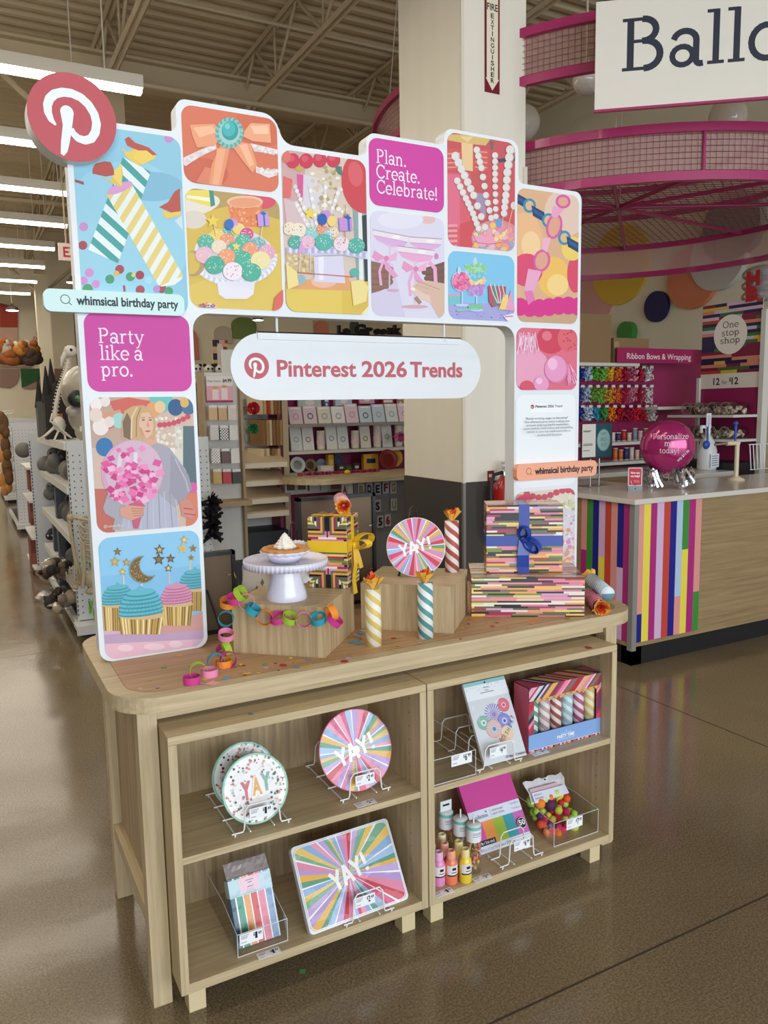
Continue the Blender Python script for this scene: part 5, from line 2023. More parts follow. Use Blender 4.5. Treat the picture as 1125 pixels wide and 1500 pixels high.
for x, y, c, s in ((285, 645, OC, .009), (560, 668, OC, .009), (455, 690, OC, .008), (378, 680, '#b8323a', -.009), (400, 662, OC, .007), (720, 645, '#c9846a', .009), (235, 738, RC, .004), (240, 690, YC, .005)):
    PT.append((600 + x / 3.125, 700 + y / 3.125, c, s))
for x, y, c, s in ((808, 472, '#e0a45a', -.011), (703, 555, '#6f9a52', -.01), (660, 692, PC_, .006), (540, 700, '#c9a9a0', .005), (610, 640, '#d9b48a', .004)):
    PT.append((90 + x / 4.6875, 860 + y / 4.6875, c, s))
confetti('confetti', 'loose paper confetti scattered over the oak tabletop', PT, TT, (-.1, 1.56, .05, .7))
confetti('confetti', 'three confetti pieces on the cabinet tops under the table edge', [(367, 1046, '#7c8f8c', -.009), (862, 949, RC, .012), (440, 1036, YC, .005)], .7358, (0, 1.404, .001, .33))
confetti('confetti', 'two paper scraps on the concrete floor before the cabinets', [(443, 1423, '#5f9a5a', -.012), (375, 1285, OC, -.006)], .0006, (-1, 3, -2, 2))


# ================================================================ goods on the cabinet shelves
ZS, ZB = .43, .1035


def price_art(A, x0, z0, w, h, big, cents, top=False):
    A.c('#f4f5f7').raw([(x0, z0), (x0 + w, z0), (x0 + w, z0 + h), (x0, z0 + h)])
    for i, (k, l) in enumerate(((.82, .34), (.68, .3), (.56, .26), (.2, .22))):
        A.c('#8c93a5').raw([(x0 + w * .06, z0 + h * k), (x0 + w * (.06 + l), z0 + h * k), (x0 + w * (.06 + l), z0 + h * (k + .06)), (x0 + w * .06, z0 + h * (k + .06))])
    A.text('$', (x0 + w * .58, z0 + h * .56), w * .07, h * .28, '#20242c', bold=.02)
    A.text(big, (x0 + w * .66, z0 + h * .3), w * .1, h * .56, '#20242c', bold=.03)
    A.text(cents, (x0 + w * .79, z0 + h * .56), w * .15, h * .28, '#20242c', bold=.02)


def tag_part(parent, x0, z0, y, w, h, big, cents, tilt=0.):
    m = MB(GLOSS, '#f4f5f7')
    m.box(x0, x0 + w, y, y + .0008, z0, z0 + h)
    A = Art(m, y - .0001, None, None, GLOSS, 1e-5)
    price_art(A, x0, z0, w, h, big, cents)
    return tag(m.build('price_label', parent), 'white price label reading $%s.%s' % (big, cents))


def flat_tag(u0, v0, z, ang, big, cents, label, col='#f1f2f3'):
    """price card lying on the shelf, lower-left corner seen at u0, v0"""
    p = on(u0, v0, z=z)
    m = MB(GLOSS, col)
    w, h = .06, .026
    m.box(0, w, 0, h, 0, .0006)
    B = MB(GLOSS)
    A = Art(B, 0, None, None, GLOSS, 0)
    price_art(A, 0, 0, w, h, big, cents)
    k = 0
    for f, c in zip(B.f, B.fc):
        k += 1
        m.col = c
        m.add([(B.v[i][0], B.v[i][2], .0007 + k * 3e-6) for i in f], [tuple(range(len(f)))])
    o = m.build('price_card', loc=(p.x, p.y, z), rot=(0, 0, ang))
    tag(o, label, 'price card', 'price cards on the shelf edges')


def wire_rack(label, x0, x1, y0, y1, z, hoops, hx0, hx1, top=.504, cat='rack', group='white wire plate racks'):
    r = .0021
    t = thing('wire_rack', label, cat, (x0, y0, z), 0, group)
    w, d = x1 - x0, y1 - y0
    m = MB(WIREW)
    for x in (.008, w * .3, w * .7, w - .008) if w > .13 else (.008, w - .008):
        m.tube([(x, -.002, .006), (x, d, .006)], r, 6)
    for k in range(len(hoops)):
        y = hoops[k] - y0
        a, b = hx0 - x0, hx1 - x0
        h = top - z
        m.tube([(0, y, .0075), (a * .9, y, .0075), (a, y, .016), (a + .004, y, h - .012), (a + .014, y, h), (b - .014, y, h), (b - .004, y, h - .012), (b, y, .016), (b + (w - b) * .1, y, .0075), (w, y, .0075)], r, 6)
    for x in (.008, w - .008):
        for y in (.002, d - .004):
            m.tube([(x, y, .006), (x, y, 0)], r, 6)
    m.build('wire_frame', t)
    return t


rk = wire_rack('white wire rack holding the dotted plates on the upper left shelf', .151, .309, .03, .275, ZS, [.033, .112, .19, .27], .184, .28)
tag_part(rk, .047, .034, .0, .06, .03, '1', '49')
rk = wire_rack('white wire rack holding the round rainbow plate pack', .459, .614, .052, .3, ZS, [.055, .135, .215, .295], .488, .586)
tag_part(rk, .046, .036, .0, .058, .03, '2', '49')


def paint_dots(A, R):
    A.c('#8fbfaa').raw([(R * cos(2 * pi * i / 56), R * sin(2 * pi * i / 56)) for i in range(56)])
    A.ell(0, 0, R * .93, R * .93, '#efeeea', n=48)
    A.ell(0, 0, R * .76, R * .76, '#e6e3e2', n=48)
    q = random.Random(4)
    for k in range(150):
        a = q.random() * 2 * pi
        r = R * (q.uniform(.62, .92) if q.random() < .75 else q.uniform(.3, .6))
        s = q.uniform(.022, .042) * R
        A.ell(r * cos(a), r * sin(a), s, s, q.choice(['#23262f', '#c9503f', '#7fae9a', '#c98f52', '#d9a58a', '#23262f', '#b8c9bd', '#c84a58']), n=8)
    for ch, x, z, col in (('Y', -.44, .0, '#c23a44'), ('A', -.12, .06, '#d99a3e'), ('Y', .18, .12, '#6fa58a')):
        if ch == 'A':
            A.text(ch, (x * R - .004, z * R - .004 - .02), R * .36, R * .5, '#f6f1e2', bold=.09)
        A.text(ch, (x * R, z * R - .02), R * .3, R * .46, col, bold=.05)


RIMG = pm('#8fbfaa', .3, coat=.4, name='sage_plate_rim')
round_plate('dotted_plate_pack', 'front dotted YAY plate pack in the wire rack', 'paper plates', .0885, (.23, .047, ZS + .009), (radians(-17), 0, 0), paint_dots, RIMG, .012, 'dotted plate packs', True)
round_plate('dotted_plate_pack', 'rear dotted plate pack leaning behind the other in the rack', 'paper plates', .0885, (.228, .128, ZS + .009), (radians(-17), 0, 0), paint_dots, RIMG, .012, 'dotted plate packs', True)
round_plate('rainbow_plate_pack', 'wrapped round rainbow YAY plate pack on the upper left shelf', 'paper plates', .1115, (.536, .071, ZS + .009), (radians(-20), 0, 0), paint_burst(9), pm('#e06a80', .3, coat=.4), .014, None, True)
flat_tag(524, 1184, ZS, .02, '2', '49', 'price card flat on the shelf edge under the round rainbow plates')


def acrylic_bin(label, x0, x1, y0, y1, z, hf, hb, group='clear acrylic bins'):
    t = thing('acrylic_bin', label, 'bin', (x0, y0, z), 0, group)
    w, d, k = x1 - x0, y1 - y0, .0018
    m = MB(ACRYL)
    e = .0006
    m.box(0, w, 0, k, e, hf).box(0, w, d - k, d, e, hb)
    m.add([(k, k, e), (w - k, k, e), (w - k, d - k, e), (k, d - k, e)], [(0, 1, 2, 3)])
    for x in (0, w - k):
        v = [(x, k, e), (x, d - k, e), (x, d - k, hb), (x, d * .45, hb), (x, k, hf)]
        m.add(v + [(a + k, b, c) for a, b, c in v], [(0, 1, 2, 3, 4), (9, 8, 7, 6, 5)] + [(i, 5 + i, 5 + (i + 1) % 5, (i + 1) % 5) for i in range(5)])
    m.build('bin_body', t)
    m = MB(pm('#e9edf0', .15, coat=.5, name='acrylic_edge'))
    m.tube([(0, 0, hf), (w, 0, hf)], .0009, 6).tube([(0, 0, hf), (0, d * .45, hb), (0, d, hb)], .0009, 6).tube([(w, 0, hf), (w, d * .45, hb), (w, d, hb)], .0009, 6).tube([(0, 0, .001), (w, 0, .001)], .0009, 6).tube([(0, 0, 0), (0, 0, hf)], .0009, 6).tube([(w, 0, 0), (w, 0, hf)], .0009, 6)
    m.build('bin_rim', t)
    return t


# napkins in a bin
b = acrylic_bin('clear acrylic bin holding striped napkins on the lower left shelf', .153, .288, .033, .3, ZB, .062, .085)
tag_part(b, .006, .03, -.001, .062, .03, '1', '49')
t = thing('napkin_pack', 'foil-topped pack of rainbow striped napkins in the bin', 'napkins', (.2205, .058, ZB + .003))
t.rotation_euler = (radians(-27), 0, 0)
W2, HN, DN = .058, .168, .042
m = MB(SHINY, '#4f7f9f').box(-W2, W2, 0, DN, 0, HN)
A = Art(m, -.0002, None, None, SHINY, 1e-5)
x = -W2
for wd, c in ((.012, '#35596f'), (.004, '#eef0ee'), (.017, '#2f9377'), (.003, '#eef0ee'), (.016, '#e79a45'), (.003, '#eef0ee'), (.017, '#d23a3c'), (.003, '#eef0ee'), (.018, '#e47a93'), (.003, '#eef0ee'), (.0165, '#7f9fc4'), (.003, '#eef0ee'), (.02, '#2f9377')):
    A.c(c).raw([(x, 0), (min(W2, x + wd), 0), (min(W2, x + wd), HN), (x, HN)])
    x += wd
m.build('folded_napkins', t, bevel=.004)
m = MB(SHINY, '#b9d9df').box(-W2 - .0008, W2 + .0008, -.0012, DN * .9, HN - .047, HN - .004)
A = Art(m, -.0013, None, None, SHINY, 1e-5)
A.c('#eec3d2').raw([(-.03, HN - .04), (.025, HN - .04), (.025, HN - .004), (-.03, HN - .004)])
A.c('#c3d3e6').raw([(.027, HN - .047), (.042, HN - .047), (.042, HN - .004), (.027, HN - .004)])
for k, wd in ((.014, .022), (.02, .012), (.03, .016)):
    A.c('#7a6f85').raw([(-wd / 2, HN - k), (wd / 2, HN - k), (wd / 2, HN - k + .002), (-wd / 2, HN - k + .002)])
for k in range(26):
    A.c('#6a9fa8').raw([(-W2 + k * .0044, HN - .0445), (-W2 + k * .0044 + .002, HN - .0445), (-W2 + k * .0044 + .002, HN - .043), (-W2 + k * .0044, HN - .043)])
m.build('header_label', t)
m = MB(pm('#d3cacd', .2, .5, name='crinkled_foil'))
q = random.Random(2)
vs = []
for j in range(5):
    for i in range(15):
        vs.append((-W2 - .001 + (2 * W2 + .002) * i / 14, DN * .5 - (DN * .5 - .001) * (1 - j / 4) + q.uniform(-.002, .002), HN - .004 + j * .0105 + q.uniform(-.0015, .0015)))
m.add(vs, [(j * 15 + i, j * 15 + i + 1, (j + 1) * 15 + i + 1, (j + 1) * 15 + i) for j in range(4) for i in range(14)])
m.build('foil_seal', t)
film_wrap(t, -W2, W2, .002, HN, -.004, 'napkin')
flat_tag(380, 1407, ZB, 0, '1', '49', 'price card flat on the shelf edge in front of the napkin bin')

# rectangular rainbow plates
wire_r = wire_rack('white wire rack under the rectangular rainbow plates', .438, .592, .003, .2, ZB, [.005, .1, .19], .466, .561, .187)
tag_part(wire_r, .034, .045, -.0006, .06, .03, '2', '49')
t = thing('tray_pack', 'wrapped rectangular rainbow YAY plate pack on the lower left shelf', 'paper plates', (.496, .0135, ZB + .0085))
t.rotation_euler = (radians(-32.5), 0, radians(2))
TW, TH = .153, .222
m = MB(pm('#e3e6ea', .2, coat=.4)).prism(rrect(-TW, TW, 0, TH, .012), .0002, .02, plane='xz')
m.build('plate_stack', t)
m = MB(SHINY)
m.T = Matrix.Translation((0, 0, TH / 2))
A = Art(m, 0, ccw(rrect(-TW + .004, TW - .004, -TH / 2 + .004, TH / 2 - .004, .02)), None, SHINY, 1e-5)
A.c('#e7c9d2').raw([(-TW, -TH / 2), (TW, -TH / 2), (TW, TH / 2), (-TW, TH / 2)])
burst(A, -.005, .002, .24, 13, n=13)
yay(A, .0, .005, .125, .05, .2)
for w_, e_ in ((TW - .006, TH / 2 - .006),):
    o = rrect(-w_, w_, -e_, e_, .02)
    for i in range(len(o)):
        A.mb.set(SHINY, '#f3eff0')
        a, b_ = Vector(o[i]), Vector(o[(i + 1) % len(o)])
        if (b_ - a).length > 1e-5:
            nn = Vector((-(b_ - a).y, (b_ - a).x)).normalized() * .0012
            if i == 0:
                A.y -= 1e-5
            A.raw([tuple(a - nn), tuple(b_ - nn), tuple(b_ + nn), tuple(a + nn)])
m.build('printed_face', t)
film_wrap(t, -TW, TW, .0, TH, -.003, 'tray')

# ---- right cabinet, upper shelf
b = acrylic_bin('empty clear acrylic bin at the left of the upper right shelf', .7262, .872, .012, .25, ZS, .075, .085)
tag_part(b, .062, .042, -.0012, .07, .034, '6', '99')
rk = wire_rack('white wire rack holding the birthday garland pack', .8785, 1.043, .012, .275, ZS, [.016, .1, .17, .25], .905, 1.014)
tag_part(rk, .044, .035, .0, .06, .032, '4', '99')
t = thing('garland_pack', 'clear pack of paper fans and a birthday banner in the wire rack', 'party pack', (.99, .024, ZS + .009))
t.rotation_euler = (radians(-28), 0, 0)
GW, GH_ = .077, .243
m = MB(SHINY, '#e9ecf0').box(-GW, GW, 0, .012, 0, GH_)
A = Art(m, -.0002, ccw([(-GW, 0), (GW, 0), (GW, GH_), (-GW, GH_)]), None, SHINY, 1e-5)
A.c('#d7dade').raw([(-GW, 0), (GW, 0), (GW, GH_ * .78), (-GW, GH_ * .78)])
A.c('#eef1f5').raw([(-GW, GH_ * .78), (GW, GH_ * .78), (GW, GH_), (-GW, GH_)])
A.c('#8fc9c8').raw([(-GW, GH_ * .955), (GW, GH_ * .955), (GW, GH_), (-GW, GH_)])
q = random.Random(6)
A.dots(46, (-GW, GH_ * .89, GW, GH_ * .955), .0011, ['#6f8f9a', '#b9d3d6', '#c7a9b8', '#e6c98a'], q)
A.ell(.0, GH_ * .972, .003, .003, '#23262c')
for z, w_ in ((.905, .022), (.87, .014), (.845, .05)):
    A.c('#8a90a0').raw([(-w_ / 2, GH_ * z), (w_ / 2, GH_ * z), (w_ / 2, GH_ * z + .0022), (-w_ / 2, GH_ * z + .0022)])


def fan(cx, cz, r, c1, c2, c3, n=26, spike=False):
    if not spike:
        A.ell(cx, cz, r, r, c2, n=30)
    for k in range(n):
        a = 2 * pi * k / n
        d = pi / n * .9
        A.c(c1).raw([(cx + r * .2 * cos(a), cz + r * .2 * sin(a)), (cx + r * cos(a - d * .5), cz + r * sin(a - d * .5)), (cx + r * cos(a + d * .5), cz + r * sin(a + d * .5))])
    A.ell(cx, cz, r * .42, r * .42, c3, n=20)
    A.ell(cx, cz, r * .2, r * .2, c1, n=14)


fan(.002, .137, .033, '#8c86c9', '#e6e4ee', '#b9a6c9', 22, True)
fan(.045, .158, .021, '#d24a68', '#e98a9c', '#efb0bb', 24)
fan(-.042, .12, .021, '#4f9a80', '#a9cfc0', '#dfe9e4', 24)
fan(.032, .112, .023, '#5459b5', '#a6a8dd', '#c9c9ea', 26)
fan(-.012, .096, .027, '#d98f88', '#e9d3cc', '#d9b9b4', 26)
fan(-.012, .096, .014, '#7f8fc0', '#dfe3ea', '#4f7f8f', 18)
fan(.03, .076, .022, '#e0b48a', '#efe0cf', '#e9c9a6', 22)
for ch, x, z, c in zip('BIRTHDAY', (.002, .012, .018, .028, .0375, .047, .056, .064), (.052, .054, .062, .068, .077, .087, .098, .109), ('#d98f6a', '#d9a66a', '#c9805a', '#7f8f6a', '#5f9a7a', '#5f86b5', '#7a6fb0', '#c0556a')):
    A.text(ch, (x, z), .0085, .013, c, bold=.03, ang=.75)
A.text('10 feet / 3 meters', (.0, .006), .074, .008, '#3b3f48', bold=.01)
m.build('printed_bag', t, bevel=.002)
film_wrap(t, -GW, GW, .002, GH_, -.0035, 'garland')

# boxed crackers
t = thing('cracker_gift_set', 'windowed box of striped party crackers on the upper right shelf', 'boxed crackers', (1.2365, .045, ZS))
BW, BH, BD = .1455, .206, .075
DG = ['#c23a52', '#e58aa8', '#e9b25a', '#3a3440', '#77766f', '#d84a72', '#b03a3c', '#cfd3dc', '#7d4468', '#eba7bd']


def diag(A, x0, x1, z0, z1, seed, sl=1.0):
    q = random.Random(seed)
    cl = ccw([(x0, z0), (x1, z0), (x1, z1), (x0, z1)])
    u = x0 - (z1 - z0) * sl
    while u < x1:
        w_ = q.uniform(.008, .018)
        A.c(q.choice(DG)).raw([(u, z0), (u + w_, z0), (u + w_ + (z1 - z0) * sl, z1), (u + (z1 - z0) * sl, z1)], extra=cl)
        u += w_


m = MB(GLOSS, '#b0385a')
A = Art(m, 0, None, None, GLOSS, 1e-5)
for x0, x1, z0, z1, sd in ((-BW, -BW + .02, .052, BH, 1), (BW - .018, BW, .05, BH, 2), (-BW, BW, BH - .042, BH, 3)):
    m.set(GLOSS, '#c95a70').box(x0, x1, .0002, .002, z0, z1)
    diag(A, x0, x1, z0, z1, sd)
A.y -= 1e-4
for k in range(11):
    x = -BW + .024 + k * .0235
    A.c('#e9a848').raw([(x, BH - .04), (x + .0235, BH - .04), (x + .012, BH - .052)])
m.set(GLOSS, '#c95a70').box(-BW, -BW + .0015, .002, BD, 0, BH).box(BW - .0015, BW, .002, BD, 0, BH).box(-BW, BW, .002, BD, BH - .0015, BH).box(-BW, BW, BD - .0015, BD, 0, BH).box(-BW, BW, .002, BD, 0, .0015)
S = MB(GLOSS)
AS = Art(S, 0, None, None, GLOSS, 0)
diag(AS, 0, BD - .002, 0, BH, 4, -.8)
k = 0
for f, c in zip(S.f, S.fc):
    m.col = c
    k += 1
    m.add([(-BW - 1e-5 * k, .002 + S.v[i][0], S.v[i][2]) for i in f], [tuple(f_ for f_ in range(len(f)))])
S = MB(GLOSS)
AS = Art(S, 0, None, None, GLOSS, 0)
diag(AS, -BW, BW, 0, BD - .002, 5, -.7)
for f, c in zip(S.f, S.fc):
    m.col = c
    k += 1
    m.add([(S.v[i][0], .002 + S.v[i][2], BH + 1e-5 * k) for i in f], [tuple(f_ for f_ in range(len(f)))])
m.build('box_shell', t)
m = MB(GLOSS, '#86a9dc').box(-BW, BW, -.0008, .0018, .006, .056)
for k in range(40):
    x = -BW + k * .0073
    m.set(GLOSS, DG[k % 10]).box(x, min(BW, x + .0073), -.0006, .0018, 0, .0065)
m.set(GLOSS, '#f0eef2')
for k in range(41):
    x = -BW + k * .0072
    m.tube([(x, -.0009, .006), (x + .0036, -.0009, .008), (x + .0072, -.0009, .006)] if x + .0072 < BW else [(x, -.0009, .006), (BW, -.0009, .007)], .0006, 4)
A = Art(m, -.0009, None, None, GLOSS, 1e-5)
A.text('PARTY TIME', (-.034, .022), .07, .0105, '#f4f5f8', bold=.03)
A.text('celebration crackers', (-.022, .036), .046, .004, '#f4f5f8')
A.c('#f4f5f8').raw([(-.03, .018), (.036, .018), (.036, .0192), (-.03, .0192)])
A.ell(0, .0445, .002, .002, '#f4f5f8')
tag(m.build('title_band', t), 'blue band reading PARTY TIME')
CRK = [('#eef3ef', '#5f9d86'), ('#efe4e2', '#c3a3a2'), ('#f4e9e4', '#a8564e'), ('#dcebee', '#a3c6cc'), ('#f1dbe3', '#b0587c'), ('#f3eac6', '#dcc57c'), ]
for k, (c1, c2) in enumerate(CRK):
    x = -BW + .034 + k * .0462
    o = MB(stripe_mat('boxed_spiral_%d' % k, c1, c2, 3, .03, .5)).lathe([(0, 0), (.0195, 0), (.0195, .125), (0, .125)], 24).build('boxed_cracker', t)
    o.location = (x, .028, .042)
MB(FILM).box(-BW + .02, BW - .018, .0026, .003, .052, BH - .042).build('clear_window', t)
flat_tag(783, 1108, ZS, 0, '4', '99', 'price card flat on the shelf in front of the boxed crackers')

# ---- right cabinet, lower shelf
PINKC, CORAL, YELC, LEMON = '#e28fc2', '#f0805a', '#f2d33c', '#f3dd7a'


def bottle(label, x, y, col, capc):
    t = thing('paint_bottle', label, 'paint bottle', (x, y, ZB), 0, 'craft paint bottles')
    body = pm(col, .35, coat=.3)
    MB(body).lathe([(0, 0), (.0165, 0), (.0185, .004), (.0185, .062), (.0165, .071), (.0115, .077), (.0105, .079)], 28).build('bottle_body', t)
    MB(pm(capc, .45)).lathe([(.0125, .078), (.013, .08), (.0125, .098), (.0115, .102), (.008, .103), (.007, .098), (0, .098)], 24).build('cap', t)
    m = MB(GLOSS)
    n = 10
    for z0, z1, c in ((.034, .062, '#e9e2e4'), (.03, .034, '#1f2228')):
        vs = []
        for z in (z0, z1):
            for i in range(n + 1):
                a = radians(-160 + 140 * i / n)
                vs.append((.0187 * cos(a), .0187 * sin(a), z))
        m.set(GLOSS, c).add(vs, [(i, i + 1, n + 2 + i, n + 1 + i) for i in range(n)], True)
    m.set(GLOSS, '#23262c')
    for z0, z1, a0, a1 in ((.048, .056, -112, -74), (.04, .0425, -118, -68)):
        vs = [(.0189 * cos(radians(a0 + (a1 - a0) * i / 6)), .0189 * sin(radians(a0 + (a1 - a0) * i / 6)), z) for z in (z0, z1) for i in range(7)]
        m.add(vs, [(i, i + 1, 8 + i, 7 + i) for i in range(6)], True)
    m.build('bottle_label', t)
    return t


bottle('pink paint bottle at the front left of the lower right shelf', .765, .046, PINKC, '#eab3d6')
bottle('coral paint bottle between the front pink and yellow ones', .8, .034, CORAL, '#f2a88e')
bottle('bright yellow paint bottle at the front right of the group', .84, .02, YELC, '#f3df9a')
for lab, x, y, c, k in (('second pink paint bottle, behind the front pink one', .767, .089, '#e79ab8', '#e9b4c4'), ('second coral paint bottle, behind the front coral one', .805, .078, '#ef9a7c', '#efb09c'), ('second yellow paint bottle, behind the bright yellow one', .846, .064, '#ecca4c', '#f0dfa0'),
                        ('third pink paint bottle by the cabinet side', .778, .132, '#e58aa4', '#e8a5b2'), ('pale yellow paint bottle in the third row', .824, .122, '#efd98a', '#f2e6b8'), ('cream capped paint bottle at the back of the group', .8, .176, '#efe0a8', '#f1e8c4'), ('pink capped paint bottle at the far left back', .748, .142, '#e38fae', '#eebfd0')):
    bottle(lab, x, y, c, k)
flat_tag(641, 1316, ZB, .02, '1', '79', 'price card flat on the shelf edge before the paint bottles')
flat_tag(698, 1294, ZB, .0, '3', '99', 'price card flat on the shelf edge before the confetti tubes')


def tube_pack(label, x, y, hook):
    t = thing('confetti_tube', label, 'confetti tube', (x, y, ZB), 0, 'clear tubes of confetti')
    q = random.Random(label)
    m = MB(PAPER)
    for k in range(46):
        a, r, z = q.random() * 2 * pi, .0195 * sqrt(q.random()), q.uniform(.006, .092)
        m.set(PAPER, q.choice(['#e88a4a', '#c9a4c4', '#8fae52', '#d9708a', '#e8b44a', '#b07a52', '#9fb7c9']))
        m.ball((r * cos(a), r * sin(a), z), .0065, 7, 4, (q.uniform(.4, 1.1), q.uniform(.4, 1.1), q.uniform(.5, 1.2)))
    tag(m.build('confetti_fill', t), None, kind='stuff')
    MB(GLASSY).lathe([(0, .0), (.0215, 0), (.022, .002), (.022, .118)], 28).build('clear_tube', t)
    m = MB(GLOSS, '#e9eaec').lathe([(.0225, .1), (.0225, .143)], 28)
    m.set(GLOSS, '#7fc4bd').lathe([(.0227, .138), (.0227, .148)], 28)
    m.set(GLOSS, '#9aa0aa')
    for z in (.118, .124, .128):
        vs = [(.0229 * cos(radians(-130 + 70 * i / 6)), .0229 * sin(radians(-130 + 70 * i / 6)), zz) for zz in (z, z + .002) for i in range(7)]
        m.add(vs, [(i, i + 1, 8 + i, 7 + i) for i in range(6)], True)
    m.build('paper_collar', t)
    MB(pm('#e8ecec', .3)).lathe([(.0225, .148), (.019, .1525), (0, .1525)], 28).build('lid', t)
    if hook:
        m = MB(pm('#dfe3e4', .3)).box(-.02, .02, -.001, .001, .15, .185)
        m.set(BLACK).box(-.012, .012, -.0012, -.001, .168, .174)
        m.build('hang_tab', t)
    else:
        MB(pm('#e6e8ea', .3)).box(-.002, .002, -.001, .001, .152, .178).build('hang_tab', t)
    return t


tube_pack('front clear confetti tube beside the yellow paint bottle', .892, .052, False)
tube_pack('middle clear confetti tube, behind the front tube', .877, .1, False)
tube_pack('rear clear confetti tube with a hanging tab', .86, .155, True)

rk = wire_rack('empty front hoops of the white rack before the card stock', .962, 1.127, .012, .09, ZB, [.016, .062], .996, 1.09, .187)
tag_part(rk, .05, .045, -.0006, .06, .03, '6', '99')
t = thing('card_stock_pack', 'pad of bright card stock with a magenta cover behind the rack', 'card stock', (1.057, .108, ZB + .0005))
t.rotation_euler = (radians(-35), 0, radians(0))
KW, KH = .101, .212
m = MB(GLOSS, '#c9438f').box(-KW, KW, 0, .016, 0, KH)
A = Art(m, -.0002, None, None, GLOSS, 1e-5)
CB = lambda x0, x1, z0, z1, c: A.c(c).raw([(x0, z0), (x1, z0), (x1, z1), (x0, z1)])
CB(-KW, KW, 0, KH, '#cf4796')
CB(-KW, KW, .09, .126, '#dfe4f2')
for k, c in enumerate(('#d95aa6', '#ef9a4e', '#a3bf3f', '#3fa0ac', '#cf6ab8')):
    CB(-KW + k * .0404, -KW + (k + 1) * .0404, .02, .09, c)
CB(-KW, KW, .0, .021, '#dfe2ee')
CB(-KW, -.03, .021, .037, '#23222a')
A.text('80 lb / 216 g/m2', (-KW + .003, .025), .063, .008, '#f0f0f2', bold=.02)
A.text('8.5 x 11 in / 21.5 cm x 27.9 cm', (-KW + .006, .006), .13, .0075, '#6d7484')
A.text('recollections', (-KW + .012, .1), .058, .012, '#6f7588', bold=.0)
A.ell(-.035, .116, .002, .0028, '#444a5a')
CB(-.02, -.0194, .096, .121, '#9aa0b2')
A.text('cardstock paper', (-.014, .111), .045, .006, '#7d8396')
A.text('papier cartonne', (-.014, .1), .045, .006, '#7d8396')
A.text('brights', (.062, .114), .03, .004, '#7d8396')
A.text('50 sheets', (.062, .098), .032, .004, '#7d8396')
A.ell(.078, .052, .0165, .0165, '#f2f2f4', n=28)
A.ell(.078, .052, .0152, .0152, '#26252c', n=28)
A.text('50', (.066, .046), .024, .015, '#f2f2f4', bold=.03)
m.build('card_pad', t)

b = acrylic_bin('clear acrylic bin holding the pom pom bag on the lower right shelf', 1.184, 1.368, .032, .27, ZB, .078, .088)
tag_part(b, .05, .042, -.0012, .066, .034, '7', '99')
t = thing('pom_pom_bag', 'clear bag of neon pom poms with a white header in the bin', 'pom poms', (1.263, .062, ZB + .004))
t.rotation_euler = (radians(-38), 0, radians(-3))
PCOL = ['#e8402a', '#ef5a2c', '#d8243e', '#ee7a2a', '#c9203c', '#e2e05a', '#b8dc6a', '#5a2a5c', '#ea4a34', '#f08a2e', '#cfe06a', '#d9306a']
q = random.Random(33)
cen = []
for k in range(700):
    if len(cen) > 84:
        break
    r = q.choice([.0105, .0115, .0135, .0165, .019])
    x, y, z = q.uniform(-.066, .066), q.uniform(.012, .05), q.uniform(.01, .135)
    if z < .05 and abs(x) > .06:
        continue
    if all((x - a) ** 2 + (y - b_) ** 2 + (z - c) ** 2 > ((r + s) * .72) ** 2 for a, b_, c, s in cen):
        cen.append((x, y, z, r))
for x, y, z, r in cen:
    c = '#a9e04e' if (x < -.045 and z > .09) or (x > .05 and z < .08) and q.random() < .6 else q.choice(PCOL)
    mm = MB(PAPER, c)
    ph = q.random() * 9
    v, fs = [], []
    for j in range(9):
        bb = pi * j / 8
        for i in range(12):
            a = 2 * pi * i / 12
            rr = r * (1 + .06 * sin(7 * a + ph) * sin(5 * bb + ph))
            v.append((rr * sin(bb) * cos(a), rr * sin(bb) * sin(a), -rr * cos(bb)))
    for j in range(8):
        for i in range(12):
            i2 = (i + 1) % 12
            fs.append((j * 12 + i, j * 12 + i2, (j + 1) * 12 + i2, (j + 1) * 12 + i))
    mm.add(v, fs, True)
    o = mm.build('pom_pom', t)
    o.location = (x, y, z)
m = MB(FILM)
n = 14
vs = []
for j in range(n + 1):
    for i in range(n + 1):
        u, w_ = i / n * 2 - 1, j / n
        bulge = .026 * (1 - abs(u) ** 3) * sin(pi * min(1, w_ * .9 + .08)) ** .6
        vs.append((u * (.078 - .004 * w_), .026 - bulge * 1.0 + q.uniform(-.0012, .0012), w_ * .152))
m.add(vs, [(j * (n + 1) + i, j * (n + 1) + i + 1, (j + 1) * (n + 1) + i + 1, (j + 1) * (n + 1) + i) for j in range(n) for i in range(n)], True)
m.build('clear_bag', t)
m = MB(SHINY, '#e8e8ec')
vs = []
for j in range(5):
    for i in range(13):
        u = i / 12 * 2 - 1
        vs.append((u * (.074 + .006 * (j > 2)), .022 - .006 * sin(pi * j / 4) + q.uniform(-.002, .002), .118 + j * .018 + (.003 * sin(i * 1.7) if j == 4 else 0)))
m.add(vs, [(j * 13 + i, j * 13 + i + 1, (j + 1) * 13 + i + 1, (j + 1) * 13 + i) for j in range(4) for i in range(12)], False)
m.set(SHINY, '#d9b5bf').box(-.072, .04, .006, .0075, .152, .163)
m.set(SHINY, '#23262c').tube([(.0, .01, .181), (.0, .008, .181)], .003, 10)
A = Art(m, .006, None, None, SHINY, 1e-5)
A.c('#dfe2ee').raw([(-.07, .116), (.07, .12), (.066, .15), (-.07, .15)])
A.text('pom poms', (-.064, .138), .03, .007, '#7f86a8')
A.text('assortment', (-.064, .127), .034, .006, '#7f86a8')
m.build('paper_header', t)


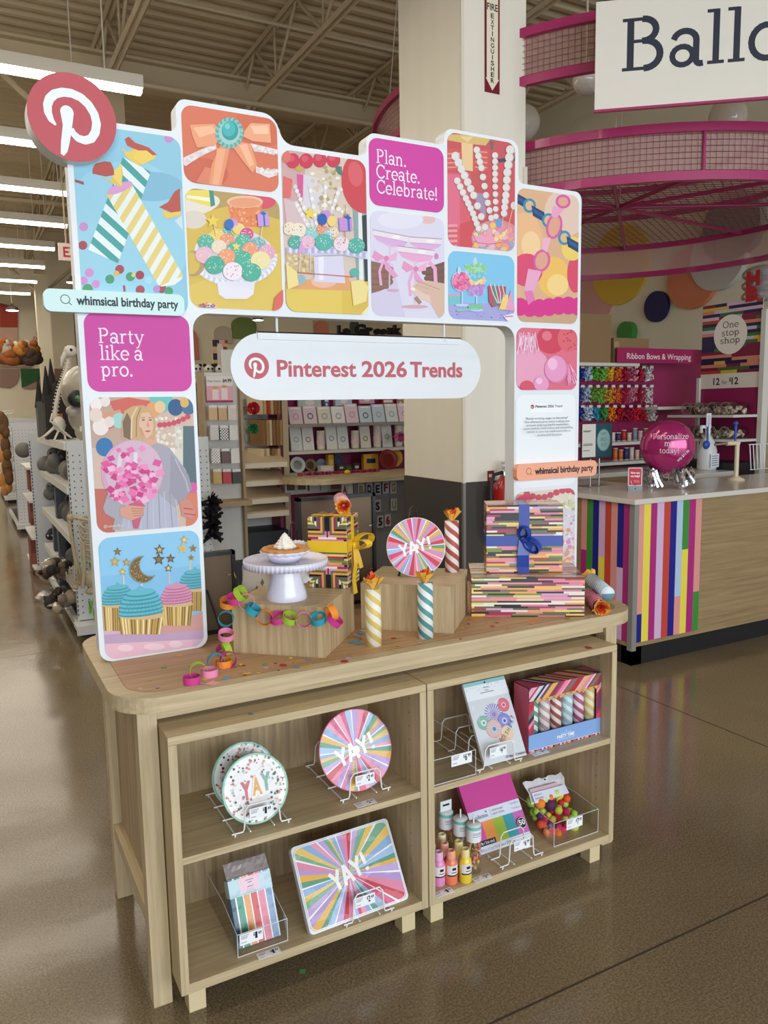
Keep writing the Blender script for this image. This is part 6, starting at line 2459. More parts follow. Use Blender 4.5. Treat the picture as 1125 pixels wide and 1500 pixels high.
# ================================================================ service counter on the right
CX, CY, CZ = 2.91, 1.40, .965
t = thing('service_counter', 'service counter with bright vertical stripes on its corner', 'counter', (CX, CY, 0))
TC = Matrix.Translation((-CX, -CY, 0))
WOODC = wood('counter_veneer', 'x', '#a58c66', '#8d7452', .45, .8)


def cpart(mat, col=None):
    m = MB(mat, col)
    m.T = TC
    return m


cpart(WOODC).box(CX + .012, 6.6, CY + .004, CY + .1, .11, .935).box(CX + .004, CX + .1, CY + .012, 3.05, .11, .935).build('counter_front', t)
cpart(BLACK).box(CX + .012, 6.6, CY + .012, CY + .09, 0, .11).box(CX + .012, CX + .09, CY + .012, 3.05, 0, .11).build('plinth', t)
m = cpart(pm('#9c9b97', .35, .35, name='brushed_guard'))
m.prism(ccw([(CX - .003, CY - .003), (CX + .032, CY - .003), (CX + .032, CY + .0038), (CX + .0038, CY + .0038), (CX + .0038, CY + .034), (CX - .003, CY + .034)]), .09, .934)
m.build('corner_guard', t)
SC_ = {'k': '#e39a92', 'y': '#efdc52', 'm': '#b02a7c', 'l': '#d9b6d9', 'r': '#c9483a', 'n': '#1f1f86', 'b': '#b5cbe6', 'g': '#3f8f3a', 's': '#8f8f93'}
m = cpart(GLOSS)
xs = [on(820 + x / 3.689, 650 + 330 / 3.689, y=CY).x for x in (432, 459, 496, 530, 567, 602, 636, 669, 703, 738, 770)]
zb = .135
xs = [x + .0 for x in xs]
zz = lambda y: on(820 + 560 / 3.689, 650 + y / 3.689, y=CY).z
for i, (top, bot, sp) in enumerate((('k', 'n', .3), ('y', None, 0), ('m', None, 0), ('l', None, 0), ('r', None, 0), ('n', None, 0), ('b', 'k', .365), ('g', 'y', .64), ('m', None, 0), ('k', 'g', .375))):
    m.set(GLOSS, SC_[top]).box(xs[i], xs[i + 1], CY + .002, CY + .005, sp if bot else zb, .935)
    if bot:
        m.set(GLOSS, SC_[bot]).box(xs[i], xs[i + 1], CY + .002, CY + .005, zb, sp)
ys = [on(820 + x / 3.689, 650 + 320 / 3.689, x=CX).y for x in (385, 347, 313, 279, 246, 212, 180, 147, 117)]
for i, (top, bot, sp) in enumerate((('m', None, 0), ('n', 'l', .56), ('k', None, 0), ('r', None, 0), ('l', 'y', .6), ('n', None, 0), ('g', None, 0), ('k', 'm', .62))):
    m.set(GLOSS, SC_[top]).box(CX + .002, CX + .005, ys[i], ys[i + 1], sp if bot else zb, .935)
    if bot:
        m.set(GLOSS, SC_[bot]).box(CX + .002, CX + .005, ys[i], ys[i + 1], zb, sp)
m.build('striped_panel', t)
QUARTZ = pm('#d6d1c8', .3, coat=.2, name='speckled_quartz')
m = MB(QUARTZ)
m.box(0, 3.75, 0, .66, 0, .03).box(0, .66, .66, 1.7, 0, .03)
tag(m.build('worktop', loc=(CX - .025, CY - .025, .935), bevel=.003), 'pale speckled stone worktop along the striped counter', 'worktop')
t = thing('back_counter', 'wooden back counter with a pale top behind the balloon', 'counter', (3.7, 2.78, 0))
MB(WOODC).box(0, 1.35, .02, .45, 0, .93).box(.62, 1.18, -.46, .02, 0, .93).build('counter_front', t)
MB(QUARTZ).prism([(-.02, 0), (.6, 0), (.6, -.48), (1.2, -.48), (1.2, 0), (1.37, 0), (1.37, .47), (-.02, .47)], .93, .965).build('counter_top', t)

# foil balloon with two weights
bx = on(976, 716, z=CZ)
bp = bx.copy()
bc = over(bx, 975, 654)
BRad = 38 * (bx - CAM).dot(CM @ Vector((0, 0, -1))) / FPX
t = thing('foil_balloon', 'magenta foil balloon reading Personalize me today above the counter', 'balloon', (bp.x, bp.y, bc.z - BRad))
az = atan2(CAM.y - bp.y, CAM.x - bp.x)
MAGF = pm('#b0266e', .16, .35, .6, name='magenta_foil')
m = MB(MAGF)
m.T = Matrix.Translation((0, 0, BRad)) @ Matrix.Rotation(az + pi / 2, 4, 'Z') @ Matrix.Rotation(pi / 2, 4, 'X')
prof = [(BRad * sin(pi * i / 16), -BRad * .62 * cos(pi * i / 16)) for i in range(17)]
m.lathe(prof, 64, mod=lambda a, r, z: 1 + (.012 * abs(sin(a * 20)) if r > BRad * .8 else 0))
m.build('balloon_body', t)
m = MB(MAGF)
m.lathe([(.004, .004), (.009, -.004), (.003, -.016), (.008, -.026)], 10)
m.build('neck', t)
m = MB(GLOSS, '#f2e4ee')
ux = Vector((-sin(az), cos(az), 0))
nn = Vector((cos(az), sin(az), 0))


def balloon_text(s, cx, cz, w, h, font, ang=0.):
    ps, wd = serif(s, .07) if font == 'serif' else sans(s, .02)
    sx, sz = w / wd, h / .72
    for p in ps:
        w3 = []
        for x, z in p:
            X, Z = (x - wd / 2) * sx, z * sz
            X, Z = cx + X * cos(ang) - Z * sin(ang), cz + X * sin(ang) + Z * cos(ang)
            d = sqrt(max(0, 1 - (X * X + Z * Z) / BRad ** 2))
            v = ux * X + nn * (BRad * .62 * d + .0012)
            w3.append((v.x, v.y, BRad + Z))
        m.add(w3, [tuple(range(len(w3)))])


GL['S'] = GL['s']
m.set(GLOSS, '#f2e4ee')
kb = BRad / .118
for s_, x_, z_, w_, h_, f_, a_ in (('Personalize', .012, .036, .15, .024, 'serif', 0), ('me', .008, .006, .045, .024, 'serif', 0), ('today!', .008, -.026, .084, .024, 'serif', 0), ('only $11.99', .07, -.042, .066, .011, 'sans', .75)):
    balloon_text(s_, x_ * kb, z_ * kb, w_ * kb, h_ * kb, f_, a_)
m.build('lettering', t)
m = MB(STEEL)
m.tube([(0, 0, -.02), (0, 0, CZ - (bc.z - BRad) + .1)], .0008, 5)
m.build('ribbon_string', t)
SILV = pm('#d9d9dd', .18, .95, name='silver_tinsel')
q = random.Random(5)
for s, lab in ((-1, 'left'), (1, 'right')):
    w = thing('balloon_weight', 'silver tinsel balloon weight on the counter, %s of the two under the balloon' % lab, 'balloon weight', (bp.x + ux.x * s * .09, bp.y + ux.y * s * .09, CZ), 0, 'silver balloon weights')
    MB(SILV).lathe([(.018, 0), (.022, .004), (.02, .045), (.0, .05)], 14).build('foil_base', w)
    m = MB(SILV)
    for k in range(130):
        a, l = q.random() * 2 * pi, q.uniform(.06, .15)
        r = q.uniform(.02, .075)
        p0 = Vector((.015 * cos(a), .015 * sin(a), .03))
        p1 = Vector((r * cos(a), r * sin(a), .03 + l * .7))
        p2 = Vector((r * 1.25 * cos(a + .3), r * 1.25 * sin(a + .3), q.uniform(.015, .14)))
        m.band([p0, p1, p2], (.012 * -sin(a), .012 * cos(a), .006), .0004)
    m.build('tinsel', w)

# help card in a grey holder
p = on(930, 719, z=CZ)
t = thing('help_card_holder', 'red How can we help card in a grey stand on the counter', 'sign', (p.x, p.y, CZ), az + pi / 2 + .15)
m = MB(pm('#8f979c', .4)).box(-.042, .042, -.02, .03, 0, .03)
m.set(BLACK).tube([(0, -.021, .016), (0, -.0195, .016)], .004, 10)
m.build('stand_base', t)
m = MB(pm('#d9c9c6', .4)).prism(rrect(-.042, .042, .028, .142, .008), .002, .01, plane='xz')
m.build('card_frame', t)
m = MB(GLOSS, '#c9304a')
A = Art(m, .0018, None, None, GLOSS)
A.c('#c9304a').raw(rrect(-.036, .036, .036, .136, .003))
A.text('How can', (-.026, .104), .052, .013, '#f3e6e6', bold=.04)
A.text('we help?', (-.028, .084), .056, .013, '#f3e6e6', bold=.04)
A.line([(-.02, .062), (-.026, .055), (-.018, .048), (-.022, .042)], .0025, '#f0c3c9')
for k in range(3):
    A.line([(-.008, .066 - k * .006), (.026, .062 - k * .006)], .0014, '#f0c3c9')
A.ell(0, .0375, .004, .004, '#1c1a1c')
m.build('printed_card', t)

# egg picture sign on two stems
p = on(872, 712, z=CZ)
q2 = on(868, 660, y=p.y)
t = thing('tabletop_sign', 'tabletop sign with a silver egg balloon picture beside the arch', 'sign', (p.x, p.y, CZ), 0)
k = (p - CAM).length / FPX
SHh, SWh = 52 * k, 44 * k
z0 = on(872, 669, y=p.y).z - CZ
m = MB(STEEL)
m.box(-.1, .1, -.05, .05, 0, .006)
for x in (-.045, .03):
    m.tube([(x, 0, .005), (x, 0, z0)], .005, 8)
m.build('stand', t)
x0, x1 = on(852, 640, y=p.y).x - p.x, on(895, 640, y=p.y).x - p.x
z1 = on(872, 621, y=p.y).z - CZ
m = MB(pm('#2b2a2c', .4)).box(x0 - .005, x1 + .005, -.006, .004, z0 - .012, z1 + .004)
m.build('sign_frame', t)
m = MB(GLOSS, '#d9d6cf')
A = Art(m, -.0061, None, None, GLOSS)
xm = x0 + (x1 - x0) * .45
A.c('#d8d5cd').raw([(x0, z0), (xm, z0), (xm, z1), (x0, z1)])
A.c('#1f4a58').raw([(xm, z0), (x1, z0), (x1, z1), (xm, z1)])
ex, ez = (xm + x1) / 2, (z0 + z1) / 2
A.ell(ex, ez, (x1 - xm) * .42, (z1 - z0) * .34, '#6f9498', n=26)
A.ell(ex, ez, (x1 - xm) * .38, (z1 - z0) * .31, '#8fb0ac', n=26)
for i, s in enumerate(('HAPPY', 'BD', 'AY')):
    A.text(s, (ex - .025, ez + .03 - i * .035), .05, .022, '#5f7f86')
for z, w in ((.8, .6), (.77, .5), (.4, .7), (.36, .7), (.2, .5)):
    A.line([(x0 + .008, z0 + (z1 - z0) * z), (x0 + .008 + (xm - x0) * w, z0 + (z1 - z0) * z)], .004, '#55565a')
m.build('printed_sheet', t)

# spray bottle, pipe stand, white wire stand
p = on(1035, 690, z=.965) * 1.0
p = on(1035, 688, z=.965)
p.y = min(p.y, 3.1)
t = thing('spray_bottle', 'white pump spray bottle with a blue tag on the back counter', 'spray bottle', (p.x, p.y, .965))
k = ((p - CAM).length) / FPX
MB(pm('#d6d8da', .35, name='frosted_plastic')).lathe([(0, 0), (11.5 * k, 0), (12.5 * k, 2 * k), (12.5 * k, 26 * k), (9 * k, 38 * k), (4 * k, 46 * k), (3.2 * k, 49 * k)], 28).build('bottle_body', t)
m = MB(pm('#eceeee', .3)).tube([(0, 0, 48 * k), (0, 0, 58 * k)], 3.6 * k, 12)
m.box(-13 * k, 4 * k, -2 * k, 2 * k, 56 * k, 60 * k).box(-14 * k, -12 * k, -1.5 * k, 1.5 * k, 50 * k, 60 * k)
m.build('spray_head', t)
m = MB(GLOSS, '#e3e6ea').box(-8 * k, 8 * k, -12.9 * k, -12.4 * k, 4 * k, 22 * k)
A = Art(m, -13 * k, None, None, GLOSS)
for z in range(5):
    A.line([(-6 * k, (7 + z * 3) * k), (6 * k, (7 + z * 3) * k)], 1 * k, '#5b6c8c')
m.build('bottle_label', t)
m = MB(pm('#2a50b0', .4)).ball((-9 * k, -6 * k, 34 * k), 6 * k, 12, 8, (1, .6, 1))
m.tube([(-6 * k, -5 * k, 38 * k), (-4 * k, -3 * k, 62 * k)], 1.2 * k, 6)
m.build('blue_tag_holder', t)
m = MB(GLOSS, '#e6e8ee').box(-8 * k, 1 * k, -4 * k, -3.4 * k, 58 * k, 76 * k)
A = Art(m, -4.1 * k, None, None, GLOSS)
for z in range(5):
    A.line([(-6 * k, (62 + z * 2.5) * k), (-1 * k, (62 + z * 2.5) * k)], .9 * k, '#7c8294')
m.build('hanging_card', t)
p = on(1078, 704, z=CZ)
t = thing('pipe_stand', 'cream plastic pipe stand with a side arm on the counter', 'pipe stand', (p.x, p.y, CZ))
k = (p - CAM).length / FPX
PVC = pm('#d9cbab', .35, name='cream_pipe')
MB(PVC).lathe([(0, 0), (11 * k, 0), (11 * k, 2 * k), (5 * k, 5 * k), (4 * k, 6 * k)], 20).tube([(0, 0, 3 * k), (0, 0, 50 * k)], 2.9 * k, 12).build('upright_pipe', t)
m = MB(PVC).tube([(3 * k, 0, 50 * k), (-16 * k, 4 * k, 50 * k)], 3 * k, 12)
m.set(STEEL).tube([(-16 * k, 4 * k, 50 * k), (-34 * k, 8 * k, 49 * k)], 1.6 * k, 10)
m.build('side_arm', t)
m = MB(pm('#2a50b0', .4)).tube([(-2 * k, 2 * k, 52 * k), (-2 * k, 2 * k, 74 * k)], 1.6 * k, 8).ball((-2 * k, 2 * k, 76 * k), 3.2 * k, 10, 7)
m.build('blue_valve', t)
p = on(1122, 690, z=CZ)
t = thing('white_wire_stand', 'white wire stand at the right end of the counter', 'wire stand', (p.x, p.y + .1, CZ))
m = MB(WIREW)
for x in (-.04, 0, .04, .08, .12):
    m.tube([(x, 0, .005), (x, .02, .2)], .004, 6)
for z in (.006, .2):
    m.tube([(-.05, .02 * z / .2, z), (.2, .02 * z / .2, z)], .004, 6)
m.build('wire_frame', t)

# ================================================================ ribbon rack behind the counter
RY = 3.3
t = thing('ribbon_rack', 'magenta backed ribbon rack behind the service counter', 'shelving', (3.6, RY, 0))
TR = Matrix.Translation((-3.6, -RY, 0))
m = MB(MAG)
m.T = TR
m.box(3.6, 5.75, RY, RY + .03, 0, 1.93).build('back_board', t)
m = MB(pm('#d3cdc2', .5))
m.T = TR
m.box(3.6, 4.63, RY - .25, RY, 1.8, 1.825).build('top_shelf', t)
for z in (1.16, 1.0):
    m = MB(pm('#cfcac2', .45))
    m.T = TR
    m.box(3.6, 5.0, RY - .3, RY, z, z + .025).build('shelf', t)
m = MB(pm('#cfcac2', .45))
m.T = TR
m.box(4.85, 5.4, RY - .25, RY, 1.44, 1.465).build('shelf', t)
hx0, hx1 = on(903, 520, y=RY - .27).x, on(1027, 520, y=RY - .27).x
hz0, hz1 = on(903, 531, y=RY - .27).z, on(903, 509, y=RY - .27).z
m = MB(GLOSS, '#a01f58').box(hx0, hx1, RY - .28, RY - .27, hz0, hz1)
A = Art(m, RY - .2802, None, None, GLOSS)
a, b = on(918, 525.5, y=RY - .28), on(1012, 526, y=RY - .28)
A.text('Ribbon Bows & Wrapping', (a.x, a.z), b.x - a.x, .047, '#ead9d6', bold=.01)
o = m.build('header_board')
tag(o, 'magenta header board reading Ribbon Bows & Wrapping', 'sign')
q = random.Random(17)
BOW = ['#1f2f8f', '#b9cfe6', '#6fb53a', '#7cc24a', '#e8b52e', '#e8702a', '#c01f3e', '#e48fa8', '#b3163c', '#d8d3d0']
CN = ['navy', 'pale blue', 'green', 'lime', 'yellow', 'orange', 'crimson', 'pink', 'red', 'silver']
BOW3 = ['#1f2f8f', '#c3d3e4', '#2f8fb0', '#3f9a4a', '#ea8a2a', '#c0202e', '#9c1638', '#cf2032', '#b81c2e', '#d9d0c6']
CN3 = ['navy', 'white and blue', 'teal', 'green', 'orange', 'red', 'dark red', 'bright red', 'crimson', 'cream']
for r, (vc, hgt) in enumerate(((546, 20), (576, 26), (604, 22))):
    for i in range(10):
        u = 850 + (i if r < 2 else i * 1.05) * 11.2
        p = on(u, vc, y=RY - .1)
        col = (BOW if r < 2 else BOW3)[i]
        k = (p - CAM).length / FPX
        t = thing('ribbon_pack', '%s ribbon pack in the %s row of the rack' % ((CN if r < 2 else CN3)[i], ('top', 'middle', 'bottom')[r]), 'ribbon', (p.x, RY - .002, p.z - hgt * .5 * k), 0, 'ribbon packs on the rack')
        m = MB(PAPER, col)
        for j in range(130):
            x, z = q.uniform(-5.2, 5.2) * k, q.uniform(0, hgt * .85) * k
            y = -q.uniform(.03, .12)
            s = q.uniform(2.0, 4.0) * k
            c = lin(col)
            m.set(PAPER, col)
            d = Vector((q.uniform(-1, 1), q.uniform(-.6, .6), q.uniform(-1, 1))).normalized() * s
            e = Vector((q.uniform(-1, 1), -q.random(), q.uniform(-1, 1))).normalized() * s * (.35 if r == 1 else .6)
            o = Vector((x, y, z))
            m.add([tuple(o - d), tuple(o + e), tuple(o + d), tuple(o - e + Vector((0, -s * .3, 0)))], [(0, 1, 2), (0, 2, 3)])
        m.build('bow_ribbon', t)
        m = MB(GLOSS, '#d5d3d2').box(-3.2 * k, 3.2 * k, -.128, -.125, hgt * .8 * k, hgt * .8 * k + 3.4 * k)
        m.set(STEEL).tube([(0, 0, hgt * .92 * k), (0, -.13, hgt * .95 * k)], .003, 5)
        m.build('price_strip', t)
for i in range(14):
    u = 893 + i * 7.5
    z = 1.185 if i < 8 else 1.025
    p = on(893 + (i % 8) * 8 + (i > 7) * 12, 660, y=RY - .2)
    col = q.choice(['#d97a3a', '#b8342e', '#d8d0c6', '#7f8f9c', '#c9a3b0', '#3a3f6c', '#e0b8a0', '#8c6a4a'])
    h = q.uniform(.06, .1)
    nm = ['orange', 'brick', 'white', 'grey', 'dusty pink', 'navy', 'peach', 'brown'][['#d97a3a', '#b8342e', '#d8d0c6', '#7f8f9c', '#c9a3b0', '#3a3f6c', '#e0b8a0', '#8c6a4a'].index(col)]
    t = thing('ribbon_spool', '%s spool, number %s from left, %s shelf below the ribbon packs' % (nm, ('one', 'two', 'three', 'four', 'five', 'six', 'seven', 'eight')[i % 8], 'upper' if i < 8 else 'lower'), 'ribbon spool', (p.x, RY - .17, z), 0, 'spools under the ribbon packs')
    MB(pm(col, .5)).lathe([(0, .006), (.019, .006), (.019, h), (0, h)], 14).build('ribbon_roll', t)
    MB(pm('#d9d4cb', .5)).lathe([(0, 0), (.022, 0), (.022, .006), (0, .006)], 14).build('spool_end', t)
    MB(pm('#d9d4cb', .5)).lathe([(0, h), (.022, h), (.022, h + .006), (0, h + .006)], 14).build('spool_end', t)
CARD = pm('#8c6f4c', .8, name='corrugated_card')
for lab, u0, u1, v0, v1, y in (('tall brown cardboard box on top of the ribbon rack', 838, 891, 462, 527, RY - .2), ('low brown cardboard box beside the tall one on the rack top', 894, 946, 497, 524, RY - .2)):
    a, b = on(u0, v1, y=y), on(u1, v0, y=y)
    z0 = 1.8255
    t = thing('cardboard_box', lab, 'box', ((a.x + b.x) / 2, RY - .125, z0), 0, 'boxes on top of the ribbon rack')
    w = (b.x - a.x) / 2
    h = max(.09, b.z - z0)
    MB(CARD).box(-w, w, -.11, .11, 0, h).build('box_body', t)
    m = MB(pm('#a58a62', .5)).box(-w * .98, w * .98, -.02, .02, h, h + .001).box(-w * .98, -w * .7, -.1105, -.11, h * .6, h * .85)
    m.build('packing_tape', t)

# end display with the price sign
EX = 5.2
e0, e1 = on(1119, 436, x=EX).y, on(1030.7, 449, x=EX).y
t = thing('promotion_stand', 'magenta end stand with clear bins under the One stop shop sign', 'shelving', (EX, (e0 + e1) / 2, 0))
TE = Matrix.Translation((-EX, -(e0 + e1) / 2, 0))
m = MB(MAG)
m.T = TE
m.box(EX, EX + .04, e0, e1, .0, 1.68).build('back_board', t)
m = MB(pm('#d8d4cc', .5))
m.T = TE
m.box(EX - .02, EX + .05, e0 - .04, e0, 0, 2.2).box(EX - .02, EX + .05, e1, e1 + .03, 0, 1.7).build('upright', t)
SZ = [on(1060, 607, x=EX).z, on(1060, 641, x=EX).z]
for z in SZ:
    m = MB(pm('#cfcbc4', .45))
    m.T = TE
    m.box(EX - .3, EX, e0, e1 + .08, z - .02, z).build('shelf', t)
m = MB(BLACK)
m.T = TE
m.box(EX - .3, EX, e0, e1, .9, 1.02).build('lower_tray', t)
m = MB(GLOSS, '#e6ded0')
m.T = Matrix.Translation((EX - .001, e1, 0)) @ Matrix.Rotation(-pi / 2, 4, 'Z')      # local x runs from e1 down to e0
Ws = e1 - e0
zt, zm, zb = on(1030.7, 449, x=EX).z, on(1028, 549, x=EX).z, on(1028, 570, x=EX).z
m.box(0, Ws, -.004, 0, zb, zt)
A = Art(m, -.0042, None, None, GLOSS)
STC = ['#7d1f3f', '#3f6f35', '#d9b840', '#1f1f4a', '#d9b6c8', '#b8432e', '#d98a72', '#7d1f3f', '#c9bccf', '#1f1f4a']
q = random.Random(9)
rows = 22
for r in range(rows):
    za = zm + (zt - zm) * r / rows
    zc = zm + (zt - zm) * (r + 1) / rows
    x = 0
    while x < Ws:
        w = q.uniform(.12, .4) * Ws * 1.4
        A.c(q.choice(STC)).raw([(x, za), (min(Ws, x + w), za), (min(Ws, x + w), zc), (x, zc)])
        x += w
cz_ = zm + (zt - zm) * .55
A.ell(Ws * .49, cz_, Ws * .28, Ws * .28, '#efe8dc', n=36)
for i, (s, w) in enumerate((('One', .27), ('stop', .3), ('shop', .34))):
    A.text(s, (Ws * (.49 - w / 2), cz_ + .055 - i * .062), Ws * w, .05, '#1f2030', 'serif', w=.08, cap=.72)
A.c('#e6ded0').raw([(0, zb), (Ws, zb), (Ws, zm), (0, zm)])
A.text('12', (Ws * .23, zb + .03), Ws * .11, .055, '#1f2030', bold=.02)
A.text('for', (Ws * .38, zb + .035), Ws * .09, .03, '#1f2030')
A.text('$', (Ws * .5, zb + .055), Ws * .035, .03, '#1f2030', bold=.02)
A.text('12', (Ws * .545, zb + .03), Ws * .11, .055, '#1f2030', bold=.02)
tag(m.build('promotion_sign'), 'striped sign reading One stop shop 12 for $12', 'sign')
CLB = clear_mat('clear_bin_plastic', '#f4f2ee', .05, .06, .04)
q = random.Random(19)
for r, z in enumerate(SZ):
    for i in range(4):
        y = e0 + .1 + i * .125
        lab = 'clear scoop bin, number %s from the right, %s shelf of the end stand' % (('one', 'two', 'three', 'four', 'five')[i], ('upper', 'lower')[r])
        t = thing('scoop_bin', lab, 'bin', (EX - .15, y, z), 0, 'round scoop bins')
        m = MB(CLB)
        m.T = Matrix.Translation((0, 0, .052)) @ Matrix.Rotation(-pi / 2, 4, 'Y')
        m.lathe([(.05, -.12), (.05, .12)], 24).build('bin_drum', t)
        m = MB(pm('#8f8880', .3))
        m.tube([(-.12, .048 * cos(2 * pi * j / 20), .052 + .048 * sin(2 * pi * j / 20)) for j in range(20)], .0025, 6, True)
        m.tube([(-.125, .034 * cos(2 * pi * j / 20), .056 + .034 * sin(2 * pi * j / 20)) for j in range(20)], .0015, 5, True)
        m.build('rim_ring', t)
        m = MB(PAPER)
        for j in range(26):
            m.set(PAPER, q.choice(['#d9d0bd', '#bfb39c', '#e6dfd0'] if i < 3 else ['#5a4a3a', '#7d6a50', '#3a322a']))
            m.ball((q.uniform(-.1, .1), q.uniform(-.04, .04), q.uniform(.012, .06)), q.uniform(.009, .016), 6, 4)
        tag(m.build('bin_contents', t), None, kind='stuff')

# letter balloons on top of the end stand
p = on(1090, 440, x=EX + .02)
t = thing('letter_balloon', 'silver foil balloon with red block letters at the right edge', 'balloon', (EX + .05, p.y - .1, zt - .02))
m = MB(pm('#c4c4c8', .35, .6, name='silver_foil'))
for dz in (0, .085, .17):
    m.ball((0, 0, .05 + dz), .1, 18, 10, (.5, 1.5, .62))
m.build('foil_body', t)
m = MB(GLOSS, '#b81c24')
m.T = Matrix.Translation((-.066, .0, 0)) @ Matrix.Rotation(-pi / 2, 4, 'Z')
A = Art(m, 0, None, None, GLOSS)
A.text('H', (-.06, .125), .12, .105, '#b81c24', bold=.06)
A.text('B', (-.06, .01), .11, .1, '#b81c24', bold=.06)
m.build('red_letters', t)

# discs on the far right wall
for i_, (lab, u, v, ry, col) in enumerate((('big pink disc on the right wall beside the arch', 852, 432, 60, '#e0a79f'), ('yellow disc on the right wall overlapping the pink one', 905, 388, 54, '#e3bd3f'), ('small navy disc on the right wall', 960, 449, 21, '#1d1750'), ('orange disc on the right wall', 1014, 406, 42, '#d9805a'), ('pale grey disc on the right wall', 1052, 376, 44, '#c9c2bc'), ('small green disc on the right wall above the boxes', 918, 487, 15, '#3f8a3a'),
                           ('big dark grey disc on the right wall seen through the hoop', 1075, 330, 44, '#8a8378'))):
    p = on(u, v, x=6.95)
    k = (p - CAM).length / FPX * .97
    m = MB(pm(col, .6))
    m.T = Matrix.Rotation(-pi / 2, 4, 'Y')
    d = .02 + .014 * i_
    m.lathe([(0, 0), (ry * k, 0), (ry * k, d), (0, d)], 48, smooth=False)
    o = m.build('wall_disc', loc=(6.9995, p.y, p.z))
    tag(o, lab, 'wall disc', 'round discs on the right wall')

# ================================================================ pink hoops over the counter
HC = (4.45, 3.15)
HOOP = pm('#ad2a66', .35, coat=.2, name='magenta_steel')
HMESH = pm('#8a3a52', .5, name='wire_mesh')
VEIL, _nt, _b = new_mat('pale_pink_scrim')
_b.inputs['Base Color'].default_value = (*lin('#d3aaa2'), 1)
_b.inputs['Roughness'].default_value = .6
_b.inputs['Alpha'].default_value = .55


def hoop(label, R, z0, z1, disc):
    t = thing('hanging_hoop', label, 'hanging hoop', (HC[0], HC[1], z0), 0, 'pink wire hoops over the counter')
    h = z1 - z0
    n = 120
    for z in (0, h):
        m = MB(HOOP)
        v = []
        for i in range(n):
            a = 2 * pi * i / n
            for r, zz in ((R - .02, -.025), (R + .02, -.025), (R + .02, .025), (R - .02, .025)):
                v.append((r * cos(a), r * sin(a), z + zz))
        m.add(v, [(i * 4 + j, i * 4 + (j + 1) % 4, ((i + 1) % n) * 4 + (j + 1) % 4, ((i + 1) % n) * 4 + j) for i in range(n) for j in range(4)])
        m.build('rim', t)
    m = MB(HMESH)
    nv = int(2 * pi * R / .036)
    for i in range(nv):
        a = 2 * pi * i / nv
        m.tube([(R * cos(a), R * sin(a), 0), (R * cos(a), R * sin(a), h)], .0016, 3, smooth=False)
    for j in range(1, 8):
        m.tube([((R + .002) * cos(2 * pi * i / 90), (R + .002) * sin(2 * pi * i / 90), h * j / 8) for i in range(90)], .0016, 3, True, smooth=False)
    m.set(HOOP)
    for i in range(8):
        a = 2 * pi * (i + .35) / 8
        m.tube([(R * cos(a), R * sin(a), 0), (R * cos(a), R * sin(a), h)], .011, 6)
    m.build('wire_grid', t)
    m = MB(VEIL)
    v = [((R - .012) * cos(2 * pi * i / n), (R - .012) * sin(2 * pi * i / n), z) for z in (.02, h - .02) for i in range(n)]
    m.add(v, [(i, (i + 1) % n, n + (i + 1) % n, n + i) for i in range(n)], True)
    m.build('scrim', t)
    if disc:
        m = MB(HOOP)
        for i in range(5):
            a = pi * (i + .2) / 5
            m.tube([(-R * cos(a), -R * sin(a), h * .98), (R * cos(a), R * sin(a), h * .98)], .016, 6)
        m.build('spokes', t)
        m = MB(HMESH)
        for s in (-1, 1):
            d = Vector((cos(.55 * s), sin(.55 * s)))
            nn_ = Vector((-d.y, d.x))
            c = -R
            while c < R:
                l = sqrt(max(0, R * R - c * c)) * .99
                if l > .05:
                    a, b = nn_ * c - d * l, nn_ * c + d * l
                    m.tube([(a.x, a.y, h + .02), (b.x, b.y, h + .02)], .0028, 3, smooth=False)
                c += .06
        m.build('expanded_mesh', t)
    m = MB(pm('#cfc6b4', .5))
    for i in range(4):
        a = pi / 4 + pi / 2 * i
        m.tube([(R * cos(a), R * sin(a), h), (R * .9 * cos(a), R * .9 * sin(a), 5.55 - z0)], .004, 5)
    m.build('hanging_cable', t)


hoop('lower pink wire hoop with mesh top hung over the counter', 1.82, 2.80, 3.07, True)
hoop('upper pink wire hoop hung behind the hanging white sign', 1.95, 3.40, 3.67, False)
GLOBE = pm('#f6f3ec', .12, coat=.6, name='white_globe')
for lab, u, v, d, rp in (('white globe pendant peeking from behind the column', 765, 180, 5.6, 26), ('white globe pendant at the left end of the white sign', 859, 118, 5.8, 20.5), ('white globe pendant above the lower pink hoop', 1066, 172, 5.6, 27)):
    p = on(u, v, d=d)
    R = rp * d / FPX
    t = thing('globe_pendant', lab, 'pendant lamp', (p.x, p.y, p.z - R), 0, 'white globe pendants')
    MB(GLOBE).ball((0, 0, R), R, 28, 18).build('globe', t)
    MB(pm('#cfc6b4', .5)).tube([(0, 0, 2 * R), (0, 0, 5.55 - p.z + R)], .008, 8).lathe([(.03, 2 * R - .004), (.025, 2 * R + .03), (.008, 2 * R + .045)], 14).build('stem', t)
# hanging white sign
P0 = on(871, 161, d=4.3)
aS = radians(-38)
Lx, Hh = 2.1, .547
t = thing('hanging_department_sign', 'large white hanging sign with dark serif letters at top right', 'sign', (P0.x, P0.y, P0.z), aS)
m = MB(pm('#ece6da', .5, name='sign_panel')).box(0, Lx, 0, .02, 0, Hh)
m.build('sign_panel', t)
MB(HOOP).box(-.003, Lx, -.002, .024, -.012, 0).build('bottom_trim', t)
m = MB(GLOSS, '#2d3342')
sw = serif('Balloons', .085)
A = Art(m, -.0003, None, None, GLOSS)
k = 4.3 / FPX
A.text('Balloons', (.128, .185), 1.42, .262, '#2d3342', 'serif', w=.085, cap=.72)
m.build('lettering', t)
m = MB(pm('#cfc6b4', .5))
for x in (.2, 1.9):
    m.tube([(x, .01, Hh), (x, .01, 5.55 - P0.z)], .005, 6)
m.build('hanging_rod', t)

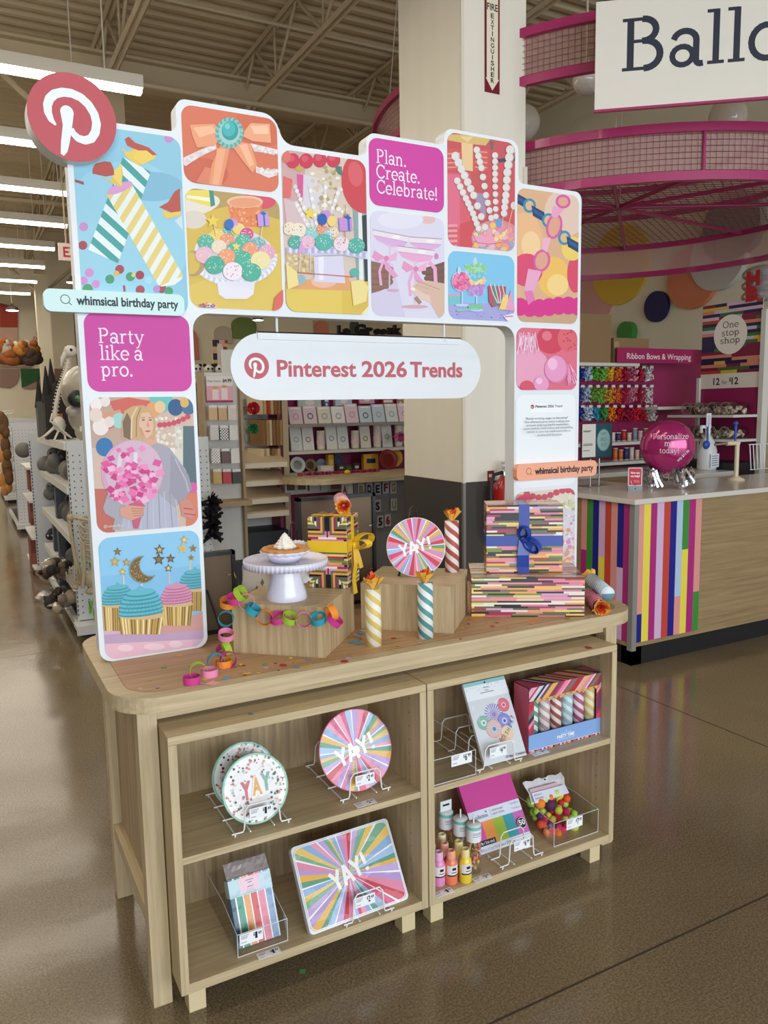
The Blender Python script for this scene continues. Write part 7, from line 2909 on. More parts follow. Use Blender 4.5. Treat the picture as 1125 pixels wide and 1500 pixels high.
# ================================================================ craft aisle seen through the arch
SY2 = 4.8
PEGW = pm('#d3d0c8', .5, name='white_pegboard')
t = thing('gift_wrap_shelving', 'magenta shelving unit of packaging seen through the arch', 'shelving', (2.7, SY2, 0))
TG = Matrix.Translation((-2.7, -SY2, 0))


def gpart(mat, col=None):
    m = MB(mat, col)
    m.T = TG
    return m


gpart(MAG).box(2.06, 3.9, SY2, SY2 + .03, 0, 2.0).build('back_board', t)
gpart(pm('#b39f80', .5)).box(2.02, 2.07, SY2 - .33, SY2 + .03, 0, 2.05).build('upright', t)
m = gpart(pm('#c9c2b4', .4))
for x in (2.66, 3.2):
    m.box(x - .018, x + .018, SY2 - .012, SY2, .9, 2.0)
    m.set(BLACK)
    for j in range(23):
        m.box(x - .006, x + .006, SY2 - .0125, SY2 - .012, .95 + j * .045, .965 + j * .045)
    m.set(pm('#c9c2b4', .4))
m.build('slotted_strip', t)
for z in (1.37, 1.14, .8):
    gpart(pm('#8f8a80' if z > 1.3 else '#cfcabf', .45)).box(2.07, 3.85, SY2 - .3, SY2, z - .025, z).build('shelf', t)
q = random.Random(41)
PK = ['#dfe3dc', '#e9e6e0', '#d3e0de', '#e6cfd6', '#e3dccb', '#c9d6df', '#eeeae4']
PKN = ['mint white', 'white', 'pale green', 'pale pink', 'cream', 'pale blue', 'ivory']
NUM = ['one', 'two', 'three', 'four', 'five', 'six', 'seven', 'eight', 'nine', 'ten', 'eleven', 'twelve', 'thirteen', 'fourteen']


def pack(label, x, y, z, w, h, col, group, tilt=-14, mark=None):
    t = thing('gift_pack', label, 'packet', (x, y, z), 0, group)
    t.rotation_euler = (radians(tilt), 0, 0)
    MB(SHINY, col).box(-w / 2, w / 2, 0, .03, 0, h).build('packet_body', t, bevel=.003)
    m = MB(SHINY, '#f2f1ee')
    A = Art(m, -.0005, None, None, SHINY)
    A.c('#c9b9c0' if mark is None else mark)
    A.ell(0, h * .42, w * .24, w * .24, mark or '#a9b3b8', n=14)
    A.ell(0, h * .42, w * .15, w * .15, col, n=14)
    A.line([(-w * .35, h * .9), (w * .35, h * .9)], h * .09, '#f4f3f0')
    m.build('printed_label', t)
    return t


for i in range(9):
    ci = q.randrange(7)
    pack('%s flat packet, number %s from the left on the upper magenta shelf' % (PKN[ci], NUM[i]), 2.2 + i * .135, SY2 - .2, 1.371, .122, .17 * q.uniform(.85, 1.05), PK[ci], 'packets on the upper shelf', -16, q.choice(['#a9b3b8', '#d9a0b0', '#6a6f74', '#c9b98f']))
for i in range(11):
    ci = q.randrange(7)
    if i in (2, 5, 7, 9):
        h = q.uniform(.16, .27)
        t = thing('treat_cups', 'stack of clear treat cups, number %s from the left on the lower magenta shelf' % NUM[i], 'cups', (2.2 + i * .112, SY2 - .19, 1.141), 0, 'goods on the lower shelf')
        MB(pm('#dfd3c4', .3)).lathe([(0, 0)] + [p for j in range(6) for p in ((.034, h * j / 6), (.038, h * (j + .9) / 6))], 16).build('cup_stack', t)
        MB(GLOSS, '#e6c3c9').lathe([(.0385, h * .3), (.0385, h * .5)], 16).build('paper_band', t)
    else:
        pack('%s upright packet, number %s from the left on the lower magenta shelf' % (PKN[ci], NUM[i]), 2.2 + i * .112, SY2 - .19, 1.141, .105, .24 * q.uniform(.8, 1.05), PK[ci], 'goods on the lower shelf', -10, q.choice(['#8f8a5a', '#7f9fb8', '#c9a0a8', '#a9b3b8']))
for i, (u, v, w, h, c, n) in enumerate(((452, 585, 36, 26, '#b9c9c2', 'grey green'), (502, 584, 26, 20, '#b9cbd9', 'blue printed'), (536, 582, 24, 18, '#d9a3b0', 'pink printed'), (492, 608, 17, 20, '#7fb0b8', 'teal'), (532, 607, 15, 20, '#86b3bb', 'second teal'), (446, 605, 10, 14, '#d9d6d2', 'small white'), (456, 607, 10, 15, '#cfcbc6', 'small silver'), (465, 605, 9, 15, '#dcd8d2', 'small pale'), (452, 617, 15, 10, '#a9a6a2', 'grey trinket'), (477, 590, 7, 14, '#3f6fa8', 'blue strip'), (506, 603, 7, 12, '#d6d2cc', 'narrow white'), (560, 615, 10, 8, '#b0a48c', 'tan clip'), (573, 613, 10, 8, '#c9bfa8', 'cream clip'), (585, 588, 10, 22, '#a98a6a', 'brown'), (567, 592, 18, 20, '#a3402f', 'red stem'))):
    p = on(u, v, y=SY2 - .1)
    k = (p - CAM).length / FPX
    t = thing('hanging_pack', '%s packet hanging on the magenta board' % n, 'packet', (p.x, SY2 - .001, p.z - h * k / 2), 0, 'packets hung on the magenta board')
    m = MB(SHINY, c).box(-w * k / 2, w * k / 2, -.12, -.1, 0, h * k * .85)
    A = Art(m, -.1202, None, None, SHINY)
    A.c('#e9e7e3').raw([(-w * k * .4, h * k * .62), (w * k * .4, h * k * .62), (w * k * .4, h * k * .8), (-w * k * .4, h * k * .8)])
    A.ell(0, h * k * .32, w * k * .22, h * k * .16, '#e3e0da', n=12)
    m.build('packet_body', t)
    m = MB(STEEL).tube([(0, 0, h * k * .92), (0, -.125, h * k * .95)], .003, 5)
    m.set(GLOSS, '#e9e6e2').box(-3 * k, 3 * k, -.13, -.127, h * k * .88, h * k * .88 + 3 * k)
    m.build('peg_hook', t)

# display table with plates
TY, TZ = 3.85, .95
t = thing('party_display_table', 'pale wood display table of party plates behind the arch', 'table', (2.5, TY + .3, 0))
m = MB(OAK['x'])
m.T = Matrix.Translation((-2.5, -TY - .3, 0))
pts = [(3.3, TY), (3.3, TY + .6)] + [(2.2 + .3 * cos(radians(a)), TY + .3 + .3 * sin(radians(a))) for a in range(90, 271, 15)]
m.prism(ccw(pts), TZ - .045, TZ).build('tabletop', t)
m = MB(pm('#d9d5cc', .5))
m.T = Matrix.Translation((-2.5, -TY - .3, 0))
m.box(2.42, 2.48, TY + .25, TY + .31, 0, TZ - .045).build('leg', t)
m = MB(pm('#8f8d8a', .6, name='grey_slat_board'))
m.T = Matrix.Translation((-2.5, -TY - .3, 0))
m.box(2.5, 3.3, TY + .27, TY + .3, 0, TZ - .045).build('slat_board', t)


def table_obj(name, label, cat, u, v, builder, group='party goods on the far table'):
    p = on(u, v, z=TZ)
    k = (p - CAM).length / FPX
    t = thing(name, label, cat, (p.x, p.y, TZ), 0, group)
    builder(t, k)


def b_box(w, h, d, c, c2):
    def f(t, k):
        MB(SHINY, c).box(-w * k / 2, w * k / 2, -d * k / 2, d * k / 2, 0, h * k).build('box_body', t)
        MB(SHINY, c2).box(-w * k * .3, w * k * .3, -d * k / 2 - .001, -d * k / 2, h * k * .4, h * k * .7).build('printed_label', t)
    return f


def b_plates(r, c, c2):
    def f(t, k):
        m = MB(SHINY, c)
        m.T = Matrix.Translation((0, .02, r * k)) @ Matrix.Rotation(pi / 2 - .25, 4, 'X')
        m.lathe([(0, -.012), (r * k * .8, -.012), (r * k, 0), (r * k * .95, .002), (r * k * .8, -.003), (0, -.003)], 32)
        m.build('plate_stack', t)
        m = MB(SHINY, c2)
        m.T = Matrix.Translation((0, .02, r * k)) @ Matrix.Rotation(pi / 2 - .25, 4, 'X')
        m.lathe([(0, -.0028), (r * k * .6, -.0028)], 28)
        m.build('plate_print', t)
    return f


table_obj('party_plates', 'white patterned plate stack at the left of the far table', 'plates', 438, 693, b_plates(12, '#d3d3cd', '#b9bdb6'))
table_obj('party_plates', 'wicker brown plate stack on the far table', 'plates', 457, 691, b_plates(9.5, '#9c7f5c', '#856746'))
table_obj('party_plates', 'grey blue plate stack on the far table', 'plates', 473, 690, b_plates(9, '#9fb0c3', '#b9c6d3'))
table_obj('party_plates', 'dark red plate stack on the right of the far table', 'plates', 571, 688, b_plates(15, '#7a1f1c', '#8a2a24'))
table_obj('party_plates', 'yellow plate stack leaning behind the dark red one', 'plates', 579, 684, b_plates(14.5, '#e0a93a', '#e8b84a'))
table_obj('party_cups', 'yellow wrapped stack of cups on the far table', 'cups', 484, 690, b_box(10, 24, 10, '#dba52e', '#e8c060'))
table_obj('napkin_stack', 'yellow and navy napkin pack on the far table', 'napkins', 542, 687, b_box(24, 22, 8, '#dba52e', '#1f2f5f'))
table_obj('party_pack', 'navy pack on the far table', 'party pack', 495, 690, b_box(10, 26, 8, '#1d2848', '#2f3a5f'))
table_obj('cutlery_box', 'white lidded box on the far table', 'box', 477, 692, b_box(20, 10, 12, '#d9d0c0', '#e6ded0'))
table_obj('cutlery_box', 'dark printed cutlery box left of the yellow napkins', 'box', 499, 691, b_box(10, 11, 8, '#3a3634', '#c9c4bb'))
table_obj('cutlery_box', 'olive printed cutlery box on the far table', 'box', 510, 691, b_box(12, 10, 8, '#3a4424', '#5a6a34'))
table_obj('cutlery_box', 'black printed cutlery box right of the olive one', 'box', 521, 691, b_box(10, 13, 8, '#262426', '#c9c4bb'))
table_obj('lemon', 'small yellow lemon shape at the front of the far table', 'ornament', 509, 695, lambda t, k: MB(pm('#e3c02e', .4)).ball((0, 0, 3.4 * k), 3.6 * k, 14, 9, (1.4, 1, .95)).build('fruit_body', t))
p = on(500, 694, z=TZ)
m = MB(PAPER)
q = random.Random(51)
for i in range(110):
    x = q.uniform(-.38, .36)
    m.set(PAPER, q.choice(['#a01f52', '#7a2a5a', '#c02a62', '#5a2038']))
    m.ball((x, q.uniform(-.035, .035) - .02 * x, .012), .013, 7, 5)
tag(m.build('bead_garland', loc=(p.x, p.y + .03, TZ)), 'dark pink beaded garland laid along the far table', 'garland', kind='stuff')
# letter packs under the table, boxes at its left
for i, (u, v, ch, c) in enumerate(((505, 717, 'A', '#8a2430'), (529, 717, 'B', '#8f8038'), (541, 716, 'D', '#1d2030'), (553, 716, 'E', '#1d2030'), (565, 714, 'F', '#7a1f2a'), (576, 714, 'G', '#a3853a'), (540, 742, 'P', '#1d2030'), (553, 741, 'S', '#1d1d20'), (577, 739, 'U', '#a3925a'), (557, 764, '5', '#1d1d20'), (568, 762, '6', '#8a2430'))):
    y = TY + .24
    p = on(u, v, y=y)
    k = (p - CAM).length / FPX
    t = thing('letter_pack', 'hanging pack with the letter %s under the far table' % ch if ch.isalpha() else 'hanging pack with the number %s under the far table' % ch, 'letter pack', (p.x, y + .028, p.z - 9 * k), 0, 'letter packs under the far table')
    MB(SHINY, '#c3c6c9').box(-5.2 * k, 5.2 * k, -.03, -.022, 0, 18 * k).build('packet_body', t)
    m = MB(GLOSS, c)
    A = Art(m, -.0305, None, None, GLOSS)
    A.text(ch, (-3.4 * k, 3.5 * k), 6.8 * k, 11 * k, c, bold=.05)
    m.build('letter_shape', t)
    MB(STEEL).tube([(0, .0, 17 * k), (0, -.035, 17.4 * k)], .0025, 5).build('peg_hook', t)
for i, (u, v, lab) in enumerate(((427, 748, 'lower left open display box of brown goods'), (443, 748, 'second display box of brown goods'), (462, 731, 'white carton beside the display boxes'), (477, 731, 'second white carton beside the display boxes'))):
    y = SY2 - .34
    p = on(u, v if i < 2 else 722, y=y)
    t = thing('display_carton', lab + ' under the magenta shelves', 'box', (p.x, y + .1, .801 if i > 1 else .801), 0, 'cartons under the magenta shelves')
    w = .052
    MB(pm('#d3cfc6', .5)).box(-w, w, -.1, .1, 0, .14).build('carton_body', t)
    m = MB(pm('#6a4a38' if i < 2 else '#c9c6c0', .6)).box(-w * .7, w * .7, -.101, -.1, .015, .115)
    m.build('front_print', t)
    MB(pm('#9fc9b8', .6)).box(-w * .9, w * .9, -.08, .08, .14, .155).build('tissue_top', t)

# tall narrow rack with a price sign
RX0, RX1, RY2 = 1.31, 1.585, 4.3
t = thing('craft_paper_rack', 'narrow wooden rack of craft packs under a Your choice sign', 'shelving', ((RX0 + RX1) / 2, RY2, 0))
TN = Matrix.Translation((-(RX0 + RX1) / 2, -RY2, 0))


def npart(mat, col=None):
    m = MB(mat, col)
    m.T = TN
    return m


npart(pm('#a48a66', .5)).box(RX0 - .02, RX0, RY2 - .06, RY2 + .1, .3, 1.79).box(RX1, RX1 + .02, RY2 - .06, RY2 + .1, .3, 1.79).build('upright', t)
npart(pm('#a48a66', .5)).box(RX0 - .02, RX1 + .02, RY2 - .2, RY2 + .1, .76, .8).build('base_shelf', t)
m = npart(PEGW)
m.box(RX0, RX1, RY2, RY2 + .02, .3, 1.79)
m.build('grid_board', t)
npart(BLACK).box(RX0 + .04, RX1 - .04, RY2 - .1, RY2 + .1, 0, .3).build('plinth', t)
a, b = on(301, 551, y=RY2 - .03), on(341, 589, y=RY2 - .03)
m = MB(GLOSS, '#e3dcd6').box(a.x, b.x, RY2 - .04, RY2 - .03, b.z, a.z)
A = Art(m, RY2 - .0402, None, None, GLOSS)
A.c('#e3a6b4').raw([(a.x, b.z), (b.x, b.z), (b.x, a.z - .075), (a.x, a.z - .075)])
A.c('#a01f58').raw([(a.x, b.z), (b.x, b.z), (b.x, b.z + .014), (a.x, b.z + .014)])
A.text('Your choice', (a.x + .008, a.z - .045), .105, .016, '#3a3438')
A.text('$4.99', (a.x + .13, a.z - .045), .07, .024, '#1d1d24', bold=.03)
for x, h in ((.07, .08), (.14, .09)):
    A.c('#efd9da').raw([(a.x + x - .025, b.z + .02), (a.x + x + .025, b.z + .02), (a.x + x + .025, b.z + .02 + h), (a.x + x - .025, b.z + .02 + h)])
    A.ell(a.x + x, b.z + .03 + h, .022, .012, '#c9a45a', n=12)
tag(m.build('price_sign'), 'pink and white sign reading Your choice $4.99 on the narrow rack', 'sign')
GOODS = [('#c9a36a', 'tan'), ('#c49a60', 'second tan'), ('#d9cfc0', 'speckled'), ('#c9c6c0', 'silver print'), ('#3a3a3c', 'black and white check'), ('#d9d6cf', 'white'), ('#e6e4df', 'black dotted'), ('#5a2f22', 'brown'), ('#dcd8d0', 'ivory'), ('#c9a45a', 'mustard'), ('#b8202a', 'red'), ('#2a2020', 'black')]
for i, (c, n) in enumerate(GOODS):
    r, j = divmod(i, 3)
    u, v = 311 + j * 14 + r * 2.2, (605, 634, 668, 698)[r]
    p = on(u, v, y=RY2 - .1)
    k = (p - CAM).length / FPX
    t = thing('craft_pack', '%s craft pack hanging on the narrow rack' % n, 'packet', (p.x, RY2 - .001, p.z - 10 * k), 0, 'craft packs on the narrow rack')
    m = MB(SHINY, c).box(-6 * k, 6 * k, -.12, -.09, 0, 17 * k)
    A = Art(m, -.1202, ccw([(-6 * k, 0), (6 * k, 0), (6 * k, 17 * k), (-6 * k, 17 * k)]), None, SHINY)
    if 'check' in n or 'dotted' in n or 'speckled' in n:
        for yy in range(9):
            for xx in range(6):
                if 'check' in n:
                    if (xx + yy) % 2:
                        A.c('#e9e7e2').raw([(-6 * k + xx * 2 * k, yy * 2 * k), (-4 * k + xx * 2 * k, yy * 2 * k), (-4 * k + xx * 2 * k, yy * 2 * k + 2 * k), (-6 * k + xx * 2 * k, yy * 2 * k + 2 * k)])
                elif (xx + yy) % 2:
                    A.ell(-5 * k + xx * 2 * k, k + yy * 2 * k, .75 * k, .75 * k, '#1d1d1f' if 'dotted' in n else '#b09a80', n=8)
    m.build('packet_body', t)
    MB(GLOSS, '#dcdad6').box(-6 * k, 6 * k, -.121, -.118, 17 * k, 21 * k).build('header_card', t)
    MB(STEEL).tube([(0, 0, 19 * k), (0, -.125, 19.5 * k)], .003, 5).build('peg_hook', t)

# paper drawers and hung paper bags to its right
PX = 1.62
t = thing('paper_bag_rack', 'white pegboard rack of paper bags beside the narrow rack', 'shelving', (1.82, 4.55, 0))
TB_ = Matrix.Translation((-1.82, -4.55, 0))
m = MB(PEGW)
m.T = TB_
m.box(1.6, 2.02, 4.72, 4.74, .5, 2.0).build('peg_board', t)
m = MB(MAG)
m.T = TB_
m.box(1.985, 2.012, 4.5, 4.72, .5, 2.0).build('side_board', t)
m = MB(BLACK)
m.T = TB_
m.box(1.62, 2.0, 4.36, 4.72, 0, .5).build('plinth', t)
TAN = pm('#c3ad8c', .6, name='tan_paper')
for i, v in enumerate((676, 702, 728, 748)):
    p = on(382, v + 6, y=4.35)
    t = thing('paper_stack', 'slanted tray of flat tan paper, number %s from the top' % NUM[i], 'paper stack', (1.81, 4.55, p.z), 0, 'slanted paper trays')
    m = MB(TAN)
    zz_ = lambda y: (y + .2) * .28
    vs = [(-.19, -.2, 0), (.17, -.26, 0), (.19, .16, .1), (-.19, .16, .1)]
    m.add(vs + [(x, y, z + .03) for x, y, z in vs], [(3, 2, 1, 0), (4, 5, 6, 7), (0, 1, 5, 4), (1, 2, 6, 5), (2, 3, 7, 6), (3, 0, 4, 7)])
    m.build('flat_paper', t)
    MB(pm('#d6c9b0', .5)).box(-.19, .17, -.265, -.25, -.015, .025).build('tray_lip', t)
q = random.Random(61)
for i in range(16):
    r = 0 if i < 6 else 1 if i < 12 else 2
    j = i - (0, 6, 12)[r]
    u, v = (376 + j * 5.2, 592) if r == 0 else (380 + j * 5, 634) if r == 1 else (378 + j * 8, 672)
    p = on(u, v, y=4.5)
    c, n = q.choice([('#b08a5a', 'brown'), ('#c9a87a', 'tan'), ('#8f6a44', 'dark brown'), ('#d3bf9c', 'cream'), ('#b8402f', 'red')])
    w, h = (.028, .17) if r == 0 else (.026, .21) if r == 1 else (.036, .17)
    t = thing('paper_bag', '%s paper bag, number %s from the left in the %s hanging row' % (n, NUM[j], ('top', 'middle', 'bottom')[r]), 'paper bag', (p.x, 4.55, p.z - h / 2), radians(20), 'paper bags on the peg rack')
    MB(PAPER, c).box(-w * .4, w * .4, -.09, .09, 0, h).build('bag_body', t)
    MB(STEEL).tube([(0, .17, h + .008), (0, -.1, h + .01)], .003, 5).build('peg_hook', t)
for lab, u, v, c, rr in (('red mesh bow pack at the top of the bag rack', 371, 598, '#c02028', .05), ('green tinsel bow on the bag rack', 371, 628, '#1f8a4a', .042), ('pink crumpled bow at the edge of the column', 586, 640, '#d0609a', .05)):
    p = on(u, v, y=4.4)
    t = thing('tinsel_bow', lab, 'bow', (p.x, p.y, p.z), 0, 'loose bows in the craft aisle')
    m = MB(PAPER, c)
    q = random.Random(lab)
    for j in range(60):
        d = Vector((q.uniform(-1, 1), q.uniform(-1, 1), q.uniform(-1, 1))).normalized()
        e = d.orthogonal() * .012
        m.add([tuple(d * rr * .3 + e), tuple(d * rr + e), tuple(d * rr * 1.1), tuple(d * rr - e), tuple(d * rr * .3 - e)], [(0, 1, 2, 3, 4)])
    m.build('bow_loops', t)
    MB(STEEL).tube([(0, .3, 0), (0, 0, 0)], .003, 5).build('peg_hook', t)
q = random.Random(71)
for i in range(24):
    r, j = divmod(i, 6)
    p = on(356 + j * 6.5, 590 + r * 17, y=4.68)
    g = q.uniform(.45, .72)
    t = thing('stamp_pack', 'small grey blister pack, row %s down, number %s along, on the peg rack' % (NUM[r], NUM[j]), 'packet', (p.x, 4.718, p.z), 0, 'small packs on the peg rack')
    m = MB(SHINY, '#c9c6c0')
    m.col = (g * .6, g * .58, g * .54)
    m.box(-.02, .02, -.03, -.01, -.035, .03)
    m.build('packet_body', t)

# upper goods behind: soft toys, far wall panels, letters
p = on(318, 537, y=6.3)
t = thing('top_shelf_unit', 'dark shelf unit behind the narrow rack with soft toys on it', 'shelving', (2.2, 6.4, 0))
MB(pm('#3a342c', .6)).box(-.55, .2, -.15, .15, 0, 1.78).build('unit_body', t)
for i, (u, lab) in enumerate(((291, 'left'), (309, 'middle'), (325, 'right'))):
    p = on(u, 540, y=6.2)
    t = thing('panda_toy', 'black and white panda soft toy, %s of the three on the far shelf' % lab, 'soft toy', (p.x, 6.3, 1.781), 0, 'panda soft toys')
    WF, BF = pm('#ddd8cc', .9), pm('#1a1816', .9)
    k = (p - CAM).length / FPX
    MB(WF).ball((0, 0, 7 * k), 8.5 * k, 14, 9, (1, .8, .85)).build('body', t)
    MB(WF).ball((0, -.03, 19 * k), 7 * k, 14, 9).build('head', t)
    for s in (-1, 1):
        MB(BF).ball((s * 5.5 * k, -.02, 25 * k), 2.6 * k, 9, 6).build('ear', t)
        MB(BF).ball((s * 2.8 * k, -.03 - 6.2 * k, 20 * k), 1.7 * k, 8, 5).build('eye_patch', t)
        MB(BF).ball((s * 6.5 * k, -.05 - 3 * k, 9 * k), 3.4 * k, 9, 6, (.8, 1.1, 1.2)).build('arm', t)
        MB(WF).ball((s * 4.5 * k, -.06 - 4 * k, 3 * k), 3.6 * k, 9, 6).build('foot', t)
for lab, u, v, w, h, col, yy in (('terracotta arched panel on the far wall left of the hanging sign', 283, 505, 16, 40, '#c9705a', 9.0), ('beige arched panel on the far wall', 328, 490, 26, 24, '#b3a48c', 9.0), ('olive green arched panel above the hanging sign', 358, 480, 36, 30, '#6a7a3a', 9.1), ('orange arched panel right of the olive one', 472, 482, 20, 26, '#cf7f5f', 9.1), ('dark green arched panel beside the black letters', 520, 480, 14, 22, '#3f4f34', 9.2)):
    yy = 9.262
    p = on(u, v, y=yy)
    k = (p - CAM).length / FPX
    pts = [(-w / 2, -h / 2), (w / 2, -h / 2)] + [(w / 2 * cos(radians(a)), h * .1 + h * .4 * sin(radians(a))) for a in range(0, 181, 12)]
    m = MB(pm(col, .7)).prism([(x * k, z * k) for x, z in pts], 0, .04, plane='xz')
    tag(m.build('arched_panel', loc=(p.x, yy, p.z)), lab, 'wall panel', 'arched panels in the craft aisle')
struct(MB(pm('#d9cba8', .7)).box(1.6, 4.4, 9.3, 9.4, 0, 3.6), 'trim_3')
yy = 9.26
p = on(497, 487, y=yy)
m = MB(PRINT, '#1d1a18')
m.T = Matrix.Translation((-p.x, -yy, -p.z))
for s, u0, u1, h in (('Le', 495, 512, .12), ('Gr', 520, 546, .14), ('oo', 548, 566, .11), ('nk', 568, 588, .13)):
    a, b = on(u0, 489, y=yy), on(u1, 489, y=yy)
    ps, wd = sans(s, .06)
    sx = (b.x - a.x) / wd
    for pl in ps:
        m.prism(ccw([(a.x + x * sx, a.z + z * h / .7) for x, z in pl]), yy - .02, yy + .04, plane='xz')
tag(m.build('wall_lettering', loc=(p.x, yy, p.z)), 'chunky black letters on the far wall above the hanging sign', 'lettering')
p = on(322, 515, y=6.9)
k = (p - CAM).length / FPX
t = thing('striped_end_sign', 'striped end sign with a pale arched card behind the narrow rack', 'sign', (p.x, 6.9, 0))
m = MB(GLOSS, '#c9a08a').box(-10 * k, 12 * k, 0, .03, 1.2, p.z + 16 * k)
A = Art(m, -.001, None, None, GLOSS)
q = random.Random(81)
for r in range(10):
    z = p.z + 16 * k - (r + 1) * 4.6 * k
    x = -10 * k
    while x < 12 * k:
        w = q.uniform(5, 14) * k
        A.c(q.choice(['#8a3a44', '#5f6f3f', '#d9b86a', '#2a2a3a', '#d9a394', '#c9b0a8'])).raw([(x, z), (min(12 * k, x + w), z), (min(12 * k, x + w), z + 4.6 * k), (x, z + 4.6 * k)])
        x += w
A.c('#d9d0c2').raw([(-4 * k, p.z - 20 * k), (5 * k, p.z - 20 * k)] + [(.5 * k + 4.5 * k * cos(radians(a)), p.z + 4 * k + 7 * k * sin(radians(a))) for a in range(0, 181, 20)])
m.build('sign_board', t)
MB(BLACK).box(-10 * k, 12 * k, .03, .06, 0, 1.25).build('sign_post', t)

# ================================================================ seasonal aisle at left
GA = .235
PEG = pm('#cfd1d2', .45, name='grey_pegboard')


def gondola(label, x0, x1, y0, y1, zt, shelves, holes, depth=.0):
    t = thing('aisle_gondola', label, 'shelving', (x0, y0, 0), 0, 'grey aisle gondolas')
    W_, D_ = x1 - x0, y1 - y0
    MB(PEG).box(.0, W_, 0, .03, .12, zt).build('end_panel', t)
    m = MB(BLACK)
    if holes:
        nx, nz = int(min(W_, .95) / .042), int((zt - .2) / .042)
        for i in range(nx):
            for j in range(nz):
                x, z = .035 + i * .042, .17 + j * .042
                m.add([(x + .0048 * cos(a * pi / 3), -.0006, z + .0048 * sin(a * pi / 3)) for a in range(6)], [tuple(range(6))])
        for j in range(int((zt - .2) / .03)):
            m.box(.002, .008, -.0008, 0, .15 + j * .03, .17 + j * .03)
    m.build('peg_holes', t) if holes else None
    MB(BLACK).box(.02, W_ - .02, .02, D_, 0, .11).build('plinth', t)
    MB(PEG).box(.33, .36, .03, D_, .1, zt - .03).build('centre_panel', t)
    MB(pm('#d3d4d4', .4)).box(-.03, W_, -.16, 0, .09, .115).box(-.03, W_, -.165, -.155, .06, .115).build('base_shelf', t)
    for z in shelves:
        m = MB(pm('#d9d8d4', .45)).box(.0, .33, .03, D_, z - .02, z)
        m.box(-.012, 0, .03, D_, z - .045, z + .004)
        m.build('shelf', t)
    return t


gondola('grey pegboard gondola with skeletons just left of the arch', GA, 1.17, 3.713, 5.75, 1.316, (.1, .36, .68, 1.01, 1.3), True)
gondola('second grey gondola further down the aisle', .215, 1.1, 9.26, 11.2, 1.4, (.1, .5, .9, 1.25), True)
gondola('third grey gondola near the far wall', .26, 1.1, 13.2, 15.5, 1.45, (.1, .5, .9, 1.3), False)
BONE = pm('#b7a98a', .6, name='bone_plastic')
PALEB = pm('#d6cfc0', .55, name='pale_bone')
GREYS = pm('#6f6d68', .7, name='grey_stone_plastic')
# giant skull on top
p = on(122, 600, y=4.15)
k = (p - CAM).length / FPX
t = thing('giant_skull', 'giant glossy skull with green eye on top of the near gondola', 'skull', (p.x + .02, 4.15, 1.302))
SK = pm('#a39a8a', .3, coat=.5, name='glossy_skull')
m = MB(SK).ball((0, 0, 66 * k), 36 * k, 26, 18, (.85, 1.05, 1.0)).ball((-2 * k, -6 * k, 34 * k), 24 * k, 22, 14, (.95, 1.0, 1.1))
m.ball((-20 * k, -22 * k, 40 * k), 9 * k, 14, 9, (1, .7, .8))
m.build('cranium', t, sub=0)
m = MB(SK).ball((-2 * k, -10 * k, 12 * k), 17 * k, 18, 10, (.95, 1, .8))
m.build('jaw', t)
m = MB(BLACK).ball((-15 * k, -33 * k, 56 * k), 12 * k, 18, 12, (1, .6, .95)).ball((14 * k, -33 * k, 56 * k), 11 * k, 18, 12, (1, .6, .95)).ball((1 * k, -33 * k, 40 * k), 5 * k, 10, 7, (.8, .5, 1.3))
m.build('eye_socket', t)
MB(pm('#2f6a3a', .2, coat=.6)).ball((-14 * k, -38 * k, 56 * k), 5 * k, 12, 8).build('green_eye', t)
m = MB(PALEB)
for i in range(9):
    m.box((-13 + i * 3) * k, (-10.6 + i * 3) * k, -26 * k, -23 * k, 13 * k, 20 * k)
m.build('teeth', t)

# vulture skeleton perched by the skull
p = on(106, 640, y=4.4)
k = (p - CAM).length / FPX
t = thing('bird_skeleton', 'pale bird skeleton perched beside the giant skull', 'skeleton', (p.x, 4.35, 1.302))
q = random.Random(5)
f = lambda u, v: ((u - 106) * k, 0, (640 - v) * k)
m = MB(PALEB)
spine = [f(84, 612), f(88, 590), f(93, 572), f(99, 557), f(104, 545), f(106, 533)]
m.tube([Vector(s) for s in spine], [3 * k, 2.6 * k, 2.2 * k, 2 * k, 2 * k, 2.4 * k], 8)
for i in range(22):
    a = i / 21 * 4.99
    j = int(a)
    c = Vector(spine[j]).lerp(Vector(spine[j + 1]), a - j)
    m.tube([c + Vector((-4 * k, .01, 1 * k)), c, c + Vector((4 * k, -.01, 1.4 * k))], .9 * k, 5)
m.build('spine', t)
m = MB(PALEB).ball(f(110, 522), 8 * k, 14, 9, (1.1, .8, .95)).tube([Vector(f(106, 522)), Vector(f(99, 532)), Vector(f(97, 542))], [4 * k, 2.5 * k, .8 * k], 8)
m.build('skull', t)
MB(BLACK).ball((4 * k, -6 * k, 119 * k), 2 * k, 8, 6).build('eye_socket', t)
m = MB(PALEB)
for i in range(6):
    a = (.2 + i * .12)
    m.tube([(-24 * k + 3 * i * k, -.005, (36 - 3 * i) * k), (-28 * k + 3 * i * k, -.05, (26 - 3 * i) * k), (-18 * k + 3 * i * k, -.06, (18 - 3 * i) * k)], 1.3 * k, 6)
m.ball((-17 * k, -.02, 22 * k), 8 * k, 12, 8, (1, 1, 1.3))
m.build('rib_cage', t)
m = MB(PALEB)
for s in (-1, 1):
    m.tube([(-17 * k, s * .03, 16 * k), ((-16 + 5 * s) * k, -.03, 8 * k), ((-18 + 7 * s) * k, -.05, .6 * k)], 1.5 * k, 6)
m.build('leg', t)
m = MB(PALEB).tube([(-20 * k, 0, 20 * k), (-34 * k, -.02, 8 * k), (-44 * k, -.02, 2 * k)], [2.2 * k, 1.6 * k, .8 * k], 6)
m.build('tail_bone', t)

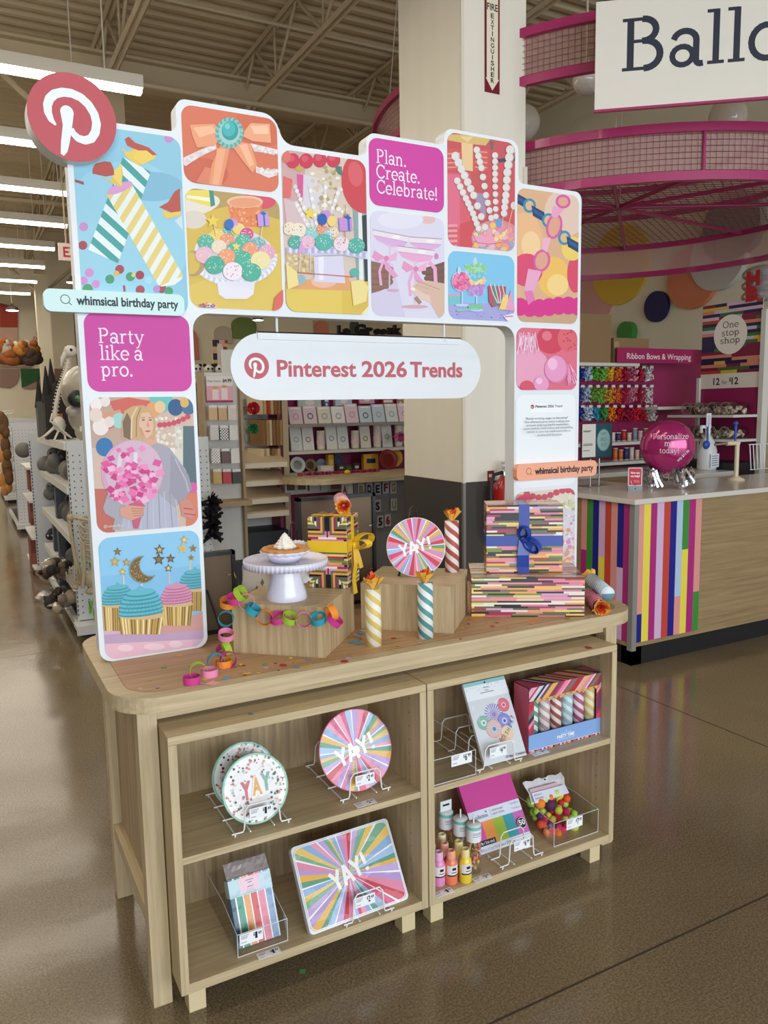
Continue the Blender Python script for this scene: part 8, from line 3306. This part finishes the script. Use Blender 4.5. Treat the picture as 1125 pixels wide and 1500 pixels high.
# human skeleton hanging on the end panel
t = thing('hanging_skeleton', 'bone coloured skeleton hanging on the near gondola end panel', 'skeleton', (GA + .1, 3.70, .5))
sy_ = 3.60
g = lambda u, v, dy=0.: on(u, v, y=sy_ + dy) - Vector((GA + .1, 3.70, .5))
m = MB(BONE)
m.tube([g(101, 757), g(103, 775), g(107, 800), g(111, 822)], [.014, .011, .011, .013], 8).ball(g(103, 758), .022, 12, 8)
m.tube([g(111, 822), g(113, 838), g(116, 858)], .009, 8).tube([g(113, 822), g(117, 838), g(119, 858)], .009, 8)
m.build('arm', t)
m = MB(BONE)
m.tube([g(138, 752, .03), g(138, 840, .03)], .016, 8)
for i in range(15):
    m.ball(g(138, 752 + i * 6, .02), .02, 8, 5, (1, 1, .5))
m.build('spine', t)
for i in range(7):
    v = 760 + i * 8
    o = MB(BONE).tube([g(136, v - 4, .03), g(122, v - 2, -.01), g(115 + i * .8, v + 5, -.04), g(121, v + 13, -.06), g(134, v + 15, -.06)], .007, 6).build('rib', t)
m = MB(BONE).tube([g(103, 757), g(120, 760, -.03), g(138, 764, -.05)], .01, 8)
m.build('collar_bone', t)
m = MB(BONE).ball(g(133, 848, -.02), .045, 14, 9, (1.1, .6, 1.2)).ball(g(133, 866, -.02), .03, 12, 8, (1.2, .7, .8))
m.build('pelvis', t)
m = MB(BONE)
for i in range(5):
    u = 97 + i * 5
    m.tube([g(108 + i * 1.6, 858, -.02), g(u + 1, 846 + (i in (0, 4)) * 5, -.04), g(u, 830 + (i in (0, 4)) * 8, -.05)], .0045, 6)
m.ball(g(110, 860, -.02), .018, 10, 7, (1.2, .6, .8))
m.build('hand', t)
m = MB(BONE).tube([g(122, 795, -.07), g(124, 830, -.07), g(121, 862, -.06)], .012, 8)
m.build('second_arm', t)
m = MB(PAPER, '#6fae3a')
q = random.Random(12)
for i in range(40):
    u, v = q.uniform(129, 142), q.choice([q.uniform(805, 830), q.uniform(870, 905)])
    c = g(u, v, .08)
    m.set(PAPER, q.choice(['#6fae3a', '#8fc24f', '#5a9630']))
    m.add([tuple(c), tuple(c + Vector((.012, -.004, -.01))), tuple(c + Vector((.004, -.006, -.06)))], [(0, 1, 2)])
m.build('green_hair', t)

# goods on the shelves of the near gondola
def shelf_thing(name, label, cat, u, v, x, z, fn, group='spooky goods on the near gondola'):
    p = on(u, v, x=x)
    t = thing(name, label, cat, (x, p.y, z), 0, group)
    fn(t)


def lump(spec, col, col2=None):
    def f(t):
        m = MB(col)
        for x, y, z, r in spec:
            m.ball((x, y, z), r, 16, 11)
        m.build('body', t)
        if col2:
            x, y, z, r = spec[-1]
            m = MB(col2).ball((x - r * .5, y - r * .8, z + r * .15), r * .22, 8, 6).ball((x + r * .4, y - r * .85, z + r * .15), r * .22, 8, 6)
            m.build('eye', t)
    return f


for lab, u, v, spec in (('grey round pumpkin jutting from the upper shelf, furthest out', 43, 660, [(-.06, 0, .1, .085)]), ('grey lobed pumpkin on the upper shelf beside the outermost one', 60, 668, [(.0, 0, .085, .095)]), ('grey stone orb under the lobed pumpkin', 72, 690, [(-.02, 0, .05, .075)]), ('grey stone heart by the end panel', 87, 675, [(-.03, 0, .12, .06), (.05, 0, .12, .06), (.01, 0, .075, .055)]), ('grey gargoyle crouching on the upper shelf', 80, 700, [(.0, 0, .06, .07), (.0, -.03, .16, .05)])):
    shelf_thing('stone_ornament', lab, 'ornament', u, v, GA + .06, 1.012, lump(spec, GREYS, BLACK if 'gargoyle' in lab else None))
for lab, u, v, z, spec, c, c2 in (('grey skeleton crow on the second shelf', 75, 735, .682, [(0, .02, .1, .06), (0, -.04, .17, .04)], GREYS, BLACK), ('black plush ball with green hair on the second shelf', 70, 740, .682, [(-.02, .1, .11, .1)], pm('#121212', .9), None), ('black cat plush on the third shelf', 70, 780, .362, [(0, .06, .1, .09), (0, -.06, .2, .06)], pm('#131213', .9), None), ('black and white shoe ornament on the lower shelf', 80, 820, .362, [(0, 0, .05, .05), (-.03, -.07, .04, .04)], pm('#2a2a2c', .6), pm('#e6e3dc', .6))):
    shelf_thing('spooky_plush', lab, 'soft toy', u, v, GA + .08, z, lump(spec, c, c2))
    if 'green hair' in lab:
        pp = on(u, v, x=GA + .08)
        t = [o for o in bpy.data.objects if o.get('label') == lab][0]
        m = MB(PAPER, '#5fae30')
        q = random.Random(2)
        for i in range(60):
            a, r = q.random() * 2 * pi, q.uniform(0, .1)
            m.tube([(-.02 + r * cos(a) * .8, .1 + r * sin(a) * .8, .18), (-.02 + r * cos(a) * 1.3, .1 + r * sin(a) * 1.3, .24 - r * .5)], .006, 4)
        m.build('green_hair', t)
for i, (lab, u, v, z, w, h) in enumerate((('dark grey boxed lantern on the second shelf', 88, 745, .682, .12, .24), ('slate boxed set on the third shelf', 92, 800, .362, .12, .28), ('second slate boxed set behind the first on the third shelf', 84, 790, .362, .1, .24), ('dark boxed set on the lower shelf', 92, 850, .102, .12, .2))):
    def fb_(t, w=w, h=h):
        MB(pm('#3a4048', .5)).box(-.03, .1, -w / 2, w / 2, 0, h).build('box_body', t)
        MB(GLOSS, '#5a626c').box(-.031, -.03, -w * .4, w * .4, h * .2, h * .8).build('front_print', t)
    shelf_thing('boxed_decoration', lab, 'box', u, v, GA + .05, z, fb_)
for i, (lab, u, v, z, s) in enumerate((('crinkled clear bag of masks near the floor, lower one', 99, 885, .118, .95), ('crinkled clear bag of bones above the lower one', 93, 850, .3, .8), ('crinkled clear bag with a werewolf mask at knee height', 96, 835, .382, .75))):
    q = random.Random(lab)
    def fbag(t, s=s, q=q):
        m = MB(PAPER)
        for j in range(12):
            m.set(PAPER, q.choice(['#4a3a32', '#6b5a4a', '#8c7a68', '#2f2824', '#a89880']))
            m.ball((q.uniform(-.16, .04) * s, q.uniform(-.2, .15) * s, q.uniform(.03, .12) * s), q.uniform(.03, .055) * s, 9, 6)
        m.build('mask_contents', t)
        m = MB(FILM)
        n = 14
        vs = []
        for a in range(9):
            for b_ in range(n):
                th, ph = 2 * pi * b_ / n, pi * (a + .3) / 8.6
                r = q.uniform(.9, 1.1)
                vs.append(((-.06 + .16 * sin(ph) * cos(th) * r) * s, (.24 * sin(ph) * sin(th) * r) * s, (.085 - .085 * cos(ph) * r) * s))
        m.add(vs, [(a * n + b_, a * n + (b_ + 1) % n, (a + 1) * n + (b_ + 1) % n, (a + 1) * n + b_) for a in range(8) for b_ in range(n)])
        m.build('clear_bag', t)
    shelf_thing('bagged_mask', lab, 'costume mask', u, v, GA - .02, z, fbag)

p = on(309, 730, y=3.62)
t = thing('black_garland', 'bushy black garland hanging beside the cupcake picture', 'garland', (p.x, 3.66, .62))
m = MB(PAPER, '#141216')
q = random.Random(14)
for i in range(110):
    z = q.uniform(0, .26)
    d = Vector((q.uniform(-1, 1), -q.random(), q.uniform(-.8, .8))).normalized() * q.uniform(.05, .1)
    e = d.orthogonal().normalized() * .012
    c = Vector((0, -.02, z))
    m.set(None, q.choice(['#141216', '#232027', '#0c0b0d']))
    m.add([tuple(c - e), tuple(c + d - e), tuple(c + d + e), tuple(c + e)], [(0, 1, 2, 3)])
m.build('garland_leaves', t)
MB(STEEL).tube([(0, .05, .27), (0, -.03, .27)], .004, 6).build('peg_hook', t)

# rows of goods filling the shelves
q = random.Random(101)
SHN = {1.012: 'top', .682: 'second', .362: 'third', .118: 'bottom'}
for z in SHN:
    for i in range(6):
        y = 3.86 + i * .3 + q.uniform(-.04, .04)
        kind = q.choice('blpgt')
        hmax = .26
        n = NUM[i]
        if kind == 'b':
            c, nm = q.choice([('#30343a', 'charcoal'), ('#4a4f57', 'slate'), ('#5a3b2c', 'brown'), ('#262326', 'black')])
            t = thing('boxed_decoration', '%s boxed decoration, number %s back on the %s shelf of the near gondola' % (nm, n, SHN[z]), 'box', (GA + .19, y, z), q.uniform(-.1, .1), 'goods filling the near gondola')
            w, h = q.uniform(.09, .12), q.uniform(.16, hmax)
            MB(pm(c, .5)).box(-.12, .12, -w, w, 0, h).build('box_body', t)
            MB(GLOSS, '#6f6a66').box(-.122, -.12, -w * .7, w * .7, h * .35, h * .85).build('front_print', t)
        elif kind in 'lg':
            c, nm = q.choice([('#63615c', 'grey stone'), ('#4c4a47', 'dark stone'), ('#8b867b', 'pale stone')])
            t = thing('stone_ornament', '%s ornament, number %s back on the %s shelf of the near gondola' % (nm, n, SHN[z]), 'ornament', (GA + .14, y, z), 0, 'goods filling the near gondola')
            m = MB(pm(c, .75))
            for a in range(7):
                m.ball((.06 * cos(a), .07 * sin(a), .07), .075, 12, 8, (.8, .8, .95))
            m.ball((0, -.02, .15), .07, 12, 8)
            m.build('body', t)
            m = MB(BLACK).ball((-.05, -.065, .165), .016, 8, 6)
            m.build('eye', t)
        else:
            c, nm = q.choice([('#151314', 'black'), ('#2b2622', 'dark brown'), ('#d2cbbd', 'white')])
            t = thing('spooky_plush', '%s plush figure, number %s back on the %s shelf of the near gondola' % (nm, n, SHN[z]), 'soft toy', (GA + .13, y, z), q.uniform(-.5, .5), 'goods filling the near gondola')
            f_ = pm(c, .9)
            MB(f_).ball((0, 0, .08), .08, 12, 8, (.9, .9, 1)).build('body', t)
            MB(f_).ball((-.01, -.02, .19), .06, 12, 8).build('head', t)
            for s in (-1, 1):
                MB(f_).tube([(s * .035, 0, .235), (s * .05, 0, .275)], [.02, .004], 6).build('ear', t)
                MB(f_).tube([(s * .06, -.02, .13), (s * .08, -.07, .07)], [.028, .02], 8).build('arm', t)

# goods on top and on the far gondolas: plush heaps, pumpkins, dark trees
FURC = [('#c9853a', 'orange'), ('#a85f28', 'rust'), ('#d9cdb8', 'cream'), ('#8f5526', 'brown'), ('#4a3a30', 'dark brown')]
q = random.Random(91)
for i in range(22):
    r = i % 2
    u = 2 + (i * 4.6) % 52
    v = 512 + r * 13 + q.uniform(-3, 3)
    yy = 13.5 + (i % 3) * .5
    p = on(u, v, y=yy)
    c, n = FURC[q.randrange(5)]
    rr = .12
    t = thing('autumn_plush', '%s plush in the %s row of the far heap, number %s from the left' % (n, ('upper', 'lower')[r], NUM[min(13, i // 2)]), 'soft toy', (p.x, yy, p.z), 0, 'autumn plush heap')
    MB(pm(c, .9)).ball((0, 0, 0), rr, 12, 8, (1.1, .9, .85)).build('body', t)
    MB(pm(c, .9)).ball((q.uniform(-.05, .05), -.06, .09), rr * .6, 10, 7).build('head', t)
for i in range(18):
    u = 2 + (i * 3.7) % 30
    v = 615 + (i * 17) % 100
    yy = 9.4 + (i % 4) * .4
    p = on(min(u, 30), v, y=yy)
    p.x = min(p.x, .14)
    c, n = [('#6b4a2a', 'brown'), ('#c98a4a', 'amber'), ('#d9cdb8', 'cream'), ('#3a2f28', 'dark')][i % 4]
    t = thing('hanging_costume', '%s costume piece hanging on the second gondola, number %s from the top' % (n, ('one two three four five six seven eight nine ten eleven twelve thirteen fourteen fifteen sixteen seventeen eighteen'.split())[i]), 'costume', (p.x, yy, p.z), 0, 'costumes on the second gondola')
    m = MB(pm(c, .85))
    m.ball((0, 0, 0), .075, 10, 7, (.8, .8, 1.5)).ball((.01, -.02, -.12), .06, 9, 6, (.9, .9, 1.4))
    m.build('costume_body', t)
    MB(STEEL).tube([(.0, 0, .1), (.14, 0, .12)], .004, 5).build('peg_hook', t)
for lab, u, v, s in (('dark haunted house ornament on the gondola top', 78, 560, 1.0), ('grey crooked house ornament behind the bird skeleton', 66, 575, .9), ('dark spiky tree ornament at the gondola back', 88, 548, 1.1)):
    yy = {78: 4.75, 66: 5.5, 88: 5.1}[u]
    p = on(u, v, y=yy)
    p.x = max(p.x, .3)
    t = thing('haunted_ornament', lab, 'ornament', (p.x, yy, 1.302), 0, 'haunted ornaments on the gondola top')
    h = max(.2, p.z - 1.30 + .12)
    MB(pm('#2a2622' if 'dark' in lab else '#5f5d58', .8)).box(-.09 * s, .09 * s, -.08, .08, 0, h * .6).build('house_body', t)
    m = MB(pm('#211d1a', .8))
    for dx, hh, ww in ((-.06, 1.0, .05), (.05, .85, .055), (0, .78, .07)):
        m.lathe([(ww * s, h * .58), (ww * .5 * s, h * .7), (.004, h * hh)], 6, smooth=False) if dx == 0 else m.tube([(dx * s, 0, h * .5), (dx * s, 0, h * hh)], [ww * s, .004], 6, smooth=False)
    m.build('pointed_roof', t)
    MB(pm('#b8603a', .5)).box(-.03, .03, -.083, -.08, h * .2, h * .35).build('lit_window', t)
# red goods on the side of the second bay
for i, (u, v0, v1) in enumerate(((48, 690, 720), (50, 735, 770), (52, 790, 840))):
    y = 6.2
    a, b = on(u - 4, v1, y=y), on(u + 8, v0, y=y)
    t = thing('rust_carton', 'rust red carton on the aisle side, number %s from the top' % NUM[i], 'box', (a.x, y, a.z), 0, 'rust cartons along the aisle')
    MB(pm('#7a3524', .6)).box(0, b.x - a.x, 0, .3, 0, b.z - a.z).build('carton_body', t)
    MB(pm('#94503a', .6)).box(.004, b.x - a.x - .004, -.002, 0, (b.z - a.z) * .3, (b.z - a.z) * .6).build('front_print', t)
t = thing('aisle_upright', 'grey slotted gondola section beyond the near one', 'shelving', (.2, 5.95, 0))
MB(PEG).box(-.03, .36, .0, .03, .1, 1.33).build('end_panel', t)
for z in (.1, .38, .72, 1.02):
    MB(pm('#d9d8d4', .45)).box(-.06, .3, .03, .9, z - .02, z).build('shelf', t)
m = MB(BLACK)
for j in range(38):
    m.box(-.026, -.018, -.001, 0, .13 + j * .03, .15 + j * .03)
m.build('peg_slots', t)

# far left wall: colour block panels, exit signs, dome lamps
WY = 19.
struct(MB(CREAM).box(-8, 2.3, WY + .06, WY + .2, 0, 6.0), 'wall_far')
for lab, pts, c in (('red upper block of the far mural', [(0, 444), (26, 450), (26, 479), (0, 479)], '#b5402e'), ('pale pink arch block of the far mural', [(0, 480), (26, 480), (26, 512), (14, 508), (0, 500)], '#d3ab96'), ('dusty brown lower arch of the far mural', [(0, 504), (12, 512), (26, 516), (26, 538), (0, 538)], '#a88674'),
                    ('mustard triangle of the far mural', [(31, 511), (58, 511), (58, 522), (50, 532)], '#a8862a'), ('rose block beside the mustard triangle', [(28, 511), (33, 511), (50, 532), (46, 538), (28, 538)], '#a98675'), ('green wedge of the far mural', [(30, 540), (61, 540), (61, 554), (32, 568)], '#245a2c'), ('rose wedge under the green one', [(33, 569), (61, 555), (61, 569)], '#9c8070'), ('brown half disc at the left of the far mural', [(0, 540), (28, 540), (28, 552), (24, 562), (14, 568), (0, 567)], '#96786a'),
                    ('small green and rose block beyond the column', [(76, 540), (92, 540), (92, 575), (78, 575)], '#8a6a58')):
    P_ = [on(u, v, y=WY) for u, v in pts]
    c0 = P_[0]
    m = MB(pm(c, .7)).prism(ccw([(a.x - c0.x, a.z - c0.z) for a in P_]), 0, .05, plane='xz')
    tag(m.build('mural_panel', loc=(c0.x, WY, c0.z)), lab, 'wall panel', 'colour block panels on the far wall')
for lab, u, v, yy, w, h in (('EXIT sign hanging beside the arch under the ceiling lights', 98, 369, 8.0, 22, 22), ('small EXIT sign far back on the cream wall', 54, 496, WY + .02, 11, 8)):
    p = on(u, v, y=yy)
    k = (p - CAM).length / FPX
    t = thing('exit_sign', lab, 'sign', (p.x, yy, p.z - h * k / 2), 0, 'red exit signs')
    wid = w * k * (1.0 if h > 10 else .5)
    x0 = -10 * k if h > 10 else -5 * k
    m = MB(PRINT, '#e6cfc6').box(x0, x0 + w * 1.9 * k if h > 10 else x0 + w * k, 0, .04, 0, h * k)
    A = Art(m, -.001)
    A.text('EXIT', (x0 + w * k * .25 if h > 10 else x0 + 1 * k, h * k * .22), w * 1.4 * k if h > 10 else 9 * k, h * k * .56, '#b8262a', bold=.03)
    m.build('sign_face', t)
    MB(STL).tube([(0, .02, h * k), (0, .02, 5.6 - (p.z - h * k / 2) if h > 10 else h * k + .1)], .01, 6).build('stem', t)
for lab, u, v, yy in (('dome lamp glowing before the red mural block', 18, 455, 15.5), ('dome lamp glowing beside the mint search bar', 106, 414, 12.0), ('dome lamp glowing above the hanging sign in the arch', 378, 469, 8.6)):
    p = on(u, v, y=yy)
    k = (p - CAM).length / FPX
    t = thing('dome_lamp', lab, 'pendant lamp', (p.x, yy, p.z), 0, 'dome lamps')
    MB(pm('#3a2f28', .5)).lathe([(8 * k, 0), (7 * k, 3 * k), (3 * k, 6 * k), (1.5 * k, 9 * k)], 20).build('lamp_shade', t)
    MB(LED).lathe([(0, -.8 * k), (5 * k, -.6 * k), (7.4 * k, 0)], 20).build('bulb', t)
    MB(STL).tube([(0, 0, 9 * k), (0, 0, 5.5 - p.z)], .008, 6).build('stem', t)
